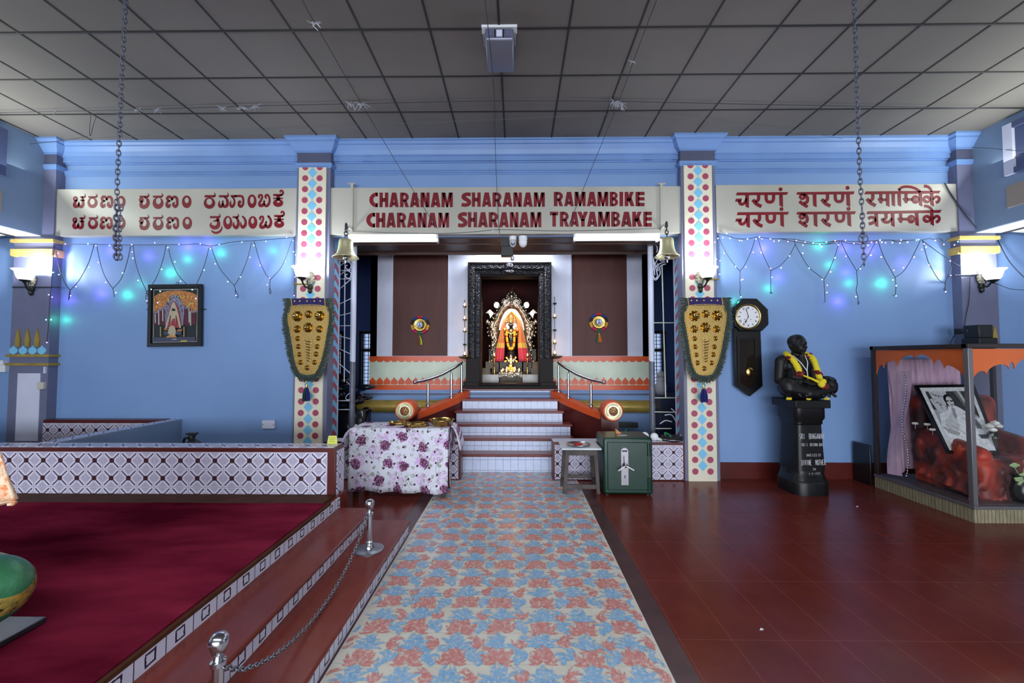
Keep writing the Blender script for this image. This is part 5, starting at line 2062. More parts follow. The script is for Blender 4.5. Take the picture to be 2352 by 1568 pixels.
m.lathe([(.055, 0), (.05, .012), (.03, .022), (.004, .027)], (c.x, c.y, c.z + .003), 24)
tag(m.build('red_powder', mat('vermilion_powder', (176, 40, 26), .95, bump=.6, bs=120), org='base', smooth=True), 'small heap of red powder in the steel plate on the stool', 'powder', kind='stuff')

# ---- green safe
fx0, fx1, fy0, fy1, fz = 1.02, 1.60, 4.93, 5.38, .675
r = thing('safe', 'dark green iron safe with three-spoked handle beside the stool', 'safe', ((fx0 + fx1) / 2, (fy0 + fy1) / 2, 0))
safe_m = mat('green_hammered_enamel', (12, 50, 38), .3, spec=.5, var=.12, vs=6, bump=.08, bs=160)
m = MB(); m.box(fx0, fx1, fy0, fy1, .015, fz); m.build('body', safe_m, r, bevel=.025, segs=3)
m = MB(); m.box(fx0 + .045, fx1 - .06, fy0 - .012, fy0 + .02, .07, fz - .05); m.build('door', safe_m, r, bevel=.008)
for za, zb_ in ((fz - .21, fz - .06), (.06, .21)):
    m = MB()
    m.tube([(fx1 - .052, fy0 - .008, za), (fx1 - .052, fy0 - .008, zb_)], .02, 12)
    m.build('hinge', safe_m, r, smooth=40)
hx = fx0 + .245
plate_m = mat('aluminium_plate', (158, 154, 160), .35, .7)
m = MB()
loop = [(hx - .042, fy0 - .013, .13), (hx + .042, fy0 - .013, .13), (hx + .042, fy0 - .013, .52)] + [(hx + .042 * math.cos(t), fy0 - .013, .52 + .042 * math.sin(t)) for t in [PI * k / 10 for k in range(1, 10)]] + [(hx - .042, fy0 - .013, .52)]
m.prism(loop, (0, -.006, 0)); m.build('escutcheon', plate_m, r)
m = MB(); m.box(hx - .03, hx + .03, fy0 - .021, fy0 - .018, .515, .533); m.build('name_label', M['black'], r)
m = MB()
m.prism([(hx + .008 * math.cos(2 * PI * k / 12), fy0 - .0195, .235 + .008 * math.sin(2 * PI * k / 12)) for k in range(12)][::-1], (0, -.002, 0))
m.box(hx - .004, hx + .004, fy0 - .0215, fy0 - .019, .205, .235)
m.build('keyhole', M['black'], r)
m = MB()
m.lathe([(.005, .05), (.024, .05), (.028, .03), (.024, 0), (.005, 0)], (hx, fy0 - .018, .365), 16, 'y')
m.build('hub', M['black'], r, smooth=40)
for a in (90, 210, 330):
    m = MB()
    a = math.radians(a + 2)
    m.cap((hx, fy0 - .06, .365), (hx + .10 * math.cos(a), fy0 - .075, .365 + .10 * math.sin(a)), .008, .007, 8)
    m.build('spoke', M['white'], r, smooth=True)
m = MB()
for x in (fx0 + .05, fx1 - .05):
    for y in (fy0 + .05, fy1 - .05):
        m.lathe([(.03, 0), (.03, .02)], (x, y, 0), 12)
m.build('foot', M['black'], r)
# odds and ends on the safe and on the right low wall
c = P(1419, 988, Y=5.2); c.z = fz
m = MB()
m.prism([(c.x - .03, c.y - .03, c.z), (c.x + .035, c.y - .03, c.z), (c.x + .035, c.y - .03, c.z + .012), (c.x + .01, c.y - .03, c.z + .03), (c.x - .03, c.y - .03, c.z + .065)], (0, .05, 0))
tag(m.build('wood_wedge', mat('pale_wood', (196, 132, 76), .6), org='base', bevel=.003), 'small pale wooden block lying on top of the green safe', 'block')
c = P(1440, 988, Y=5.15); c.z = fz + .004
m = MB(); m.tube(catmull([(c.x - .02, c.y - .06, c.z), (c.x, c.y - .01, c.z), (c.x - .01, c.y + .04, c.z + .02), (c.x + .012, c.y + .06, c.z + .05)], 5), .004, 6)
tag(m.build('green_ribbon', mat('green_ribbon', (20, 120, 70), .6), org='base', smooth=True), 'short green ribbon on top of the green safe', 'ribbon')
m = MB(); m.box(fx0 + .2, fx0 + .32, fy0 + .15, fy0 + .17, fz, fz + .003)
tag(m.build('paper_slip', M['greywhite'], org='base'), 'thin pale strip of paper lying on the green safe', 'paper')
for lb, px, Yb, rr_ in (('round white bulb lying on the low wall next to the safe', 1481, 5.66, .054), ('round white bulb on the low wall nearer the black tray', 1503, 5.62, .052)):
    c = P(px, 998, Y=Yb)
    rt = thing('light_bulb', lb, 'bulb', (c.x, Yb, .505), 'white bulbs on the right low wall')
    m = MB(); m.ball((c.x, Yb, .505 + rr_), rr_, 20, 14); m.build('globe', mat('opal_plastic', (238, 238, 240), .35), rt, smooth=True)
    m = MB(); m.cap((c.x + rr_ * .6, Yb - .02, .535), (c.x + rr_ * 1.5, Yb - .04, .522), .026, .014, 12); m.build('bulb_neck', M['greywhite'], rt, smooth=True)
c = P(1542, 1000, Y=5.64)
r = thing('black_tray', 'round black pan standing on the right low wall by the chevrons', 'pan', (c.x, 5.64, .505))
m = MB(); m.lathe([(.01, .05), (.115, .055), (.128, .06), (.138, .055), (.135, .03), (.12, .0), (.01, 0)], (c.x, 5.64, .505), 36)
m.build('pan_body', mat('dark_iron', (52, 50, 52), .4, .5), r, smooth=50)
m = MB(); m.tube([(c.x + .137 * math.cos(t), 5.64 + .137 * math.sin(t), .528) for t in [2 * PI * k / 32 for k in range(32)]], .008, 6, True)
m.build('rim', M['dullsteel'], r, smooth=True)
m = MB(); m.tube(catmull([(c.x - .09, 5.60, .575), (c.x - .10, 5.61, .61), (c.x - .06, 5.60, .60), (c.x - .03, 5.57, .572), (c.x - .05, 5.55, .57)], 5), .009, 6)
tag(m.build('green_ribbon', mat('green_ribbon', (20, 120, 70), .6), org='base', smooth=True), 'curled green ribbon on the round black pan', 'ribbon')
m = MB()
m.prism([(c.x + .13, 5.56, .506), (c.x + .20, 5.56, .506), (c.x + .17, 5.66, .575), (c.x + .12, 5.66, .575)], (0, 0, .004))
tag(m.build('blue_packet', mat('pale_teal_paper', (120, 170, 186), .5), org='base'), 'pale teal folded packet at the right end of the low wall', 'packet')
c = P(1518, 1006, Y=5.58)
m = MB(); m.ball((c.x, 5.58, .522), (.02, .018, .017), 10, 8)
tag(m.build('lemon', mat('pale_lime', (190, 196, 130), .5), org='base', smooth=True), 'small pale lime on the low wall between bulb and pan', 'fruit')
# note standing on the end of the long tiled wall, before the left pillar
YN = 4.07
n0, n1 = P(751, 1015, Y=YN), P(775, 1013, Y=YN)
r = thing('note', 'yellow-green paper note with handwriting at the foot of the left pillar', 'note', ((n0.x + n1.x) / 2, YN, .776))
hN = .075
m = MB(); m.prism([(n0.x, YN, .776), (n1.x, YN, .776), (n1.x - .02, YN + .025, .776 + hN), (n0.x + .004, YN + .025, .776 + hN)], (0, .002, 0))
m.build('paper', mat('yellow_note', (206, 210, 90), .7), r)
m = MB()
for k in range(3):
    z = .776 + hN * (.75 - k * .22)
    yy = YN - .003 + .025 * (z - .776) / hN
    m.tube([(n0.x + .016 + t * .0085, yy, z + .003 * ((t * 7 + k * 3) % 3 - 1)) for t in range(8)], .0012, 4)
m.build('handwriting', M['wire'], r)

# ---- stanchions on the lowest tread
def stanchion(label, foot, topy, Z, group):
    c = P(foot[0], foot[1], Z=Z)
    H = P(foot[0], topy, Y=c.y).z - Z
    r = thing('stanchion', label, 'post', tuple(c), group)
    m = MB(); m.lathe([(.002, .014), (.10, .012), (.112, .006), (.112, 0), (.002, 0)], c, 36); m.build('base_plate', M['dullsteel'], r, smooth=40)
    m = MB()
    m.lathe([(.038, .012), (.036, .03), (.024, .05), (.028, .06), (.020, .075)], c, 20)
    m.build('collar', M['steel'], r, smooth=40)
    m = MB(); m.lathe([(.0205, .06), (.0205, H - .11)], c, 8); m.build('pole', M['steel'], r)
    m = MB()
    m.lathe([(.020, H - .125), (.028, H - .12), (.028, H - .105), (.018, H - .10), (.014, H - .085), (.022, H - .078), (.030, H - .055), (.036, H - .038), (.034, H - .018), (.022, H - .004), (.004, H)], c, 24)
    m.build('knob', M['steel'], r, smooth=40)
    return c, H


c1, H1 = stanchion('steel stanchion with ball knob on the far end of the lowest step', (848, 1262), 1146, .122, 'steel stanchions along the platform steps')
c2p = P(497, 1640, Y=1.86)
base2 = Vector((-1.20, c2p.y, .122))
pt2 = P(503, 1452, Y=1.63)
cc = Vector((pt2.x, 1.63, .122))
H2 = pt2.z - .122
r = None


def stanchion_at(label, c, H, group):
    r = thing('stanchion', label, 'post', tuple(c), group)
    m = MB(); m.lathe([(.002, .014), (.10, .012), (.112, .006), (.112, 0), (.002, 0)], c, 36); m.build('base_plate', M['dullsteel'], r, smooth=40)
    m = MB(); m.lathe([(.038, .012), (.036, .03), (.024, .05), (.028, .06), (.020, .075)], c, 20); m.build('collar', M['steel'], r, smooth=40)
    m = MB(); m.lathe([(.0205, .06), (.0205, H - .11)], c, 8); m.build('pole', M['steel'], r)
    m = MB()
    m.lathe([(.020, H - .125), (.028, H - .12), (.028, H - .105), (.018, H - .10), (.014, H - .085), (.022, H - .078), (.030, H - .055), (.036, H - .038), (.034, H - .018), (.022, H - .004), (.004, H)], c, 24)
    m.build('knob', M['steel'], r, smooth=40)


stanchion_at('steel stanchion with ball knob nearest the camera, cut by the bottom edge', cc, H2, 'steel stanchions along the platform steps')
m = MB()
a = c1 + Vector((-.02, 0, H1 - .12)); b = cc + Vector((.02, 0, H2 - .13))
pp = []
for k in range(15):
    t = k / 14
    q = a.lerp(b, t)
    q.z -= .272 * (4 * t * (1 - t)) ** .8
    pp.append(q)
chain_links(m, pp, .034, .0034, .0105)
tag(m.build('barrier_chain', M['dullsteel'], org='base', smooth=True), 'thin steel chain sagging between the two stanchions', 'chain')


# ---- steel handrails on the balustrades
def handrail(s, label):
    base = [(983, 931, 6.40), (1036.6, 912, 6.78), (1060, 898, 7.06)]
    rail = [(952.6, 877.5, 6.20), (982, 871.5, 6.40), (1012, 861, 6.60), (1034.6, 849, 6.78), (1050, 840, 6.92), (1061, 831, 7.06)]
    rp = [mirror(P(x, y, Y=Y), s) for x, y, Y in rail]
    r = thing('handrail', label, 'handrail', tuple(rp[1]), 'steel handrails on the curved balustrades')
    m = MB(); m.tube(catmull(rp, 6), .0235, 12)
    m.ball(rp[0], .026, 12, 8)
    m.build('rail', M['steel'], r, smooth=True)
    for i, (bx, by, Y) in enumerate(base):
        b = mirror(P(bx, by, Y=Y), s)
        t = rp[(1, 3, 5)[i]]
        m = MB()
        top = t.z - .06
        m.tube([b - Vector((0, 0, .02)), (b.x, b.y, top)], .020, 12)
        m.tube([(b.x, b.y, top), (t.x, t.y, t.z)], .009, 8)
        m.lathe([(.034, 0), (.034, .012), (.022, .03)], b - Vector((0, 0, .005)), 16)
        m.build('post', M['steel'], r, smooth=40)


handrail(-1, 'curved steel handrail on the left balustrade of the steps')
handrail(1, 'curved steel handrail on the right balustrade of the steps')
# ================================================================ gilded shields, hangings, the shrine figure
def shield(label, ox, oy, k, Y=5.40):
    """gilded forehead shield; traced in crop coordinates"""
    pt = lambda x, y, d=0.0: P(ox + x / k, oy + y / k, Y=Y - d)
    r = thing('gilded_shield', label, 'shield', tuple(pt(390, 700)), 'gilded shields on the patterned pillars')
    out = [(175, 250), (625, 250), (668, 400), (640, 600), (600, 830), (550, 1010), (490, 1130), (440, 1155), (330, 1155), (270, 1110), (220, 980), (185, 760), (150, 560), (125, 400)]
    c = catmull(out, 4, True)
    pts = [tuple(v)[:2] for v in catmull([(x, y, 0) for x, y in out], 4, True)]
    # broad corners stay crisp at the top edge
    m = MB()
    m.prism([pt(x, y, .02) for x, y in pts][::-1], (0, .02, 0))
    m.build('gilt_plate', M['gold'], r)
    m = MB()
    h0, h1 = pt(330, 300), pt(450, 400)
    m.box(h0.x, h1.x, Y, YP - .02, h1.z, h0.z)
    m.build('wall_hook', M['timber'], r)
    m = MB()
    n = len(pts)
    acc = 0
    prev = pts[-1]
    for x, y in pts:
        L = math.hypot(x - prev[0], y - prev[1])
        t = 0
        while acc + (L - t) >= 15:
            t += 15 - acc
            acc = 0
            f = t / L
            q = pt(prev[0] + (x - prev[0]) * f, prev[1] + (y - prev[1]) * f, .022)
            m.ball(q, .0072, 6, 4)
            cx_, cy_ = 390, 650
            q = pt(prev[0] + (x - prev[0]) * f + (cx_ - x) * .045, prev[1] + (y - prev[1]) * f + (cy_ - y) * .03, .022)
            m.ball(q, .0055, 5, 4)
        acc += L - t
        prev = (x, y)
    m.build('bead_border', M['bead'], r, smooth=True)
    m = MB()
    m.prism([pt(170, 145, .022), pt(615, 142, .022), pt(622, 248, .022), pt(180, 250, .022)][::-1], (0, .02, 0))
    vb = m.build('velvet_band', M['velvet'], r)
    m = MB()
    for x in (213, 283, 378, 476, 555):
        m.ball(pt(x, 182, .026), (.0125, .009, .0125), 10, 6)
    m.build('studs', M['bead'], vb, smooth=True)
    m = MB()
    for i in range(7):
        m.ball(pt(168 + i * 2, 152 + i * 16, .024), .008, 6, 4)
        m.ball(pt(614 + i * 1.4, 150 + i * 16, .024), .008, 6, 4)
    m.build('bead_rows', M['bead'], vb, smooth=True)

    def boss(x, y, R_):
        p = pt(x, y, .02)
        rr = R_ * Y / F / k
        prof = [(rr, 0), (rr * .96, .006), (rr * .86, .003), (rr * .78, .012), (rr * .66, .006), (rr * .55, .02), (rr * .38, .034), (rr * .18, .042), (.001, .044)]
        m = MB()
        m.lathe([(a, b * rr / .035) for a, b in prof], p, 24, 'y')
        for j in range(8):
            a = 2 * PI * j / 8
            m.ball((p.x + rr * .86 * math.cos(a), p.y - .006, p.z + rr * .86 * math.sin(a)), rr * .1, 5, 4)
        return m.build('boss', M['gold_smooth'], r, smooth=40)
    for x, y, R_ in ((252, 385, 72), (400, 357, 54), (548, 380, 70), (250, 555, 53), (395, 535, 68), (545, 555, 50), (256, 680, 36), (530, 678, 34), (263, 788, 35), (514, 788, 35), (278, 893, 34), (500, 888, 36), (293, 998, 35), (478, 998, 35), (382, 1070, 36)):
        boss(x, y, R_)
    m = MB()
    for i in range(8):                                            # the ladder of crescents down the middle
        y = 700 + i * 37
        w = 50 - i * 3
        q = [pt(400 + w * math.cos(t), y + 22 * math.sin(t), .026) for t in [PI * j / 8 for j in range(9)]]
        m.tube(q, [.001, .004, .006, .007, .007, .007, .006, .004, .001], 6)
        m.ball(pt(400, y - 4, .026), .008, 6, 4)
    for x, y in [(220, 272), (278, 272), (336, 272), (394, 272), (452, 272), (510, 272), (570, 272), (192, 478), (302, 470), (490, 464), (610, 466), (345, 690), (455, 690)]:
        m.ball(pt(x, y, .022), .006, 6, 4)
    m.build('crescent_ladder', M['gold_smooth'], r, smooth=True)
    # feather fringe: a dark band and layered barbs
    fr = [(175, 150), (178, 240), (125, 400), (150, 560), (185, 760), (220, 980), (270, 1110), (335, 1158), (435, 1158), (490, 1130), (550, 1010), (600, 830), (640, 600), (668, 400), (622, 245), (612, 148)]
    fo = [(60, 150), (75, 250), (48, 400), (55, 580), (95, 800), (140, 1000), (195, 1150), (300, 1245), (470, 1250), (590, 1150), (650, 1000), (690, 800), (730, 600), (752, 400), (735, 250), (728, 145)]
    ci = [v for v in catmull([(x, y, 0) for x, y in fr], 10)]
    co = [v for v in catmull([(x, y, 0) for x, y in fo], 10)]
    m = MB()
    nb = len(ci)
    b0 = m.n()
    for a, b in zip(ci, co):
        q = a.lerp(b, .86)
        m.v += [pt(a.x, a.y, .018), pt((a.x + q.x) / 2, (a.y + q.y) / 2, .034), pt(q.x, q.y, .012), pt(q.x, q.y, .0), pt(a.x, a.y, .0)]
    for i in range(nb - 1):
        for j in range(5):
            j2 = (j + 1) % 5
            m.f.append([b0 + i * 5 + j, b0 + (i + 1) * 5 + j, b0 + (i + 1) * 5 + j2, b0 + i * 5 + j2]); m.m.append(0)
    rr = random.Random(int(ox))
    for i in range(nb - 1):
        for j in range(10):
            t = rr.random()
            a, b = ci[i].lerp(ci[i + 1], t), co[i].lerp(co[i + 1], t)
            f0 = rr.uniform(-.02, .8)
            f1 = f0 + rr.uniform(.28, .42)
            f1 = min(f1, 1.12)
            jit = rr.uniform(-14, 14)
            p0, p1 = a.lerp(b, f0), a.lerp(b, f1)
            e0, e1 = .022 + .012 * (1 - abs(2 * f0 - 1)), .026 * max(0, 1 - f1 * .5) + rr.uniform(.0, .012)
            mi = rr.choice((0, 0, 0, 1, 1, 2))
            w_ = rr.uniform(5, 9)
            tx, ty = (ci[i + 1] - ci[i]).x, (ci[i + 1] - ci[i]).y
            ln = math.hypot(tx, ty) or 1
            tx, ty = tx / ln * w_, ty / ln * w_
            m.add([pt(p0.x - tx, p0.y - ty, e0), pt(p0.x + tx, p0.y + ty, e0), pt(p1.x + jit + tx * .3, p1.y + jit * .3 + ty * .3, e1), pt(p1.x + jit - tx * .3, p1.y + jit * .3 - ty * .3, e1)], [(0, 1, 2, 3)], mi)
    m.build('feather_fringe', [mat('feather_dark', (30, 44, 40), .7, sheen=.3), mat('feather_olive', (72, 76, 58), .7, sheen=.3), mat('feather_teal', (20, 74, 78), .5, sheen=.3)], r)
    # tassel
    m = MB()
    t0 = pt(373, 1240, .04)
    m.lathe([(.004, .0), (.009, -.01), (.007, -.03), (.012, -.05), (.018, -.085), (.024, -.10)], t0, 12)
    ts = m.build('tassel', M['gold_smooth'], r, smooth=40)
    m = MB()
    rr = random.Random(3)
    for j in range(70):
        a, q = rr.uniform(0, 2 * PI), math.sqrt(rr.random())
        x0, y0 = .02 * q * math.cos(a), .02 * q * math.sin(a)
        m.tube([(t0.x + x0, t0.y + y0, t0.z - .095), (t0.x + x0 * 2.2, t0.y + y0 * 2.0, t0.z - .17), (t0.x + x0 * 2.4, t0.y + y0 * 2.2, t0.z - .26 + rr.uniform(-.012, .012))], .0042, 4, m=0 if (ox < 1000 and x0 < .004) else 1)
    m.build('strands', [M['green_thread'], M['navy']], ts)
    return r


shield('gilded shield with dark feather fringe and green-blue tassel on the left patterned pillar', 640, 660, 5.807)
shield('gilded shield with dark feather fringe and blue tassel on the right patterned pillar', 1550.5, 658, 5.70)


# ---- round wall hangings with tassels on the wood panels
def hanging(label, px, py, cols):
    c = P(px, py, Y=YS - .035)
    r = thing('wall_hanging', label, 'ornament', tuple(c), 'round tasselled ornaments on the wood panels')
    R_ = .165
    rimc = [(190, 30, 24), (30, 60, 130), (36, 26, 44), (206, 150, 50), (190, 20, 90), (20, 110, 56), (190, 20, 90), (206, 150, 50), (36, 26, 44), (30, 60, 130)]
    m = MB()
    n = 60
    rims = [mat('rim_cloth_%d' % i, q, .8) for i, q in enumerate(rimc)]
    b0 = m.n()
    for k in range(n):
        a = 2 * PI * k / n
        for rr, d in ((.115, .0), (.118, .028), (.15, .034), (.165, .018), (.165, 0)):
            m.v.append(Vector((c.x + rr * math.sin(a), c.y - d, c.z + rr * math.cos(a))))
    wd_ = [36, 40, 34, 36, 36, 36, 36, 36, 34, 36]
    for k in range(n):
        k2 = (k + 1) % n
        i = int(((k + .5) / n * 10 + .5) % 10)
        for j in range(4):
            m.f.append([b0 + k * 5 + j, b0 + k * 5 + j + 1, b0 + k2 * 5 + j + 1, b0 + k2 * 5 + j]); m.m.append(i)
    m.build('cloth_rim', rims, r, smooth=True)
    m = MB()
    m.lathe([(.122, .02), (.122, .036), (.114, .042), (.106, .034), (.09, .034), (.088, .04), (.06, .036), (.055, .044), (.048, .036), (.002, .036)], (c.x, c.y, c.z), 36, 'y')
    for k in range(28):
        a = 2 * PI * k / 28
        m.ball((c.x + .098 * math.cos(a), c.y - .036, c.z + .098 * math.sin(a)), .007, 5, 4)
        m.ball((c.x + .074 * math.cos(a), c.y - .04, c.z + .074 * math.sin(a)), .0075, 5, 4)
    g = m.build('gilt_disc', M['brass'], r, smooth=40)
    m = MB()
    m.prism([(c.x + .048 * math.cos(2 * PI * k / 20), c.y - .038, c.z + .048 * math.sin(2 * PI * k / 20)) for k in range(20)][::-1], (0, -.002, 0))
    m.box(c.x - .006, c.x + .006, c.y - .044, c.y - .040, c.z - .03, c.z + .036, 1)
    m.ball((c.x - .012, c.y - .041, c.z - .022), (.016, .004, .014), 8, 5, 2)
    m.ball((c.x + .018, c.y - .041, c.z - .016), (.007, .004, .016), 8, 5, 1)
    m.build('painted_centre', [mat('pale_blue_enamel', (170, 200, 240), .3), mat('bluish_black', (40, 44, 70), .5), mat('coral_red', (190, 90, 80), .5)], r, smooth=40)
    m = MB()
    t = Vector((c.x, c.y - .02, c.z - R_))
    m.lathe([(.004, 0), (.007, -.015), (.005, -.035), (.016, -.05)], t, 10)
    ts = m.build('tassel', M['bead'], r, smooth=True)
    m = MB()
    rr = random.Random(5)
    for j in range(46):
        a, q = rr.uniform(0, 2 * PI), math.sqrt(rr.random())
        x0, y0 = .014 * q * math.cos(a), .014 * q * math.sin(a)
        mi = 0 if x0 < -.004 else (1 if x0 < .005 else 2)
        m.tube([(t.x + x0, t.y + y0 * .6, t.z - .045), (t.x + x0 * 3, t.y + y0, t.z - .12), (t.x + x0 * 3.2, t.y + y0, t.z - .185)], .0045, 4, m=mi)
    m.build('strands', cols, ts)


red_t, grn_t, yel_t, orn_t = (mat('thread_red', (150, 30, 30), .9), mat('thread_green', (20, 110, 60), .9), mat('thread_yellow', (200, 190, 60), .9), mat('thread_orange', (214, 100, 30), .9))
hanging('round multicoloured ornament with red, green and yellow tassel on the left wood panel', 965, 746, [red_t, grn_t, yel_t])
hanging('round multicoloured ornament with orange tassel on the right wood panel', 1375, 740, [grn_t, orn_t, orn_t])

# ---- hanging oil-lamp chains beside the door, each above a brass cup
flame_m = mat('lamp_flame', (255, 214, 150), .4, es=10, emit=(255, 190, 110))


def lamp_chain(label, px, ys, lit, cup, grp):
    Y = 7.22
    top = P(px, ys[0] - 14, Y=Y)
    r = thing('oil_lamp_chain', label, 'lamp', (top.x, Y, P(px, ys[-1], Y=Y).z), grp)
    m = MB()
    m.tube([P(px, ys[0] - 14, Y=Y), P(px + .5, ys[-1], Y=Y)], .005, 5)
    m.tube([P(px - 1, ys[0] - 14, Y=YS - .03) + Vector((0, .03, 0)), P(px, ys[0] - 14, Y=Y)], .006, 5)
    m.build('rod', dark_metal, r)
    for i, y in enumerate(ys):
        c = P(px + .3, y, Y=Y - .01)
        m = MB()
        m.lathe([(.004, -.03), (.02, -.022), (.032, -.004), (.034, .004), (.028, .002), (.004, -.008)], c, 14)
        m.build('lamp_cup', dark_metal if not lit[i] else M['brass'], r, smooth=True)
        if lit[i]:
            m = MB(); m.lathe([(.002, -.002), (.011, .012), (.012, .024), (.006, .045), (.001, .058)], c, 10)
            m.build('flame', flame_m, r, smooth=True)
            if i == len(ys) - 1:
                m = MB()
                m.lathe([(.03, -.045), (.09, -.03), (.12, .0), (.125, .008), (.11, .006), (.07, -.016), (.004, -.02)], P(cup[0], cup[1] + 6, Y=Y - .02), 24)
                m.build('drip_bowl', mat('old_brass', (112, 92, 60), .4, .7), r, smooth=True)


lamp_chain('string of small oil lamps left of the carved door, three burning above one unlit', 1067, (703, 733, 760, 790, 815), (1, 1, 1, 0, 1), (1069, 813), 'oil lamp strings beside the door')
lamp_chain('string of small oil lamps on the right side of the carved door, two burning', 1274, (696, 728, 757, 787, 813), (0, 1, 0, 1, 1), (1276, 812), 'oil lamp strings beside the door')
for px, y, pw in ((1067, 733, .35), (1070, 808, .35), (1274, 780, .3), (1275, 806, .35)):
    lamp('oil_flame_lamp', 'POINT', tuple(P(px, y, Y=7.12)), pw, (1, .55, .22), .02)

# ---- the sanctum: silver arch, draped figure, garland, lamps
silver = mat('chased_silver', (226, 216, 200), .24, 1.0)
sv = Sh('embossed_silver')
hv = sv.vor(26, 'SMOOTH_F1'); hn = sv.noise(40, 3)
sv.col(sv.mix((hv * 1.3).cl(), (240, 230, 214), (150, 140, 126))).set(rough=.24, metal=.9).bump(hv + hn * .4, 1.0, .03)
silver_e = sv.m
YI_ = 8.30
SK = 6.272                                    # crop of the figure: origin (1100, 640)
ip = lambda x, y, d=0.0: P(1100 + x / SK, 640 + y / SK, Y=YI_ - d)
r = thing('silver_arch', 'tall embossed silver arch standing behind the draped figure in the shrine', 'arch', tuple(ip(470, 1190)))
outer = [(150, 1190), (195, 1060), (150, 970), (200, 880), (140, 820), (120, 740), (140, 650), (200, 600), (225, 500), (275, 430), (330, 340), (345, 300), (400, 270), (410, 225), (470, 200), (530, 225), (545, 270), (600, 300), (605, 340), (660, 430), (715, 500), (745, 600), (800, 650),
         (825, 740), (805, 820), (760, 880), (795, 970), (755, 1060), (790, 1190)]
inner = [(250, 1190), (255, 1060), (265, 970), (285, 880), (280, 820), (290, 740), (300, 650), (320, 590), (345, 530), (375, 480), (405, 450), (425, 438), (440, 432), (452, 430), (470, 428), (488, 430), (500, 432), (515, 438), (535, 450), (565, 480), (595, 530), (622, 590), (640, 650),
         (655, 740), (660, 820), (650, 880), (690, 970), (700, 1060), (705, 1190)]
m = MB()
n = len(outer)
b0 = m.n()
for (a, b) in zip(outer, inner):
    mid = ((a[0] + b[0]) / 2, (a[1] + b[1]) / 2)
    m.v += [ip(*a, .02), ip(a[0] * .75 + b[0] * .25, a[1] * .75 + b[1] * .25, .075), ip(*mid, .06), ip(a[0] * .25 + b[0] * .75, a[1] * .25 + b[1] * .75, .085), ip(*b, .03), ip(*b, -.03), ip(*a, -.03)]
for i in range(n - 1):
    for j in range(7):
        j2 = (j + 1) % 7
        m.f.append([b0 + i * 7 + j, b0 + (i + 1) * 7 + j, b0 + (i + 1) * 7 + j2, b0 + i * 7 + j2]); m.m.append(0)
m.f.append([b0 + j for j in range(7)]); m.m.append(0)
m.f.append([b0 + (n - 1) * 7 + j for j in range(7)][::-1]); m.m.append(0)
m.build('arch_band', silver_e, r, smooth=50)
m = MB()
m.prism([ip(x, y, -.02) for x, y in inner if y < 760][::-1], (0, .02, 0))
m.build('back_plate', silver, r)
m = MB()
oc = catmull([(x, y, 0) for x, y in outer], 3)
for i, v in enumerate(oc):
    if i % 2 == 0:
        m.ball(ip(v.x, v.y, .05), (.022, .02, .022), 7, 5)
ic = catmull([(a[0] * .45 + b[0] * .55, a[1] * .45 + b[1] * .55, 0) for a, b in zip(outer, inner)], 3)
for i, v in enumerate(ic):
    if 6 < i < len(ic) - 7:
        m.ball(ip(v.x, v.y, .085), (.026, .018, .026), 8, 5)
for sx in (-1, 1):
    for (x, y, q) in ((285, 80, 60), ):
        pass
    c = ip(470 + sx * 72, 345, .09)
    for k in range(3):
        rr_ = .062 - k * .019
        m.tube([(c.x + rr_ * math.cos(t), c.y, c.z + rr_ * math.sin(t)) for t in [2 * PI * j / 16 for j in range(16)]], .010, 6, True)
    for y in (730, 850, 960):
        c = ip(470 + sx * 275, y, .07)
        m.ball(c, (.055, .035, .04), 10, 7)
m.ball(ip(470, 250, .08), (.05, .045, .06), 12, 8)
m.ball(ip(470, 330, .09), (.03, .03, .03), 10, 7)
m.build('arch_bosses', silver, r, smooth=True)
for sx in (-1, 1):
    m = MB()
    c = 470 + sx * 215
    m.prism([ip(c + 40 * math.cos(t), 380 + 45 * math.sin(t)) for t in [2 * PI * k / 14 for k in range(14)]], (0, -.02, 0))
    m.cap(ip(c + sx * 12, 345), ip(c + sx * 32, 318), .018, .006)
    m.cap(ip(470 + sx * 245, 405), ip(470 + sx * 180, 430), .007, .007)
    m.build('disc_emblem', silver, r, smooth=40)
    m = MB()
    c = 470 + sx * 305
    m.prism([ip(c - sx * 55, 500), ip(c + sx * 5, 440), ip(c + sx * 68, 495), ip(c + sx * 25, 500), ip(c + sx * 5, 550), ip(c + sx * 2, 575), ip(c - sx * 12, 545)], (0, -.02, 0))
    m.cap(ip(470 + sx * 300, 530), ip(470 + sx * 235, 590), .007, .007)
    m.build('banner_emblem', silver, r, smooth=40)
    m = MB()
    c = 470 + sx * 345
    m.ball(ip(c + sx * 10, 615), (.05, .03, .055), 12, 8)
    m.cap(ip(c + sx * 20, 650), ip(c - sx * 25, 625), .012, .022)
    m.cap(ip(470 + sx * 330, 640), ip(470 + sx * 265, 680), .007, .007)
    m.build('conch_emblem', silver, r, smooth=40)
m = MB(); m.cap(ip(470, 205), ip(486, 120), .02, .006); m.ball(ip(470, 190), (.06, .03, .05), 10, 6)
m.build('finial', mat('dark_gilt', (120, 100, 60), .4, .8), r, smooth=True)

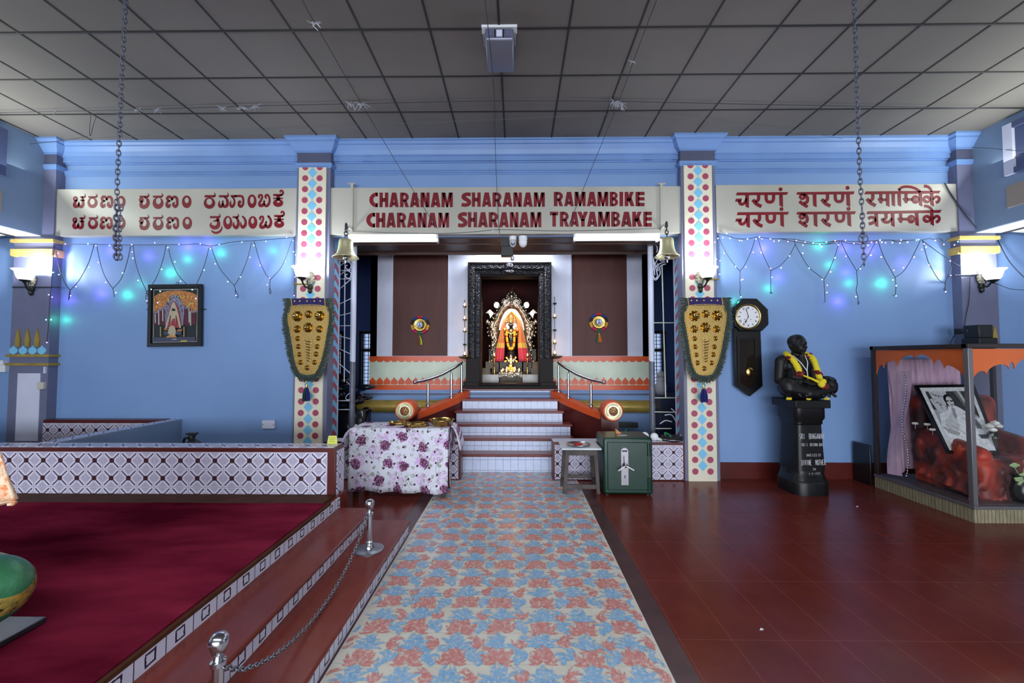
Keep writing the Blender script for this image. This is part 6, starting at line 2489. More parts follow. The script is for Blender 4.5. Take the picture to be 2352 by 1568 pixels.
# figure: a dark stone figure, crown, orange and crimson drape
fg = thing('shrine_figure', 'dark figure in an orange and crimson drape under the silver arch', 'statue', tuple(ip(465, 1190)))
m = MB()
B_ = lambda x, y, d, rx, ry, rz: m.ball(ip(x, y, d), (rx, ry, rz), 16, 10)
B_(465, 1120, .22, .10, .07, .12); B_(465, 980, .22, .085, .07, .14); B_(465, 860, .22, .085, .065, .12); B_(465, 770, .22, .10, .06, .08)
m.cap(ip(465, 740, .23), ip(465, 690, .23), .035, .032)
B_(462, 665, .25, .042, .045, .055)
m.ball(ip(462, 672, .297), (.008, .012, .012), 8, 5)
for sx in (-1, 1):
    m.cap(ip(465 + sx * 60, 750, .23), ip(465 + sx * 80, 840, .24), .028, .024)
    m.cap(ip(465 + sx * 80, 840, .24), ip(465 + sx * 62, 830, .34), .024, .018)
    m.ball(ip(465 + sx * 44, 660, .24), (.008, .012, .02), 8, 5)
o = m.build('body', mat('black_stone', (26, 24, 22), .35), fg, smooth=True)
remesh(o, .009, 4)
m = MB()
for sx in (-1, 1):
    m.ball(ip(462 + sx * 14, 658, .29), (.008, .004, .005), 8, 5)
m.build('eyes', M['white'], fg, smooth=True)
m = MB()
m.lathe([(.055, 0), (.062, .02), (.058, .05), (.05, .10), (.036, .15), (.018, .185), (.003, .20)], ip(460, 640, .24), 20)
for k in range(14):
    a = PI * k / 13
    p = ip(460, 625, .24)
    m.ball((p.x + .085 * math.cos(a), p.y - .03, p.z + .17 * math.sin(a)), .017, 7, 5)
for sx in (-1, 1):
    for k in range(5):
        m.ball(ip(460 + sx * (72 - k * 3), 700 + k * 26, .27), (.022, .02, .02), 8, 5)
    m.ball(ip(460 + sx * 90, 735, .28), (.035, .03, .035), 10, 6)
    m.ball(ip(460 + sx * 75, 800, .29), (.03, .03, .03), 10, 6)
m.ball(ip(460, 748, .31), (.034, .018, .032), 12, 8)
m.tube([ip(460 + 48 * math.cos(t), 730 + 62 * math.sin(t), .30) for t in [PI * k / 10 for k in range(11)]], .014, 6)
m.tube([ip(458 + 16 * math.cos(t), 825 + 20 * math.sin(t), .30) for t in [2 * PI * k / 12 for k in range(12)]], .006, 6, True)
m.build('crown_and_jewels', mat('bright_gilt', (250, 214, 140), .2, .85), fg, smooth=True)
dr_m = Sh('orange_crimson_drape')
zt_, zg, zb2 = ip(470, 930).z, ip(470, 1000).z, 0
fz_ = WL[fg.name].z
h = dr_m.z
fold = dr_m.noise(22, 2, stretch=(1, 1, .12))
c = dr_m.mix((fold * 1.6 - .3).cl(), (232, 96, 32), (250, 150, 70))
c = dr_m.mix(h.lt(zt_ - fz_ - .0), c, (244, 190, 80))
c = dr_m.mix(h.lt(zg - fz_), c, dr_m.mix((fold * 1.6 - .3).cl(), (196, 30, 66), (232, 70, 96)))
dr_m.col(c).set(rough=.5, sheen=.3)
m = MB()
for sx in (-1, 1):
    top = [(470, 445), (470 + sx * 40, 500), (470 + sx * 70, 560), (470 + sx * 95, 640), (470 + sx * 115, 740), (470 + sx * 130, 850), (470 + sx * 150, 960), (470 + sx * 160, 1050), (470 + sx * 175, 1190)]
    edge = [(470, 470), (470 + sx * 95, 560), (470 + sx * 130, 620), (470 + sx * 155, 700), (470 + sx * 172, 780), (470 + sx * 195, 870), (470 + sx * 220, 970), (470 + sx * 240, 1060), (470 + sx * 275, 1192)]
    inn = [(470, 470), (470 + sx * 45, 540), (470 + sx * 72, 620), (470 + sx * 90, 700), (470 + sx * 98, 800), (470 + sx * 95, 880), (470 + sx * 95, 960), (470 + sx * 100, 1050), (470 + sx * 108, 1190)]
    I, Oo = catmull([(x, y, 0) for x, y in inn], 3), catmull([(x, y, 0) for x, y in edge], 3)
    N = len(I)

    def fn(a, b, I=I, Oo=Oo, N=N):
        i = min(int(b * (N - 1)), N - 1)
        q = I[i].lerp(Oo[i], a)
        dep = .20 + .10 * math.sin(PI * min(1, a * 1.2)) * (1 - .2 * b) + .014 * math.sin(a * 17 + b * 2) * b
        return ip(q.x, q.y, dep if a < .999 else dep - .1)
    m.grid(16, N, fn)
dd = m.build('drape', dr_m.m, fg, smooth=60)
so = dd.modifiers.new('thickness', 'SOLIDIFY'); so.thickness = .012
# marigold garland: flowers as beads
m = MB()
gp = catmull([(405, 745, 0), (400, 830, 0), (412, 920, 0), (430, 985, 0), (462, 1010, 0), (495, 985, 0), (508, 920, 0), (512, 830, 0), (516, 750, 0)], 4)
for i, v in enumerate(gp):
    m.ball(ip(v.x, v.y, .335), (.026, .024, .026), 8, 6, 0 if i % 4 else 1)
tag(m.build('marigold_garland', [mat('marigold', (250, 196, 40), .8, bump=.5, bs=60), mat('orange_bloom', (214, 74, 28), .8, bump=.5, bs=60)], org='base', smooth=True), 'yellow marigold garland hanging on the draped figure in the shrine', 'garland')
# small silver figure on a stand with yellow blooms
r = thing('silver_stand', 'low silver stand with a small flower-covered figure before the draped one', 'stand', tuple(ip(455, 1420, .55)))
D5 = .55
m = MB()
m.prism([ip(285, 1350, D5), ip(625, 1350, D5), ip(622, 1425, D5), ip(560, 1400, D5), ip(510, 1405, D5), ip(455, 1430, D5), ip(400, 1405, D5), ip(350, 1400, D5), ip(288, 1428, D5)][::-1], (0, .22, 0))
m.build('stand_body', silver_e, r, bevel=.006)
m = MB()
for x, y, s_ in ((460, 1110, .026), (462, 1150, .05), (430, 1180, .035), (495, 1180, .035), (462, 1210, .055), (460, 1270, .06), (400, 1300, .05), (520, 1300, .05), (340, 1310, .035), (585, 1310, .035), (465, 1320, .07)):
    m.ball(ip(x, y, D5 - .1), (s_, s_ * .7, s_), 10, 7)
for sx in (-1, 1):
    m.cap(ip(465 + sx * 20, 1150, D5 - .1), ip(465 + sx * 85, 1190, D5 - .1), .014, .01)
    m.cap(ip(465 + sx * 30, 1200, D5 - .1), ip(465 + sx * 60, 1140, D5 - .1), .012, .01)
m.build('small_figure', silver, r, smooth=True)
m = MB()
for x, y in ((398, 1138), (530, 1135), (378, 1190), (545, 1190), (460, 1175), (462, 1265), (440, 1285), (485, 1285), (465, 1305), (448, 1255), (490, 1300), (432, 1303)):
    m.ball(ip(x, y, D5 - .03), (.019, .016, .019), 8, 6)
m.build('blooms', mat('yellow_bloom', (248, 206, 70), .8, bump=.5, bs=60), r, smooth=True)
for i, x in enumerate((325, 398, 508, 575)):
    c = ip(x, 1335, D5 + .02)
    rr_ = thing('oil_lamp', 'small burning oil lamp on the silver stand, %s' % ('far left end', 'left of the middle', 'right of the middle', 'far right end')[i], 'lamp', tuple(c), 'oil lamps on the silver stand')
    m = MB(); m.lathe([(.004, -.022), (.018, -.02), (.026, -.004), (.02, -.003), (.004, -.01)], c, 12); m.build('lamp_cup', M['brass'], rr_, smooth=True)
    m = MB(); m.lathe([(.002, -.006), (.010, .006), (.009, .016), (.001, .036)], c, 8); m.build('flame', flame_m, rr_, smooth=True)
# brass pillar lamps left and right
for lb, x in (('slender brass lamp stand left of the silver stand in the shrine', 222), ('slender brass lamp stand right of the silver stand in the shrine', 700)):
    c = ip(x, 1385, .40)
    rr_ = thing('lamp_stand', lb, 'lamp', tuple(c), 'brass lamp stands in the shrine')
    H = ip(x, 1110, .40).z - c.z
    m = MB()
    m.lathe([(.06, 0), (.058, .012), (.02, .03), (.014, .06), (.022, .09), (.012, .12), (.010, H * .45), (.02, H * .5), (.010, H * .55), (.010, H * .88), (.018, H * .9), (.01, H * .93)], c, 16)
    m.build('stem', M['brass'], rr_, smooth=40)
    m = MB(); m.lathe([(.004, H * .93), (.03, H * .95), (.05, H), (.04, H - .002), (.004, H * .96)], c, 16); m.build('lamp_cup', M['brass'], rr_, smooth=True)
    m = MB(); m.lathe([(.002, H), (.012, H + .014), (.010, H + .026), (.001, H + .05)], c, 8); m.build('flame', flame_m, rr_, smooth=True)
# marble ledges and blocks
m = MB()
for b_ in ((45, 285, 1380, 1480, .50), (628, 862, 1380, 1480, .50)):
    a, b = ip(b_[0], b_[2], b_[4]), ip(b_[1], b_[3], b_[4])
    m.box(a.x, b.x, a.y, a.y + .3, 1.06, a.z)
struct(m.build('sanctum_ledge', marble))
stone = mat('dark_stone_block', (92, 84, 74), .5, var=.2, vs=6)
m = MB()
for b_ in ((95, 190, 1195, 1290, .15), (40, 160, 1290, 1380, .3), (190, 285, 1200, 1340, .10), (640, 760, 1200, 1340, .10), (770, 855, 1195, 1290, .15), (750, 860, 1290, 1380, .3), (145, 215, 1010, 1180, .0), (755, 822, 1010, 1180, .0)):
    a, b = ip(b_[0], b_[2], b_[4]), ip(b_[1], b_[3], b_[4])
    m.box(a.x, b.x, a.y, a.y + .3, b.z, a.z)
m.box(ip(300, 1200, .1).x, ip(620, 1200, .1).x, 8.2, 8.6, 1.06, ip(300, 1195, .1).z)
m.box(-1.0, .75, 8.35, 8.7, 1.06, ip(300, 1340, .1).z)
struct(m.build('sanctum_pedestal', stone))
c = ip(352, 1460, .95)
m = MB(); m.lathe([(.03, .0), (.034, .05), (.03, .085), (.034, .09), (.004, .085)], (c.x, c.y, 1.06), 14)
tag(m.build('silver_tumbler', silver, org='base', smooth=40), 'small silver tumbler on the sanctum floor', 'cup')
c = ip(440, 1470, .95)
m = MB()
for k in range(22):
    m.ball((c.x + RN.uniform(-.09, .09), c.y + RN.uniform(-.03, .03), 1.065 + RN.uniform(.004, .02)), (.022, .016, .009), 7, 5)
tag(m.build('offered_petals', mat('pale_petals', (214, 220, 150), .7), org='base', smooth=True), 'pale petals strewn on the sanctum floor before the silver stand', 'petals', kind='stuff')
c = ip(522, 1462, .95)
m = MB()
for k in range(16):
    m.ball((c.x + RN.uniform(-.05, .05), c.y + RN.uniform(-.03, .03), 1.07 + RN.uniform(.0, .03)), (.02, .018, .014), 7, 5)
tag(m.build('red_blooms', mat('red_petals', (170, 24, 36), .7), org='base', smooth=True), 'heap of red blooms on the sanctum floor right of the pale petals', 'flowers', kind='stuff')
lamp('sanctum_spot', 'SPOT', (X0, 7.62, 2.95), 115, (1, .80, .52), .06, (math.radians(28), 0, 0), spot=1.25, blend=.7)
lamp('sanctum_fill', 'POINT', (X0, 7.70, 1.55), 3, (1, .66, .36), .08)


# ---- folding iron gates and the pole either side of the shrine hall
def pole(label, px_t, px_b, py_t, py_b, Y, rad, mt):
    m = MB()
    a, b = P(px_t, py_t, Y=Y), P(px_b, py_b, Y=Y)
    x = (a.x + b.x) / 2
    m.tube([(x, Y, b.z), (x, Y, a.z)], rad, 14)
    return tag(m.build('pole', mt, org='base', smooth=40), label, 'pole', 'white poles either side of the shrine opening')


ppm = Sh('worn_white_pole')
ppm.col(ppm.mix((ppm.z + (ppm.noise(3, 3) - .5) * .3).lt(1.55), (206, 212, 232), ppm.mix(ppm.noise(14, 4), (60, 62, 72), (120, 124, 140)))).set(rough=.4)
for lb, px in (('white pole with worn black lower half in the gap left of the shrine', 811), ('white pole with worn black lower half in the gap right of the shrine', 1496)):
    Y = 6.15
    x = P(px, 760, Y=Y).x
    m = MB(); m.tube([(x, Y, .02), (x, Y, ZB + .03)], .042, 16)
    tag(m.build('pole', ppm.m, org='base', smooth=40), lb, 'pole', 'poles in the gaps beside the shrine')
r = thing('iron_gate', 'white iron scroll grille leaning in the gap behind the left bell', 'gate', (-2.45, 6.1, .02))
m = MB()
Yg = 6.12
g = lambda x, y: P(760 + x / 3.917, 560 + y / 3.917, Y=Yg)
m.tube([g(62, 150), g(52, 1100), g(50, 1560)], .008, 6); m.tube([g(126, 150), g(120, 1240)], .008, 6)
for a, b in (((62, 160), (182, 158)), ((65, 240), (182, 238)), ((65, 315), (182, 315)), ((62, 420), (182, 315)), ((65, 212), (126, 165)), ((65, 293), (126, 245)), ((65, 548), (182, 490)), ((62, 648), (182, 620)), ((60, 738), (180, 735)), ((60, 825), (180, 855)),
             ((58, 935), (180, 992)), ((56, 1060), (182, 1170)), ((52, 1410), (185, 1410)), ((50, 1490), (185, 1490))):
    m.tube([g(*a), g(*b)], .0065, 6)
m.build('grille', M['greywhite'], r)
m = MB()
for cy_ in (200, 280):
    m.tube(catmull([g(130, cy_ - 40), g(170, cy_ - 30), g(182, cy_), g(165, cy_ + 30), g(138, cy_ + 22), g(134, cy_ - 2), g(150, cy_ - 8)], 5), .008, 6)
m.tube(catmull([g(140, 1240), g(180, 1280), g(178, 1330), g(138, 1370), g(140, 1400), g(180, 1395)], 5), .005, 5)
m.build('scrolls', M['greywhite'], r, smooth=True)
r = thing('iron_gate', 'white iron leaf grille in the gap behind the right bell', 'gate', (2.1, 6.1, .02))
g = lambda x, y: P(1470 + x / 3.267, 540 + y / 3.267, Y=Yg)
m = MB()
m.tube([g(165, 230), g(178, 700), g(193, 1215)], .009, 6); m.tube([g(250, 160), g(262, 660), g(275, 1215)], .008, 6)
m.tube([g(90, 657), g(268, 657)], .008, 6); m.tube([g(110, 1220), g(280, 1220)], .007, 6); m.tube([g(108, 1325), g(280, 1328)], .007, 6); m.tube([g(115, 1450), g(235, 1450)], .007, 6)
m.build('grille', M['pale_green'], r)
m = MB()
for q in ([(85, 130), (80, 90), (110, 68), (130, 95), (125, 130)], [(78, 150), (85, 250), (105, 320), (130, 310), (118, 240), (100, 180)], [(195, 215), (150, 235), (150, 290), (120, 335), (85, 320)], [(190, 200), (140, 220), (135, 270)], [(100, 170), (105, 230), (110, 300)],
          [(88, 200), (110, 230)], [(90, 240), (112, 265)], [(132, 180), (112, 220)], [(135, 210), (115, 250)], [(145, 160), (150, 190), (180, 190), (185, 165)], [(150, 1415), (190, 1390), (240, 1400)], [(185, 1350), (240, 1350), (280, 1420)], [(235, 1300), (270, 1340), (285, 1400)]):
    m.tube(catmull([g(*p) for p in q], 5), .0085, 6)
m.build('leaf_scrolls', M['greywhite'], r, smooth=True)
# dark stored goods in the ambulatory, glimpsed through the gaps
cl1 = mat('dark_plastic_wrap', (24, 26, 34), .2)
for lb, x, y, z0, s_ in (('dark heap of plastic-wrapped goods in the gap left of the shrine', P(800, 900, Y=6.9).x, 6.9, .02, (.36, .3, 1.15)), ):
    m = MB()
    rr = random.Random(9)
    m.box(x - .32, x + .30, y - .2, y + .3, .02, .75)
    for k in range(26):
        m.ball((x + rr.uniform(-.36, .36), y + rr.uniform(-.2, .2), .7 + rr.random() * .62), (rr.uniform(.06, .16), .12, rr.uniform(.03, .09)), 8, 6)
    o = m.build('stored_bundle', cl1, org='base', smooth=True)
    tag(o, lb, 'bundle')
m = MB()
x = P(1535, 930, Y=6.9).x
m.box(x - .18, x + .4, 6.8, 7.3, .02, 1.0)
tag(m.build('storage_chest', mat('dark_blue_chest', (30, 34, 60), .5), org='base', bevel=.01), 'dark chest in the gap right of the shrine', 'chest')
m = MB()
c = Vector((P(1518, 870, Y=6.95).x, 6.95, 1.0))
m.lathe([(.07, 0), (.09, .06), (.10, .14), (.07, .2), (.05, .24), (.07, .28), (.004, .29)], c, 16)
m.ball(c + Vector((0, 0, .33)), (.07, .06, .06), 10, 7)
tag(m.build('pale_jar', mat('pale_stone_jar', (150, 150, 160), .5), org='base', smooth=True), 'pale covered jar standing on the dark chest in the right gap', 'jar')
m = MB()
a = P(1430, 976, Y=6.9); m.box(a.x - .10, a.x + .25, 6.88, 6.94, a.z - .04, a.z + .04)
struct(m.build('plinth_vent', M['black']))
# ================================================================ left wall: framed picture, boxes, valve
def flat(m, pts, Y, d, mi, ox, oy, k):
    m.poly([P(ox + x / k, oy + y / k, Y=Y) + Vector((0, -d, 0)) for x, y in pts][::-1], mi)


YP_ = 5.62
fk, fx, fy = 9.227, 330, 640
q = lambda x, y: P(fx + x / fk, fy + y / fk, Y=YP_)
r = thing('framed_picture', 'black framed colour picture of a garlanded shrine on the left blue wall', 'picture', tuple(q(690, 1450)))
O = [(135, 130), (1262, 118), (1245, 1430), (108, 1447)]
I_ = [(200, 200), (1185, 190), (1165, 1355), (180, 1375)]
m = MB()
b0 = m.n()
for (x, y), d in [(p, .0) for p in O] + [(p, .03) for p in O] + [(p, .03) for p in I_] + [(p, .008) for p in I_]:
    m.v.append(q(x, y) + Vector((0, -d, 0)))
for a in (0, 4, 8):
    for j in range(4):
        j2 = (j + 1) % 4
        m.f.append([b0 + a + j, b0 + a + j2, b0 + a + 4 + j2, b0 + a + 4 + j]); m.m.append(0)
m.f.append([b0, b0 + 3, b0 + 2, b0 + 1]); m.m.append(0)
m.build('frame', M['black_gloss'], r)
pc = dict(dk=(22, 30, 34), wh=(170, 170, 168), org=(176, 112, 58), org2=(196, 140, 70), lil=(120, 116, 140), lil2=(150, 148, 170), mar=(80, 24, 40), crm=(176, 164, 136), red=(150, 48, 60), bl=(14, 14, 20), st=(64, 66, 88), yel=(190, 170, 90))
pk = list(pc)
pm = [mat('print_' + k_, pc[k_], .4, var=.35 if k_ in ('org', 'org2', 'lil', 'mar') else .08, vs=60) for k_ in pk]
m = MB()
L = [0]


def fp(pts, key):
    L[0] += 1
    flat(m, pts, YP_, .010 + L[0] * .00012, pk.index(key), fx, fy, fk)


fp(I_, 'bl')
fp([(222, 232), (1160, 215), (1140, 1335), (210, 1352)], 'wh')
fp([(235, 245), (1148, 228), (1130, 1325), (222, 1340)], 'dk')
fp([(235, 380), (340, 310), (500, 262), (690, 244), (880, 262), (1040, 300), (1146, 350), (1140, 700), (230, 700)], 'org')
rr = random.Random(4)
for k_ in range(70):
    a = rr.uniform(0, 1); x = 250 + a * 880; y = rr.uniform(300 + 260 * (a - .5) ** 2 * 1.4, 660); s_ = rr.uniform(12, 34)
    fp([(x + s_ * math.cos(t) * rr.uniform(.6, 1), y + s_ * math.sin(t) * rr.uniform(.6, 1)) for t in [2 * PI * j / 7 for j in range(7)]], 'org2' if rr.random() < .7 else 'yel')
for x0, x1, y0 in ((235, 330, 690), (330, 400, 640), (400, 500, 600), (830, 900, 560), (900, 1010, 600), (1010, 1136, 680)):
    fp([(x0, y0), (x1, y0), (x1, y0 + 45), (x0, y0 + 45)], 'lil')
    fp([(x0, y0 + 40), (x1, y0 + 40), (x1 - 3, 980), (x0, 980)], 'mar')
for x, y0, y1 in ((345, 680, 980), (270, 740, 940), (1015, 700, 995), (985, 640, 930), (430, 650, 900)):
    fp([(x - 12, y0), (x + 12, y0), (x + 16, y1), (x - 8, y1)], 'wh')
fp([(490, 1000), (470, 720), (480, 600), (560, 500), (600, 420), (620, 370), (690, 335), (760, 375), (790, 440), (830, 500), (890, 600), (880, 760), (860, 1000)], 'lil')
for k_ in range(60):
    t = rr.uniform(0, PI); rd = rr.uniform(150, 215)
    x, y = 680 + rd * math.cos(t), 720 - rd * 1.7 * math.sin(t)
    fp([(x - 12, y - 12), (x + 12, y - 14), (x + 10, y + 10), (x - 10, y + 12)], 'lil2' if rr.random() < .6 else 'st')
fp([(500, 1040), (560, 760), (590, 600), (660, 490), (700, 490), (760, 600), (800, 760), (830, 1040)], 'red')
fp([(490, 1045), (560, 790), (600, 640), (650, 505), (690, 505), (740, 640), (780, 790), (830, 1045), (790, 1045), (740, 820), (690, 700), (630, 700), (590, 820), (530, 1045)], 'crm')
fp([(595, 980), (600, 700), (640, 560), (700, 560), (730, 700), (720, 980)], 'crm')
fp([(620, 670), (650, 630), (700, 640), (712, 680), (665, 690)], 'bl')
fp([(645, 860), (700, 840), (720, 990), (600, 995), (610, 950)], 'red')
fp([(590, 780), (610, 780), (600, 960), (585, 960)], 'bl'); fp([(715, 780), (730, 780), (735, 960), (720, 960)], 'bl')
fp([(465, 1120), (840, 1110), (835, 1180), (465, 1195)], 'st')
for x in (395, 890):
    fp([(x - 8, 1020), (x + 8, 1020), (x + 8, 1225), (x - 8, 1225)], 'yel')
fp([(470, 1050), (545, 1045), (545, 1085), (470, 1090)], 'org'); fp([(740, 1085), (845, 1070), (850, 1105), (740, 1110)], 'org')
fp([(550, 1150), (570, 1040), (620, 990), (690, 1010), (720, 1100), (710, 1190), (620, 1220)], 'crm')
fp([(560, 1200), (700, 1190), (740, 1240), (500, 1250)], 'org2')
fp([(222, 1250), (1135, 1235), (1132, 1320), (222, 1338)], 'st')
fp([(640, 1280), (735, 1272), (735, 1290), (640, 1296)], 'wh')
fp([(825, 1310), (960, 1305), (950, 1335), (810, 1335)], 'yel')
m.build('print', pm, r)
m = MB()
c = q(715, 95); m.tube([(c.x + .018 * math.cos(t), c.y, c.z + .018 * math.sin(t)) for t in [2 * PI * k_ / 12 for k_ in range(12)]], .003, 5, True)
for x, y in ((95, 655), (1290, 645)):
    c = q(x, y); m.cap(c + Vector((0, .02, 0)), c + Vector((0, -.02, 0)), .008, .006, 6)
m.build('hanger', M['black'], r, smooth=True)

r = thing('wall_box', 'pale grey rectangular junction box low on the left blue wall', 'box', tuple(P(620, 984, Y=YW)))
a, b = P(606, 983, Y=YW), P(635, 964, Y=YW)
m = MB(); m.box(a.x, b.x, YW - .045, YW, a.z, b.z); m.build('cover', M['greywhite'], r, bevel=.004)
m = MB()
for x in (a.x + .012, b.x - .012):
    m.ball((x, YW - .046, (a.z + b.z) / 2), (.006, .003, .006), 8, 5)
m.build('screws', M['wire'], r)
# valve and hose showing over the tiled wall
c = P(440, 1018, Y=4.6)
r = thing('fire_extinguisher', 'dark canister top with lever and hose peeping over the tiled wall', 'extinguisher', (c.x, 4.6, 0))
m = MB(); m.lathe([(.09, 0), (.09, c.z - .03), (.08, c.z), (.05, c.z + .03), (.03, c.z + .045)], (c.x + .02, 4.6, 0), 20); m.build('canister', mat('dark_olive_paint', (34, 40, 34), .4), r, smooth=40)
m = MB()
m.lathe([(.032, 0), (.03, .05), (.024, .07)], (c.x - .0, 4.6, c.z + .03), 12)
m.box(c.x - .05, c.x + .055, 4.57, 4.63, c.z + .098, c.z + .118); m.box(c.x - .02, c.x + .035, 4.58, 4.62, c.z + .07, c.z + .1)
m.build('valve_lever', M['black'], r, bevel=.006)
m = MB(); m.tube(catmull([(c.x - .02, 4.58, c.z + .065), (c.x - .055, 4.57, c.z + .06), (c.x - .065, 4.57, c.z), (c.x - .065, 4.58, c.z - .15)], 5), .013, 8); m.build('hose', M['black'], r, smooth=True)
# small boxes on the left pilaster
a, b = P(92, 893, Y=YP), P(107, 877, Y=YP)
m = MB(); m.box(a.x, b.x, YP - .04, YP, a.z, b.z)
tag(m.build('wall_box', mat('yellowed_plastic', (196, 192, 180), .5), org='base', bevel=.004), 'small cream square box on the left corner pilaster', 'box')
a, b = P(103, 857, Y=YP), P(108, 842, Y=YP)
m = MB(); m.box(a.x, b.x, YP - .02, YP, a.z, b.z)
tag(m.build('wall_clip', M['greywhite'], org='base'), 'thin white clip above the cream box on the left pilaster', 'clip')
r = thing('switch_board', 'white switch board at the left edge beside the corner pilaster', 'switch', tuple(P(0, 854, Y=YW)))
a, b = P(-22, 854, Y=YW), P(22, 838, Y=YW)
m = MB(); m.box(a.x, b.x, YW - .05, YW, a.z, b.z); m.build('panel', M['white'], r, bevel=.004)
m = MB(); c = P(12, 833, Y=YW); m.box(c.x - .05, c.x + .04, YW - .06, YW, c.z - .03, c.z + .035); m.build('plug', M['white'], r, bevel=.005)

# ================================================================ seated draped figure at the far left edge, on a marble slab
r = thing('draped_statue', 'seated statue in orange shawl and green-gold skirt on a slab at the left edge', 'statue', (-2.75, 2.0, .345))
m = MB()
corner = P(108, 1418, Z=.37)
x1 = corner.x
pe = P(0, 1483, Z=.37)
m.box(x1 - 1.25, x1, corner.y - .85, corner.y, .351, .377)
m.build('slab', mat('dark_marble_slab', (34, 37, 42), .3, var=.4, vs=8), r, bevel=.005)
gr = Sh('green_gold_brocade')
st_ = ((gr.z * 1.0 + gr.x * .9) * 5.2).fr()
fl_ = gr.noise(36, 4, .7)
c = gr.mix((gr.noise(6, 3) * 1.6 - .4).cl(), (34, 96, 62), (78, 150, 104))
band = st_.gt(.45)
c = gr.mix(band * (fl_ * 3 - .9).cl(), c, (196, 160, 70))
c = gr.mix(band * fl_.lt(.42), c, (74, 44, 40))
gr.col(c).set(rough=.32, metal=.25).bump(fl_, .35)
m = MB()
kx, ky = P(95, 1330, Y=1.85).x - .17, 1.86
m.ball((kx - .06, ky - .04, .60), (.17, .16, .15), 20, 14)                     # the near knee
m.cap((kx - .12, ky - .02, .60), (kx - .52, ky + .0, .60), .155, .18, 18)
m.ball((kx - .55, ky + .05, .58), (.27, .18, .18), 18, 12)
m.cap((kx - .95, ky - .02, .60), (kx - .6, ky + .2, .62), .16, .2, 16)
o = m.build('skirt', gr.m, r, smooth=True)
remesh(o, .014, 8)
m = MB()                                                                          # hanging hem under the knee
m.grid(30, 12, lambda a, b: (kx + .055 - .62 * a - .05 * b, ky - .10 + .26 * (a - .2) ** 2 - .05 * b * (1 - a) + .015 * math.sin(a * 26), .60 - .205 * b - .012 * math.sin(a * 14)))
o = m.build('skirt_hem', gr.m, r, smooth=True); so = o.modifiers.new('thickness', 'SOLIDIFY'); so.thickness = .01
os_ = Sh('orange_print_shawl')
nf = os_.noise(22, 4, .7)
c = os_.mix((nf * 5 - 2.2).cl(), (232, 214, 186), (226, 122, 52))
os_.col(os_.mix((os_.noise(44, 3) * 8 - 5.2).cl(), c, (70, 50, 60))).set(rough=.7)
m = MB()
ex = P(29, 1150, Y=2.15).x - .10
m.cap((ex - .55, 2.2, .80), (ex - .50, 2.2, 1.18), .17, .20, 18)
m.ball((ex - .50, 2.2, 1.22), (.24, .15, .13), 16, 10)
m.cap((ex - .24, 2.2, 1.20), (ex - .16, 2.16, .95), .085, .08, 14)
o = m.build('torso', os_.m, r, smooth=True)
remesh(o, .012, 6)
hem_pts = [(-4, 1040), (6, 1075), (14, 1110), (29, 1156)]
m = MB()
Hh = [P(x, y, Y=2.12) for x, y in hem_pts]
m.grid(22, 14, lambda a, b: (lambda e: (e.x - .42 * a, e.y + .05 * math.sin(a * 15) * b, e.z - .03 * a + .0 - (.035 if b > .99 else 0) * a))(catmull(Hh, 6)[int(b * 17.9)]))
m.grid(22, 6, lambda a, b: (Hh[3].x - .42 * a - .03 * b * (1 - a), 2.12 + .05 * math.sin(a * 15), Hh[3].z - .10 * b * a - .03 * a))
o = m.build('shawl_end', os_.m, r, smooth=True); so = o.modifiers.new('thickness', 'SOLIDIFY'); so.thickness = .012
m = MB()
m.cap((ex - .50, 2.2, 1.3), (ex - .50, 2.18, 1.42), .06, .055, 14)
m.ball((ex - .50, 2.17, 1.53), (.085, .10, .12), 18, 12)
m.ball((ex - .50, 2.075, 1.51), (.014, .02, .022), 8, 6)
m.ball((ex - .585, 2.18, 1.52), (.012, .02, .03), 8, 6); m.ball((ex - .415, 2.18, 1.52), (.012, .02, .03), 8, 6)
o = m.build('head', mat('statue_skin', (150, 110, 80), .5), r, smooth=True)
remesh(o, .008, 4)

# ================================================================ right wall: pendulum clock
ck, cx_, cy0 = 6.533, 1670, 680
YK = 5.60
q = lambda x, y, d=0.0: P(cx_ + x / ck, cy0 + y / ck, Y=YK - d)
r = thing('wall_clock', 'black octagonal pendulum clock on the wall beside the right pillar', 'clock', tuple(q(315, 1500)))
oct_ = [(185, 45), (400, 47), (565, 210), (572, 430), (470, 530), (140, 530), (60, 430), (62, 180)]
low = [(75, 480), (472, 480), (503, 1345), (312, 1500), (98, 1340)]
m = MB()
m.prism([q(*p) for p in low][::-1] if False else [q(x, y, 0) for x, y in low][::-1], (0, -.05, 0))
m.build('case', M['black_gloss'], r, bevel=.006)
m = MB()
m.prism([q(x, y, .0) for x, y in oct_][::-1], (0, -.085, 0))
m.build('octagon_case', M['black_gloss'], r, bevel=.012)
m = MB()
lw_ = [(150, 610), (440, 610), (455, 1320), (318, 1425), (165, 1320)]
li = [(190, 640), (415, 640), (430, 1300), (318, 1385), (195, 1300)]
b0 = m.n()
for p in lw_: m.v.append(q(*p, .05))
for p in lw_: m.v.append(q(*p, .062))
for p in li: m.v.append(q(*p, .062))
for p in li: m.v.append(q(*p, .05))
for a in (0, 5, 10):
    for j in range(5):
        m.f.append([b0 + a + j, b0 + a + (j + 1) % 5, b0 + a + 5 + (j + 1) % 5, b0 + a + 5 + j]); m.m.append(0)
m.build('door_frame', M['black_gloss'], r)
m = MB(); m.poly([q(*p, .0515) for p in li][::-1]); m.build('door_pane', mat('smoked_pane', (34, 26, 22), .12), r)
m = MB()
c = q(342, 1140, .058)
m.lathe([(.001, .012), (.03, .010), (.05, .003), (.052, 0)], c, 24, 'y', sx=1, sy=1.2)
m.build('pendulum', M['brass'], r, smooth=40)
cc_ = q(312, 308, .085)
R1 = 185 / ck * YK / F
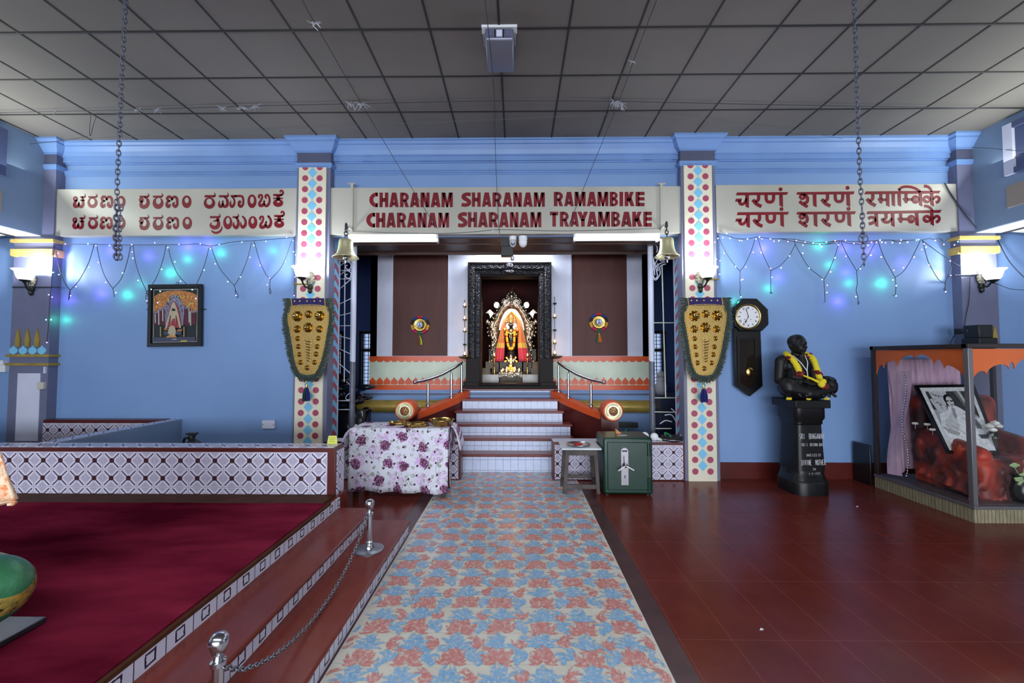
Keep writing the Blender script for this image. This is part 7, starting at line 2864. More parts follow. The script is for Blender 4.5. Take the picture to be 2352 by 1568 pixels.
m = MB(); m.lathe([(R1 * 1.02, .0), (R1 * 1.04, .012), (R1 * .98, .02), (R1 * .9, .012), (R1 * .87, .004)], cc_, 48, 'y'); m.build('bezel', M['brass'], r, smooth=True)
m = MB(); m.prism([(cc_.x + R1 * .89 * math.cos(2 * PI * k_ / 40), cc_.y - .004, cc_.z + R1 * .89 * math.sin(2 * PI * k_ / 40)) for k_ in range(40)][::-1], (0, -.002, 0)); dl = m.build('dial', mat('ivory_dial', (226, 226, 232), .4), r)
num = ['XII', 'I', 'II', 'III', 'IV', 'V', 'VI', 'VII', 'VIII', 'IX', 'X', 'XI']
m = MB()
for i, t in enumerate(num):
    a = math.radians(90 - 30 * i)
    u, v_ = Vector((math.sin(a), 0, -math.cos(a))), Vector((math.cos(a), 0, math.sin(a)))
    strokes, x = [], 0.0
    for chh in t:
        if chh == 'I': strokes += [((x + .5, 0), (x + .5, 1))]; x += .55
        elif chh == 'V': strokes += [((x + .1, 1), (x + .5, 0)), ((x + .5, 0), (x + .95, 1))]; x += 1.0
        else: strokes += [((x + .1, 1), (x + .9, 0)), ((x + .1, 0), (x + .9, 1))]; x += 1.0
    o_ = x / 2
    for (ax, ay), (bx, by) in strokes:
        pA = cc_ + Vector((0, -.0072, 0)) + v_ * (R1 * (.62 + .17 * ay)) + u * ((ax - o_) * R1 * .075)
        pB = cc_ + Vector((0, -.0072, 0)) + v_ * (R1 * (.62 + .17 * by)) + u * ((bx - o_) * R1 * .075)
        d = (pB - pA).normalized().cross(Vector((0, 1, 0))) * .0022
        m.poly([pA - d, pA + d, pB + d, pB - d])
m.build('numerals', M['wire'], dl)
m = MB()
for dx in (-46, 44):
    c = q(312 + dx, 350, .0925); m.ball(c, (.006, .002, .006), 8, 5)
m.build('winding_holes', M['black'], dl)


def hand(name, ang, L_, w_):
    a = math.radians(90 - ang)
    v_, u = Vector((math.cos(a), 0, math.sin(a))), Vector((math.sin(a), 0, -math.cos(a)))
    m = MB()
    o_ = cc_ + Vector((0, -.012, 0))
    m.prism([o_ - v_ * .012 - u * .003, o_ + v_ * L_ * .55 - u * .003, o_ + v_ * L_ * .72 - u * w_, o_ + v_ * L_, o_ + v_ * L_ * .72 + u * w_, o_ + v_ * L_ * .55 + u * .003, o_ - v_ * .012 + u * .003], (0, -.002, 0))
    m.build(name, M['black'], r)


hand('minute_hand', -14, R1 * .78, .004)
hand('hour_hand', 208, R1 * .60, .010)

# ================================================================ bust of a seated man on a black pedestal
pcx, pcy = 3.488, 5.16
pz_top = P(1842, 917, Y=5.05).z
black_stone = mat('polished_black_stone', (12, 12, 15), .42, spec=.4, var=.2, vs=6)
YR = math.radians(3)
r = thing('pedestal', 'black stone pedestal with white inscription carrying the seated statue', 'pedestal', (pcx, pcy, 0), None, YR)
sl = .058
m = MB(); m.box(-.215, .215, -.215, .215, pz_top - .095, pz_top); m.build('top_slab', black_stone, r, local=True, bevel=.008)
m = MB()
H = pz_top


def rect_loft(rows):
    """stacked rounded-rectangle rings, wide in front"""
    n = 32
    b0 = m.n()
    for (hx, hy, z, e) in rows:
        for k_ in range(n):
            t = 2 * PI * k_ / n
            cx2, sy2 = math.cos(t), math.sin(t)
            m.v.append(Vector((hx * math.copysign(abs(cx2) ** e, cx2), hy * math.copysign(abs(sy2) ** e, sy2), z)))
    for i in range(len(rows) - 1):
        for k_ in range(n):
            k2 = (k_ + 1) % n
            m.f.append([b0 + i * n + k_, b0 + i * n + k2, b0 + (i + 1) * n + k2, b0 + (i + 1) * n + k_]); m.m.append(0)
    m.f.append([b0 + k_ for k_ in range(n)][::-1]); m.m.append(0)
    m.f.append([b0 + (len(rows) - 1) * n + k_ for k_ in range(n)]); m.m.append(0)


rect_loft([(.225, .225, 0, .6), (.225, .225, .13, .6), (.218, .218, .16, .6), (.212, .212, .165, .6), (.205, .205, .20, .6), (.188, .188, .215, .5), (.180, .180, .28, .4)])
m.build('foot', black_stone, r, local=True, smooth=40)
m = MB()
rect_loft([(.180, .180, .28, .3), (.160, .160, H - .30, .3), (.172, .172, H - .285, .3), (.172, .172, H - .25, .3), (.190, .190, H - .22, .3), (.190, .190, H - .095, .3)])
m.build('shaft', black_stone, r, local=True, smooth=40)


def engraved(parent, lines, y_of_z, mt):
    """plain stroke lettering on the front of the shaft"""
    SEG = {'A': [(0, 0, .5, 1), (.5, 1, 1, 0), (.2, .4, .8, .4)], 'B': [(0, 0, 0, 1), (0, 1, .8, .95), (.8, .95, .8, .55), (0, .5, .8, .5), (.8, .5, 1, .3), (1, .3, .9, 0), (0, 0, .9, 0)], 'C': [(1, .9, .3, 1), (.3, 1, 0, .7), (0, .7, 0, .3), (0, .3, .3, 0), (.3, 0, 1, .1)],
           'D': [(0, 0, 0, 1), (0, 1, .7, .95), (.7, .95, 1, .6), (1, .6, 1, .35), (1, .35, .7, 0), (.7, 0, 0, 0)], 'E': [(0, 0, 0, 1), (0, 1, .9, 1), (0, .5, .8, .5), (0, 0, .9, 0)], 'G': [(1, .9, .3, 1), (.3, 1, 0, .7), (0, .7, 0, .3), (0, .3, .3, 0), (.3, 0, 1, .1), (1, .1, 1, .45), (1, .45, .6, .45)],
           'H': [(0, 0, 0, 1), (1, 0, 1, 1), (0, .5, 1, .5)], 'I': [(.5, 0, .5, 1)], 'J': [(.8, 1, .8, .2), (.8, .2, .5, 0), (.5, 0, .1, .2)], 'K': [(0, 0, 0, 1), (0, .45, .9, 1), (.25, .6, 1, 0)], 'L': [(0, 0, 0, 1), (0, 0, .9, 0)], 'M': [(0, 0, 0, 1), (0, 1, .5, .4), (.5, .4, 1, 1), (1, 1, 1, 0)],
           'N': [(0, 0, 0, 1), (0, 1, 1, 0), (1, 0, 1, 1)], 'O': [(.3, 0, 0, .3), (0, .3, 0, .7), (0, .7, .3, 1), (.3, 1, .7, 1), (.7, 1, 1, .7), (1, .7, 1, .3), (1, .3, .7, 0), (.7, 0, .3, 0)], 'R': [(0, 0, 0, 1), (0, 1, .8, .95), (.8, .95, .9, .6), (.9, .6, 0, .5), (.4, .5, 1, 0)],
           'S': [(1, .9, .5, 1), (.5, 1, 0, .8), (0, .8, .1, .55), (.1, .55, .9, .45), (.9, .45, 1, .2), (1, .2, .5, 0), (.5, 0, 0, .1)], 'T': [(0, 1, 1, 1), (.5, 0, .5, 1)], 'U': [(0, 1, 0, .2), (0, .2, .5, 0), (.5, 0, 1, .2), (1, .2, 1, 1)], 'V': [(0, 1, .5, 0), (.5, 0, 1, 1)],
           'W': [(0, 1, .25, 0), (.25, 0, .5, .7), (.5, .7, .75, 0), (.75, 0, 1, 1)], 'Y': [(0, 1, .5, .5), (1, 1, .5, .5), (.5, .5, .5, 0)], '(': [(.8, 1.05, .4, .7), (.4, .7, .4, .3), (.4, .3, .8, -.05)], ')': [(.2, 1.05, .6, .7), (.6, .7, .6, .3), (.6, .3, .2, -.05)], '.': [(.3, 0, .5, .05)],
           '-': [(.1, .5, .9, .5)], '1': [(.5, 0, .5, 1)], '4': [(.7, 0, .7, 1), (.7, 1, 0, .3), (0, .3, 1, .3)], '9': [(.9, .6, .2, .55), (.2, .55, .2, .95), (.2, .95, .9, .95), (.9, .95, .9, 0)], '7': [(0, 1, 1, 1), (1, 1, .4, 0)], '5': [(.9, 1, .1, 1), (.1, 1, .1, .55), (.1, .55, .9, .5), (.9, .5, .9, .1), (.9, .1, .1, 0)]}
    m = MB()
    for txt, xc, z, h, cw in lines:
        n = len(txt)
        x = xc - n * cw / 2
        for chh in txt:
            for s4 in SEG.get(chh, []):
                a = Vector((x + s4[0] * cw * .68, 0, z + s4[1] * h)); b = Vector((x + s4[2] * cw * .68, 0, z + s4[3] * h))
                a.y, b.y = y_of_z(a.z), y_of_z(b.z)
                d = (b - a)
                if d.length < 1e-6:
                    continue
                nn_ = Vector((-d.z, 0, d.x)).normalized() * h * .055
                m.poly([a - nn_, b - nn_, b + nn_, a + nn_])
            x += cw
    return m.build('inscription', mt, parent, local=True)


engraved(r, [('SRI  BHAGAWAN', .01, H - .46, .062, .0235), ('(SRI S. KRISHNA BHAT)', .015, H - .545, .034, .0140), ('UNVEILED BY', .02, H - .665, .030, .0165), ('DIVINE  MOTHER', .015, H - .765, .060, .0215), ('ON', .02, H - .825, .026, .020), ('1-4-1977', .02, H - .88, .028, .018)],
         lambda z: -(.160 + .020 * ((H - .30) - z) / (H - .58)) - .003, mat('white_inlay', (170, 172, 176), .5))

st = thing('seated_statue', 'black life-size statue of a cross-legged man on the pedestal, looking to the right', 'statue', (pcx, pcy, pz_top), None, YR)
m = MB()
m.ball((0, .07, .12), (.21, .16, .13), 18, 12)
m.cap((0, .08, .14), (0, .07, .40), .145, .155, 18)
m.ball((0, .06, .40), (.195, .125, .115), 18, 12)
m.cap((-.165, .07, .475), (.165, .07, .475), .062, .062, 14)
m.cap((0, .06, .47), (0, .035, .575), .062, .056, 14)
m.ball((0, .02, .675), (.092, .108, .118), 20, 14)
m.ball((0, -.025, .612), (.064, .072, .062), 16, 10)
m.ball((0, .055, .70), (.088, .088, .09), 18, 12)
m.cap((0, -.085, .672), (0, -.108, .637), .012, .019, 8)
m.cap((-.03, -.086, .690), (.03, -.086, .690), .012, .012, 8)
m.cap((-.022, -.092, .600), (.022, -.092, .600), .010, .010, 8)
m.cap((-.018, -.088, .583), (.018, -.088, .583), .010, .010, 8)
m.ball((0, -.07, .557), (.026, .022, .02), 10, 6)
for s_ in (-1, 1):
    m.ball((s_ * .088, .025, .648), (.012, .024, .034), 10, 8)
    m.ball((s_ * .038, -.064, .63), (.024, .022, .024), 10, 8)
    m.ball((s_ * .031, -.083, .670), (.014, .010, .008), 8, 6)
    m.cap((s_ * .185, .07, .46), (s_ * .225, .05, .22), .062, .052, 14)
    m.cap((s_ * .11, .03, .12), (s_ * .255, -.14, .17), .115, .092, 16)
    m.cap((s_ * .255, -.15, .14), (-s_ * .04, -.20, .075), .085, .058, 14)
    m.cap((-s_ * .03, -.20, .07), (-s_ * .10, -.18, .06), .05, .04, 12)
m.cap((-.225, .05, .22), (-.10, -.15, .215), .050, .036, 14)
m.ball((-.06, -.19, .21), (.05, .045, .026), 12, 8)
m.cap((.235, .05, .22), (.25, -.08, .245), .048, .038, 14)
m.ball((.255, -.13, .258), (.042, .05, .026), 12, 8)
for k_ in range(4):
    m.cap((-.095 + k_ * .022, -.215, .212), (-.06 + k_ * .024, -.275 + .008 * abs(k_ - 1), .19), .0115, .009, 8)
    m.cap((.224 + k_ * .021, -.165, .262), (.222 + k_ * .022, -.225 + .006 * abs(k_ - 1), .235), .0115, .009, 8)
m.cap((-.09, -.17, .225), (-.04, -.20, .235), .013, .010, 8)
m.cap((.222, -.12, .262), (.205, -.165, .25), .013, .010, 8)
for k_ in range(7):                                                            # folds of the cloth over the shins
    a = -.30 + k_ * .10
    m.cap((a * .7, -.205 + .02 * math.cos(k_), .13 + .02 * math.sin(k_ * 2)), (a * .7 + .05, -.225, .05), .015, .018, 8)
m.ball((0, -.10, .05), (.24, .13, .06), 20, 10)
body = m.build('body', mat('black_bronze', (12, 12, 15), .5, spec=.4), st, local=True, smooth=True)
remesh(body, .0062, 3)
MS = Matrix.Translation((pcx, pcy, pz_top)) @ Matrix.Rotation(YR, 4, 'Z')
# garland round its neck
rg = thing('flower_garland', 'yellow flower garland with dark red tufts around the seated statue', 'garland', (pcx, pcy, pz_top), None, YR)
yl = mat('yellow_blossom', (226, 204, 40), .8, bump=.8, bs=70)
rdm = mat('dark_red_blossom', (112, 18, 30), .85, bump=.8, bs=70)
left = catmull([(-.06, .13, .55), (-.115, .06, .545), (-.125, -.06, .48), (-.10, -.11, .38), (-.085, -.125, .30)], 6)
right = catmull([(.06, .13, .55), (.115, .06, .55), (.135, -.05, .49), (.125, -.12, .38), (.125, -.16, .26), (.09, -.24, .17)], 6)
low_ = catmull([(-.085, -.125, .30), (-.03, -.20, .265), (.03, -.27, .215), (.045, -.285, .19)], 6)
rr = random.Random(11)
m = MB()
for path, rad in ((left, .034), (right, .034)):
    m.tube(path, [rad * rr.uniform(.92, 1.06) for _ in path], 12)
m.tube(low_, [.010 + .022 * (i / len(low_)) ** 2 for i in range(len(low_))], 10)
m.ball((.05, -.285, .195), (.042, .032, .042), 12, 8); m.ball((.075, -.28, .225), (.034, .03, .034), 12, 8)
m.build('yellow_blossoms', yl, rg, local=True, smooth=True)
for c in ((-.122, -.02, .50), (-.088, -.125, .305), (.128, .0, .525), (.125, -.145, .32), (.092, -.275, .175)):
    m = MB()
    for k_ in range(16):
        m.ball((c[0] + rr.uniform(-.03, .03), c[1] + rr.uniform(-.03, .03), c[2] + rr.uniform(-.022, .022)), (.022, .022, .018), 7, 5)
    m.build('red_tuft', rdm, rg, local=True, smooth=True)
m = MB()
m.tube(catmull([(-.075, .0, .53), (-.05, -.085, .45), (-.01, -.115, .37), (.004, -.125, .335), (.008, -.13, .24)], 6), .0055, 6)
m.tube(catmull([(.06, -.02, .535), (.035, -.095, .45), (.008, -.122, .37), (.004, -.125, .335)], 6), .0055, 6)
o = m.build('necklace', M['white'], None, smooth=True)
o.location = (pcx, pcy, pz_top); o.rotation_euler = (0, 0, YR)
tag(o, 'white cord necklace hanging on the chest of the seated statue', 'necklace')
for lb, x, y in (('yellow blossom on the pedestal below the statue, left one', 1812, 917), ('yellow blossom on the pedestal edge below the statue, middle one', 1862, 918), ('yellow blossom on the right corner of the pedestal slab', 1898, 917)):
    c = P(x, y - 2, Z=pz_top + .018)
    c = Vector((c.x, min(max(c.y, 4.96), 5.3), pz_top))
    m = MB()
    for k_ in range(18):
        a = rr.uniform(0, 2 * PI)
        m.ball((c.x + .022 * math.cos(a), c.y + .012 * math.sin(a) , c.z + .009 + rr.uniform(0, .018)), (.012, .012, .008), 6, 4)
    m.ball((c.x, c.y, c.z + .014), (.03, .022, .014), 10, 6)
    tag(m.build('blossom', yl, org='base', smooth=True), lb, 'flower', 'yellow blossoms on the pedestal')

# ================================================================ glass case with the draped armchair
CX, CY0, CY1, CXR = 4.49, 4.17, 5.30, 6.0
CZ0, CZ1 = .165, 1.76
r = thing('display_case', 'large glass case with dark frame and orange scalloped valance at the right edge', 'display case', ((CX + CXR) / 2, (CY0 + CY1) / 2, 0))
bt = Sh('ribbed_base_tile')
rib = (((bt.x + bt.y) / .036).fr() - .5).abs()
bt.col(bt.mix(rib.gt(.44), bt.mix((bt.noise(9, 4, stretch=(4, 4, 1)) * 1.6 - .3).cl(), (120, 110, 84), (164, 156, 128)), (64, 58, 46))).set(rough=.4)
m = MB(); m.box(CX, CXR, CY0, CY1, 0, CZ0 - .03); m.build('base', bt.m, r)
al = mat('grey_aluminium', (126, 124, 128), .38, .6)
m = MB(); m.box(CX - .012, CXR, CY0 - .012, CY1, CZ0 - .03, CZ0); m.box(CX + .03, CXR - .02, CY0 + .03, CY1 - .02, CZ0, CZ0 + .004); m.build('sill', al, r, bevel=.004)
wd_ = mat('dark_case_timber', (40, 28, 26), .4)
pts = ((CX, CY1 - .04, wd_, .045), (CXR - .04, CY0, al, .04), (CXR - .04, CY1 - .04, wd_, .04))
for x, y, mt, s_ in pts:
    m = MB(); m.box(x, x + s_, y, y + s_, CZ0, CZ1); m.build('post', mt, r)
m = MB(); m.box(CX - .008, CX + .040, CY0 - .008, CY0 + .042, CZ0, CZ1 - .03); m.build('corner_post', al, r, bevel=.006)
m = MB()
m.box(CX - .015, CXR, CY0 - .015, CY0 + .05, CZ1 - .045, CZ1); m.box(CX - .015, CX + .05, CY0, CY1, CZ1 - .045, CZ1); m.box(CX - .015, CXR, CY1 - .05, CY1, CZ1 - .045, CZ1)
m.box(CX, CXR, CY0, CY1, CZ1 - .02, CZ1 - .002)
m.build('top_frame', wd_, r, bevel=.004)
m = MB(); m.box(CX + .012, CX + .017, CY0 + .045, CY1 - .045, CZ0, CZ1 - .05); m.build('side_pane', M['pane'], r)
m = MB(); m.box(CX + .045, CXR - .04, CY0 + .012, CY0 + .017, CZ0, CZ1 - .05); m.build('front_pane', M['pane'], r)
# valance: scalloped orange board inside side and front
m = MB()


def valance(pa, pb, sc):
    """scalloped board between two points; sc = lower edge as (t, drop)"""
    pa, pb = Vector(pa), Vector(pb)
    z = CZ1 - .05
    up = [(pa.x, pa.y, z), (pb.x, pb.y, z)]
    lo = [(pa.x + (pb.x - pa.x) * t, pa.y + (pb.y - pa.y) * t, z - d) for t, d in sc]
    nrm = (pb - pa).cross(Vector((0, 0, 1))).normalized() * .012
    m.prism(up + lo[::-1], tuple(nrm))


def arcs(cusps):
    o = []
    for (t0, d0), (t1, d1) in zip(cusps, cusps[1:]):
        for k_ in range(9):
            a = PI * k_ / 8
            t = t0 + (t1 - t0) * (1 - math.cos(a)) / 2
            o.append((t, d0 + (d1 - d0) * (1 - math.cos(a)) / 2 - .07 * math.sin(a)))
    return o


valance((CX + .03, CY1 - .05, 0), (CX + .03, CY0 + .05, 0), arcs([(0, .30), (.10, .22), (.28, .18), (.48, .10), (.50, .10), (.70, .16), (.80, .20), (1, .32)]))
valance((CX + .05, CY0 + .03, 0), (CXR - .05, CY0 + .03, 0), arcs([(0, .34), (.10, .26), (.26, .20), (.30, .20), (.5, .10), (.7, .18), (.85, .26), (1, .34)]))
m.build('valance', mat('orange_valance', (222, 104, 36), .6), r)
# pink curtain at the back and side
ct = Sh('pink_silk_curtain')
cn = ct.noise(4, 4, .6, stretch=(6, 6, .7))
ct.col(ct.mix((cn * 1.8 - .4).cl(), (186, 144, 174), (228, 200, 220))).set(rough=.55, sheen=.3)
m = MB()
m.grid(60, 14, lambda a, b: (CX + .12 + .88 * a, CY1 - .10 + .028 * math.sin(a * 44) + .014 * math.sin(a * 91 + b * 3) - .05 * b * (1 - a), CZ1 - .16 - 1.40 * b * (1 - .22 * a)))
m.grid(14, 12, lambda a, b: (CX + .10 + .05 * math.sin(b * 5 + a) + .04 * a, CY1 - .12 - .22 * a + .1 * b * a, CZ1 - .30 - 1.26 * b))
cu = m.build('curtain', ct.m, None, smooth=True, org='base')
tag(cu, 'pink silk curtain hanging at the back of the glass case', 'curtain')
m = MB()
for k_ in range(40):
    t = k_ / 39
    m.ball((CX + .12 + .03 * math.sin(t * 9), CY1 - .30, .22 + 1.2 * t), (.012, .006, .016), 6, 4)
tag(m.build('sequin_trim', mat('silver_sequins', (190, 190, 200), .2, .9), org='base', smooth=True), 'glittering sequin trim along the edge of the pink curtain', 'trim')
# armchair under red velvet
vl = Sh('red_crushed_velvet')
v1 = vl.noise(4.5, 3, .5, stretch=(1, 1, .6))
v2 = vl.noise(1.8, 2)
vl.col(vl.mix(((v1 + v2 * .6) * 3.0 - 2.0).cl(), (56, 8, 6), (184, 54, 28))).set(rough=.5, sheen=.2).bump(v1, .25, .03)  # orange fold highlights are painted into the velvet colour by noise
ch = thing('armchair', 'armchair draped in crushed red velvet inside the glass case', 'chair', (5.15, 4.75, CZ0 + .004))
m = MB()
z0 = CZ0 + .006


def soft(a, b, ra, rb=None):
    m.cap(a, b, ra, rb, 16)


for s_, x in ((-1, 4.84), (1, 5.62)):
    soft((x, 5.0, .70), (x, 4.42, .60), .105, .09)
    soft((x, 5.02, .50), (x, 4.42, .46), .11, .11)
    soft((x, 5.02, .34), (x, 4.42, .32), .10, .11)
    m.box(x - .09, x + .09, 4.42, 5.05, z0, .62)
m.box(4.84, 5.62, 4.44, 5.05, z0, .50)
for k_ in range(7):
    y = 4.40 + .09 * k_
    soft((4.86, y, .52), (5.60, y, .52), .055, .055)
soft((4.86, 5.04, .60), (4.86, 5.06, 1.08), .11, .10)
soft((5.60, 5.04, .60), (5.60, 5.06, 1.08), .11, .10)
for k_ in range(8):
    z = .55 + k_ * .075
    soft((4.86, 5.05, z), (5.60, 5.05, z), .095, .095)
m.box(4.80, 5.66, 4.34, 4.46, z0, .50)
soft((4.80, 4.40, .48), (5.66, 4.40, .48), .05, .05)
rr = random.Random(21)
for k_ in range(38):                                                            # rumpled folds
    x = rr.uniform(4.74, 5.7); z = rr.uniform(.24, .5)
    soft((x, 4.335 + rr.uniform(-.01, .02), z), (x + rr.uniform(-.12, .12), 4.335, z - rr.uniform(.08, .2)), .022, .03)
for k_ in range(26):
    y = rr.uniform(4.4, 5.0); z = rr.uniform(.25, .7)
    soft((4.735 + rr.uniform(-.01, .02), y, z), (4.735, y + rr.uniform(-.12, .12), z - rr.uniform(.06, .16)), .022, .028)
for k_ in range(12):
    y = rr.uniform(4.42, 5.0)
    soft((4.80, y, .77 + (y - 5.0) * .18), (4.90, y + .06, .78 + (y - 5.0) * .18), .02, .02)
o = m.build('velvet_drape', vl.m, ch, smooth=True)
remesh(o, .014, 5)
m = MB()
m.grid(40, 8, lambda a, b: (4.70 + 1.0 * a, 4.335 - .02 * b + .015 * math.sin(a * 40), .30 - .125 * b))
m.grid(40, 8, lambda a, b: (4.735 - .045 * b + .012 * math.sin(a * 36), 4.34 + .60 * a, .34 - .06 * b - .10 * b * (1 - a)))
o = m.build('drape_hem', vl.m, ch, smooth=True); so = o.modifiers.new('thickness', 'SOLIDIFY'); so.thickness = .008
# framed photograph leaning on the seat
fr_ = [P(2096, 884, Y=4.98), P(2234, 883, Y=4.88), P(2298, 1044, Y=4.48), P(2192, 1046, Y=4.48)]
A_, B2, C_, D_ = P(2100, 885, Y=4.98), P(2236, 883, Y=4.98), P(2297, 1042, Y=4.56), P(2176, 1041, Y=4.56)
r = thing('photo_frame', 'black framed black and white photograph of a seated person leaning in the red armchair', 'picture', tuple((C_ + D_) / 2))
U = lambda u, v_, d=0.0: (A_.lerp(B2, u)).lerp(D_.lerp(C_, u), v_) + FN * d
FN = (B2 - A_).cross(D_ - A_).normalized()
if FN.y > 0:
    FN = -FN
m = MB()
O4 = [(0, 0), (1, 0), (1, 1), (0, 1)]
I4 = [(.055, .04), (.945, .04), (.945, .96), (.055, .96)]
b0 = m.n()
for s4, d in ((O4, -.012), (O4, .010), (I4, .010), (I4, .002)):
    for u, v_ in s4:
        m.v.append(U(u, v_, d))
for a in (0, 4, 8):
    for j in range(4):
        j2 = (j + 1) % 4
        m.f.append([b0 + a + j, b0 + a + j2, b0 + a + 4 + j2, b0 + a + 4 + j]); m.m.append(0)
m.f.append([b0, b0 + 1, b0 + 2, b0 + 3]); m.m.append(0)
m.build('frame', M['black_gloss'], r)
gm = [mat('photo_grey_%d' % g_, (g_, g_ + 2, g_ + 5), .35, var=.1, vs=30) for g_ in (226, 196, 160, 110, 60, 22)]
m = MB()
lay = [0]


def ph(pts, gi):
    lay[0] += 1
    m.poly([U(u, v_, .0025 + lay[0] * .00012) for u, v_ in pts], gi)


el = lambda cx2, cy2, rx, ry, n=18: [(cx2 + rx * math.cos(2 * PI * k_ / n), cy2 + ry * math.sin(2 * PI * k_ / n)) for k_ in range(n)]
ph(I4, 0)
ph([(.13, .10), (.88, .10), (.88, .86), (.13, .86)], 2)
ph([(.13, .10), (.88, .10), (.88, .44), (.13, .38)], 4)
ph([(.18, .10), (.48, .10), (.44, .26), (.22, .30)], 1); ph([(.14, .22), (.42, .18), (.36, .42), (.2, .42)], 1)
for k_ in range(26):
    ph(el(RN.uniform(.18, .46), RN.uniform(.11, .38), .02, .014, 7), RN.choice((1, 3, 2)))
ph([(.60, .10), (.72, .10), (.78, .36), (.70, .36)], 3); ph([(.66, .10), (.70, .10), (.78, .38), (.75, .38)], 1)
ph([(.78, .2), (.88, .2), (.88, .5), (.8, .44)], 5)
ph([(.20, .44), (.36, .40), (.40, .34), (.52, .32), (.60, .36), (.76, .48), (.88, .52), (.88, .86), (.13, .86), (.13, .62)], 0)
ph([(.30, .46), (.44, .40), (.46, .62), (.36, .72), (.26, .70), (.22, .56)], 1)
ph(el(.455, .235, .075, .085), 5)
ph(el(.47, .265, .06, .082), 1)
ph([(.41, .245), (.455, .24), (.455, .262), (.41, .266)], 4); ph([(.475, .24), (.53, .24), (.53, .262), (.475, .264)], 4)
ph(el(.48, .31, .03, .008, 10), 3)
ph([(.45, .34), (.50, .37), (.49, .48), (.44, .53), (.42, .44)], 2)
ph([(.46, .38), (.475, .38), (.455, .5), (.445, .5)], 3)
for (a, b) in (((.6, .44), (.78, .56)), ((.55, .5), (.7, .62)), ((.3, .62), (.5, .74)), ((.2, .6), (.34, .74))):
    ph([a, (a[0] + .02, a[1] - .008), (b[0] + .01, b[1] - .006), b], 2)
ph([(.13, .62), (.24, .66), (.42, .72), (.36, .76), (.2, .72)], 2)
ph([(.74, .52), (.80, .52), (.84, .66), (.74, .66)], 3); ph([(.72, .74), (.90, .74), (.87, .80), (.75, .80)], 4); ph([(.78, .66), (.86, .66), (.88, .74), (.74, .74)], 1)
m.build('print', gm, r)
# vase with white roses, and loose white blooms
c = P(2300, 1020, Y=4.55)
vz = .575
r = thing('flower_vase', 'clear glass vase with white roses beside the photograph in the case', 'vase', (c.x, 4.62, vz))
m = MB(); m.lathe([(.004, 0), (.035, 0), (.038, .01), (.032, .06), (.04, .16), (.05, .22), (.046, .22), (.036, .16), (.028, .06), (.03, .014), (.004, .012)], (c.x, 4.62, vz), 20); m.build('vase_body', M['glass'], r, smooth=True)
m = MB()
for k_ in range(5):
    m.tube([(c.x + rr.uniform(-.01, .01), 4.62, vz + .02), (c.x + rr.uniform(-.03, .03), 4.62 + rr.uniform(-.02, .02), vz + .27)], .003, 5)
m.build('stems', mat('stem_green', (60, 90, 50), .6), r)
ros_m = mat('white_rose', (228, 228, 222), .6)
m = MB()
for dx, dz in ((-.02, .26), (.045, .30), (-.055, .30), (.01, .33)):
    for k_ in range(5):
        a = 2 * PI * k_ / 5
        m.ball((c.x + dx + .016 * math.cos(a), 4.61 + .016 * math.sin(a), vz + dz), (.022, .022, .02), 8, 6)
    m.ball((c.x + dx, 4.61, vz + dz + .012), (.02, .02, .018), 8, 6)
m.build('roses', ros_m, r, smooth=True)
for lb, x, y, Y in (('white bloom on the red velvet at the left of the photograph, leftmost', 2102, 972, 4.86), ('white bloom tucked behind the lower left of the photograph', 2130, 974, 4.80), ('white bloom at the left edge of the photograph, lowest', 2142, 986, 4.72)):
    c = P(x, y, Y=Y)
    m = MB()
    for k_ in range(6):
        a = 2 * PI * k_ / 6
        m.ball((c.x + .018 * math.cos(a), c.y + .012 * math.sin(a), c.z), (.018, .014, .013), 8, 6)
    m.cap(c, (c.x + .05, c.y + .05, c.z - .07), .004, .003, 6)
    tag(m.build('white_bloom', ros_m, org='base', smooth=True), lb, 'flower', 'white blooms by the photograph')
c = P(2332, 1085, Y=4.28)
r = thing('floor_vase', 'dark vase with pale green leaves in the front right of the case', 'vase', (c.x + .05, 4.28, CZ0 + .005))
m = MB(); m.lathe([(.05, 0), (.08, .04), (.09, .12), (.06, .2), (.05, .25), (.06, .27)], (c.x + .05, 4.28, CZ0 + .005), 18); m.build('vase_body', mat('dark_glazed_vase', (30, 34, 34), .2), r, smooth=True)
m = MB()
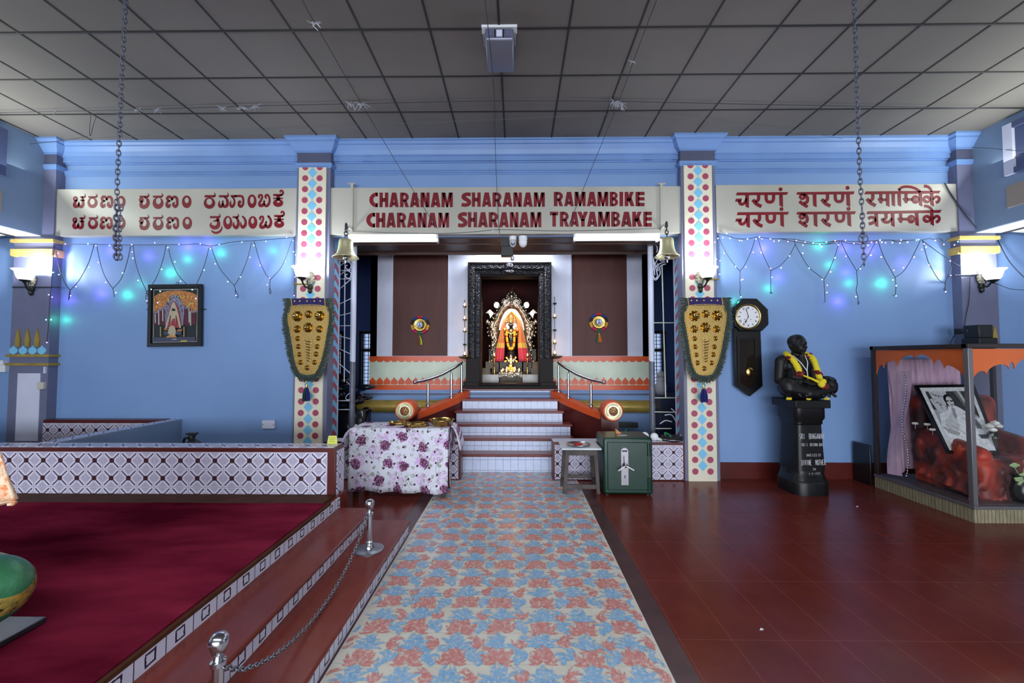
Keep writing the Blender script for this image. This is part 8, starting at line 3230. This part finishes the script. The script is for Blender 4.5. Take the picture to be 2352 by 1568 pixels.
for k_, (x, y) in enumerate(((2330, 1068), (2340, 1100), (2348, 1110), (2352, 1090), (2360, 1060))):
    p = P(x, y, Y=4.24)
    m.tube([(c.x + .05, 4.28, CZ0 + .24), (p.x, p.y + .01, p.z)], .004, 5)
    for j in range(4):
        a = 2 * PI * j / 4 + k_
        m.ball(p + Vector((.025 * math.cos(a), 0, .012 * math.sin(a))), (.03, .006, .014), 8, 5)
m.build('leaves', mat('pale_leaf', (150, 176, 124), .5), r, smooth=True)
# black loudspeaker standing on the case, its arm fixed to the pilaster
a = P(2246, 785, Y=5.2)
r = thing('speaker', 'black box loudspeaker on top of the glass case by the right pilaster', 'speaker', (a.x, 5.2, CZ1))
x0_, x1_ = P(2226, 760, Y=5.2).x, P(2262, 760, Y=5.2).x
m = MB(); m.box(x0_ + .01, x1_ - .01, 5.1, 5.28, CZ1 + .10, P(2240, 746, Y=5.15).z); m.build('cabinet', M['black'], r, bevel=.01)
m = MB(); m.box(x0_ - .01, x1_ + .02, 5.08, 5.29, CZ1, CZ1 + .10); m.build('base_box', M['black'], r, bevel=.008)
m = MB(); b = P(2204, 762, Y=5.5); m.tube([b, (x0_ + .02, 5.22, b.z)], .02, 8); m.box(b.x - .04, b.x + .04, 5.46, 5.53, b.z - .03, b.z + .04); m.build('wall_arm', M['black'], r)
m = MB(); m.tube(catmull([b, P(2192, 770, Y=5.5), P(2186, 782, Y=5.45), P(2182, 790, Y=5.3)], 5), .005, 6)
tag(m.build('cable', M['wire'], org='base'), 'short black cable curling from the loudspeaker arm at the right pilaster', 'cable')
# dark box and stool leg standing left of the case
a, b = P(2003, 1112, Y=5.35), P(2022, 1022, Y=5.35)
m = MB(); m.box(a.x, CX - .02, 5.34, 5.60, 0, b.z)
tag(m.build('dark_cabinet', M['black_gloss'], org='base', bevel=.006), 'narrow dark cabinet behind the left side of the glass case', 'cabinet')
# scraps on the red floor
for lb, x, y in (('tiny white scrap on the red floor in front of the glass case', 1968, 1163), ('tiny white scrap on the red floor at the lower right', 1748, 1445)):
    c = P(x, y, Z=0)
    m = MB(); m.prism([(c.x - .012, c.y - .008, .001), (c.x + .012, c.y - .005, .001), (c.x + .006, c.y + .01, .001)], (0, 0, .004))
    tag(m.build('paper_scrap', M['white'], org='base'), lb, 'scrap', 'scraps on the red floor')
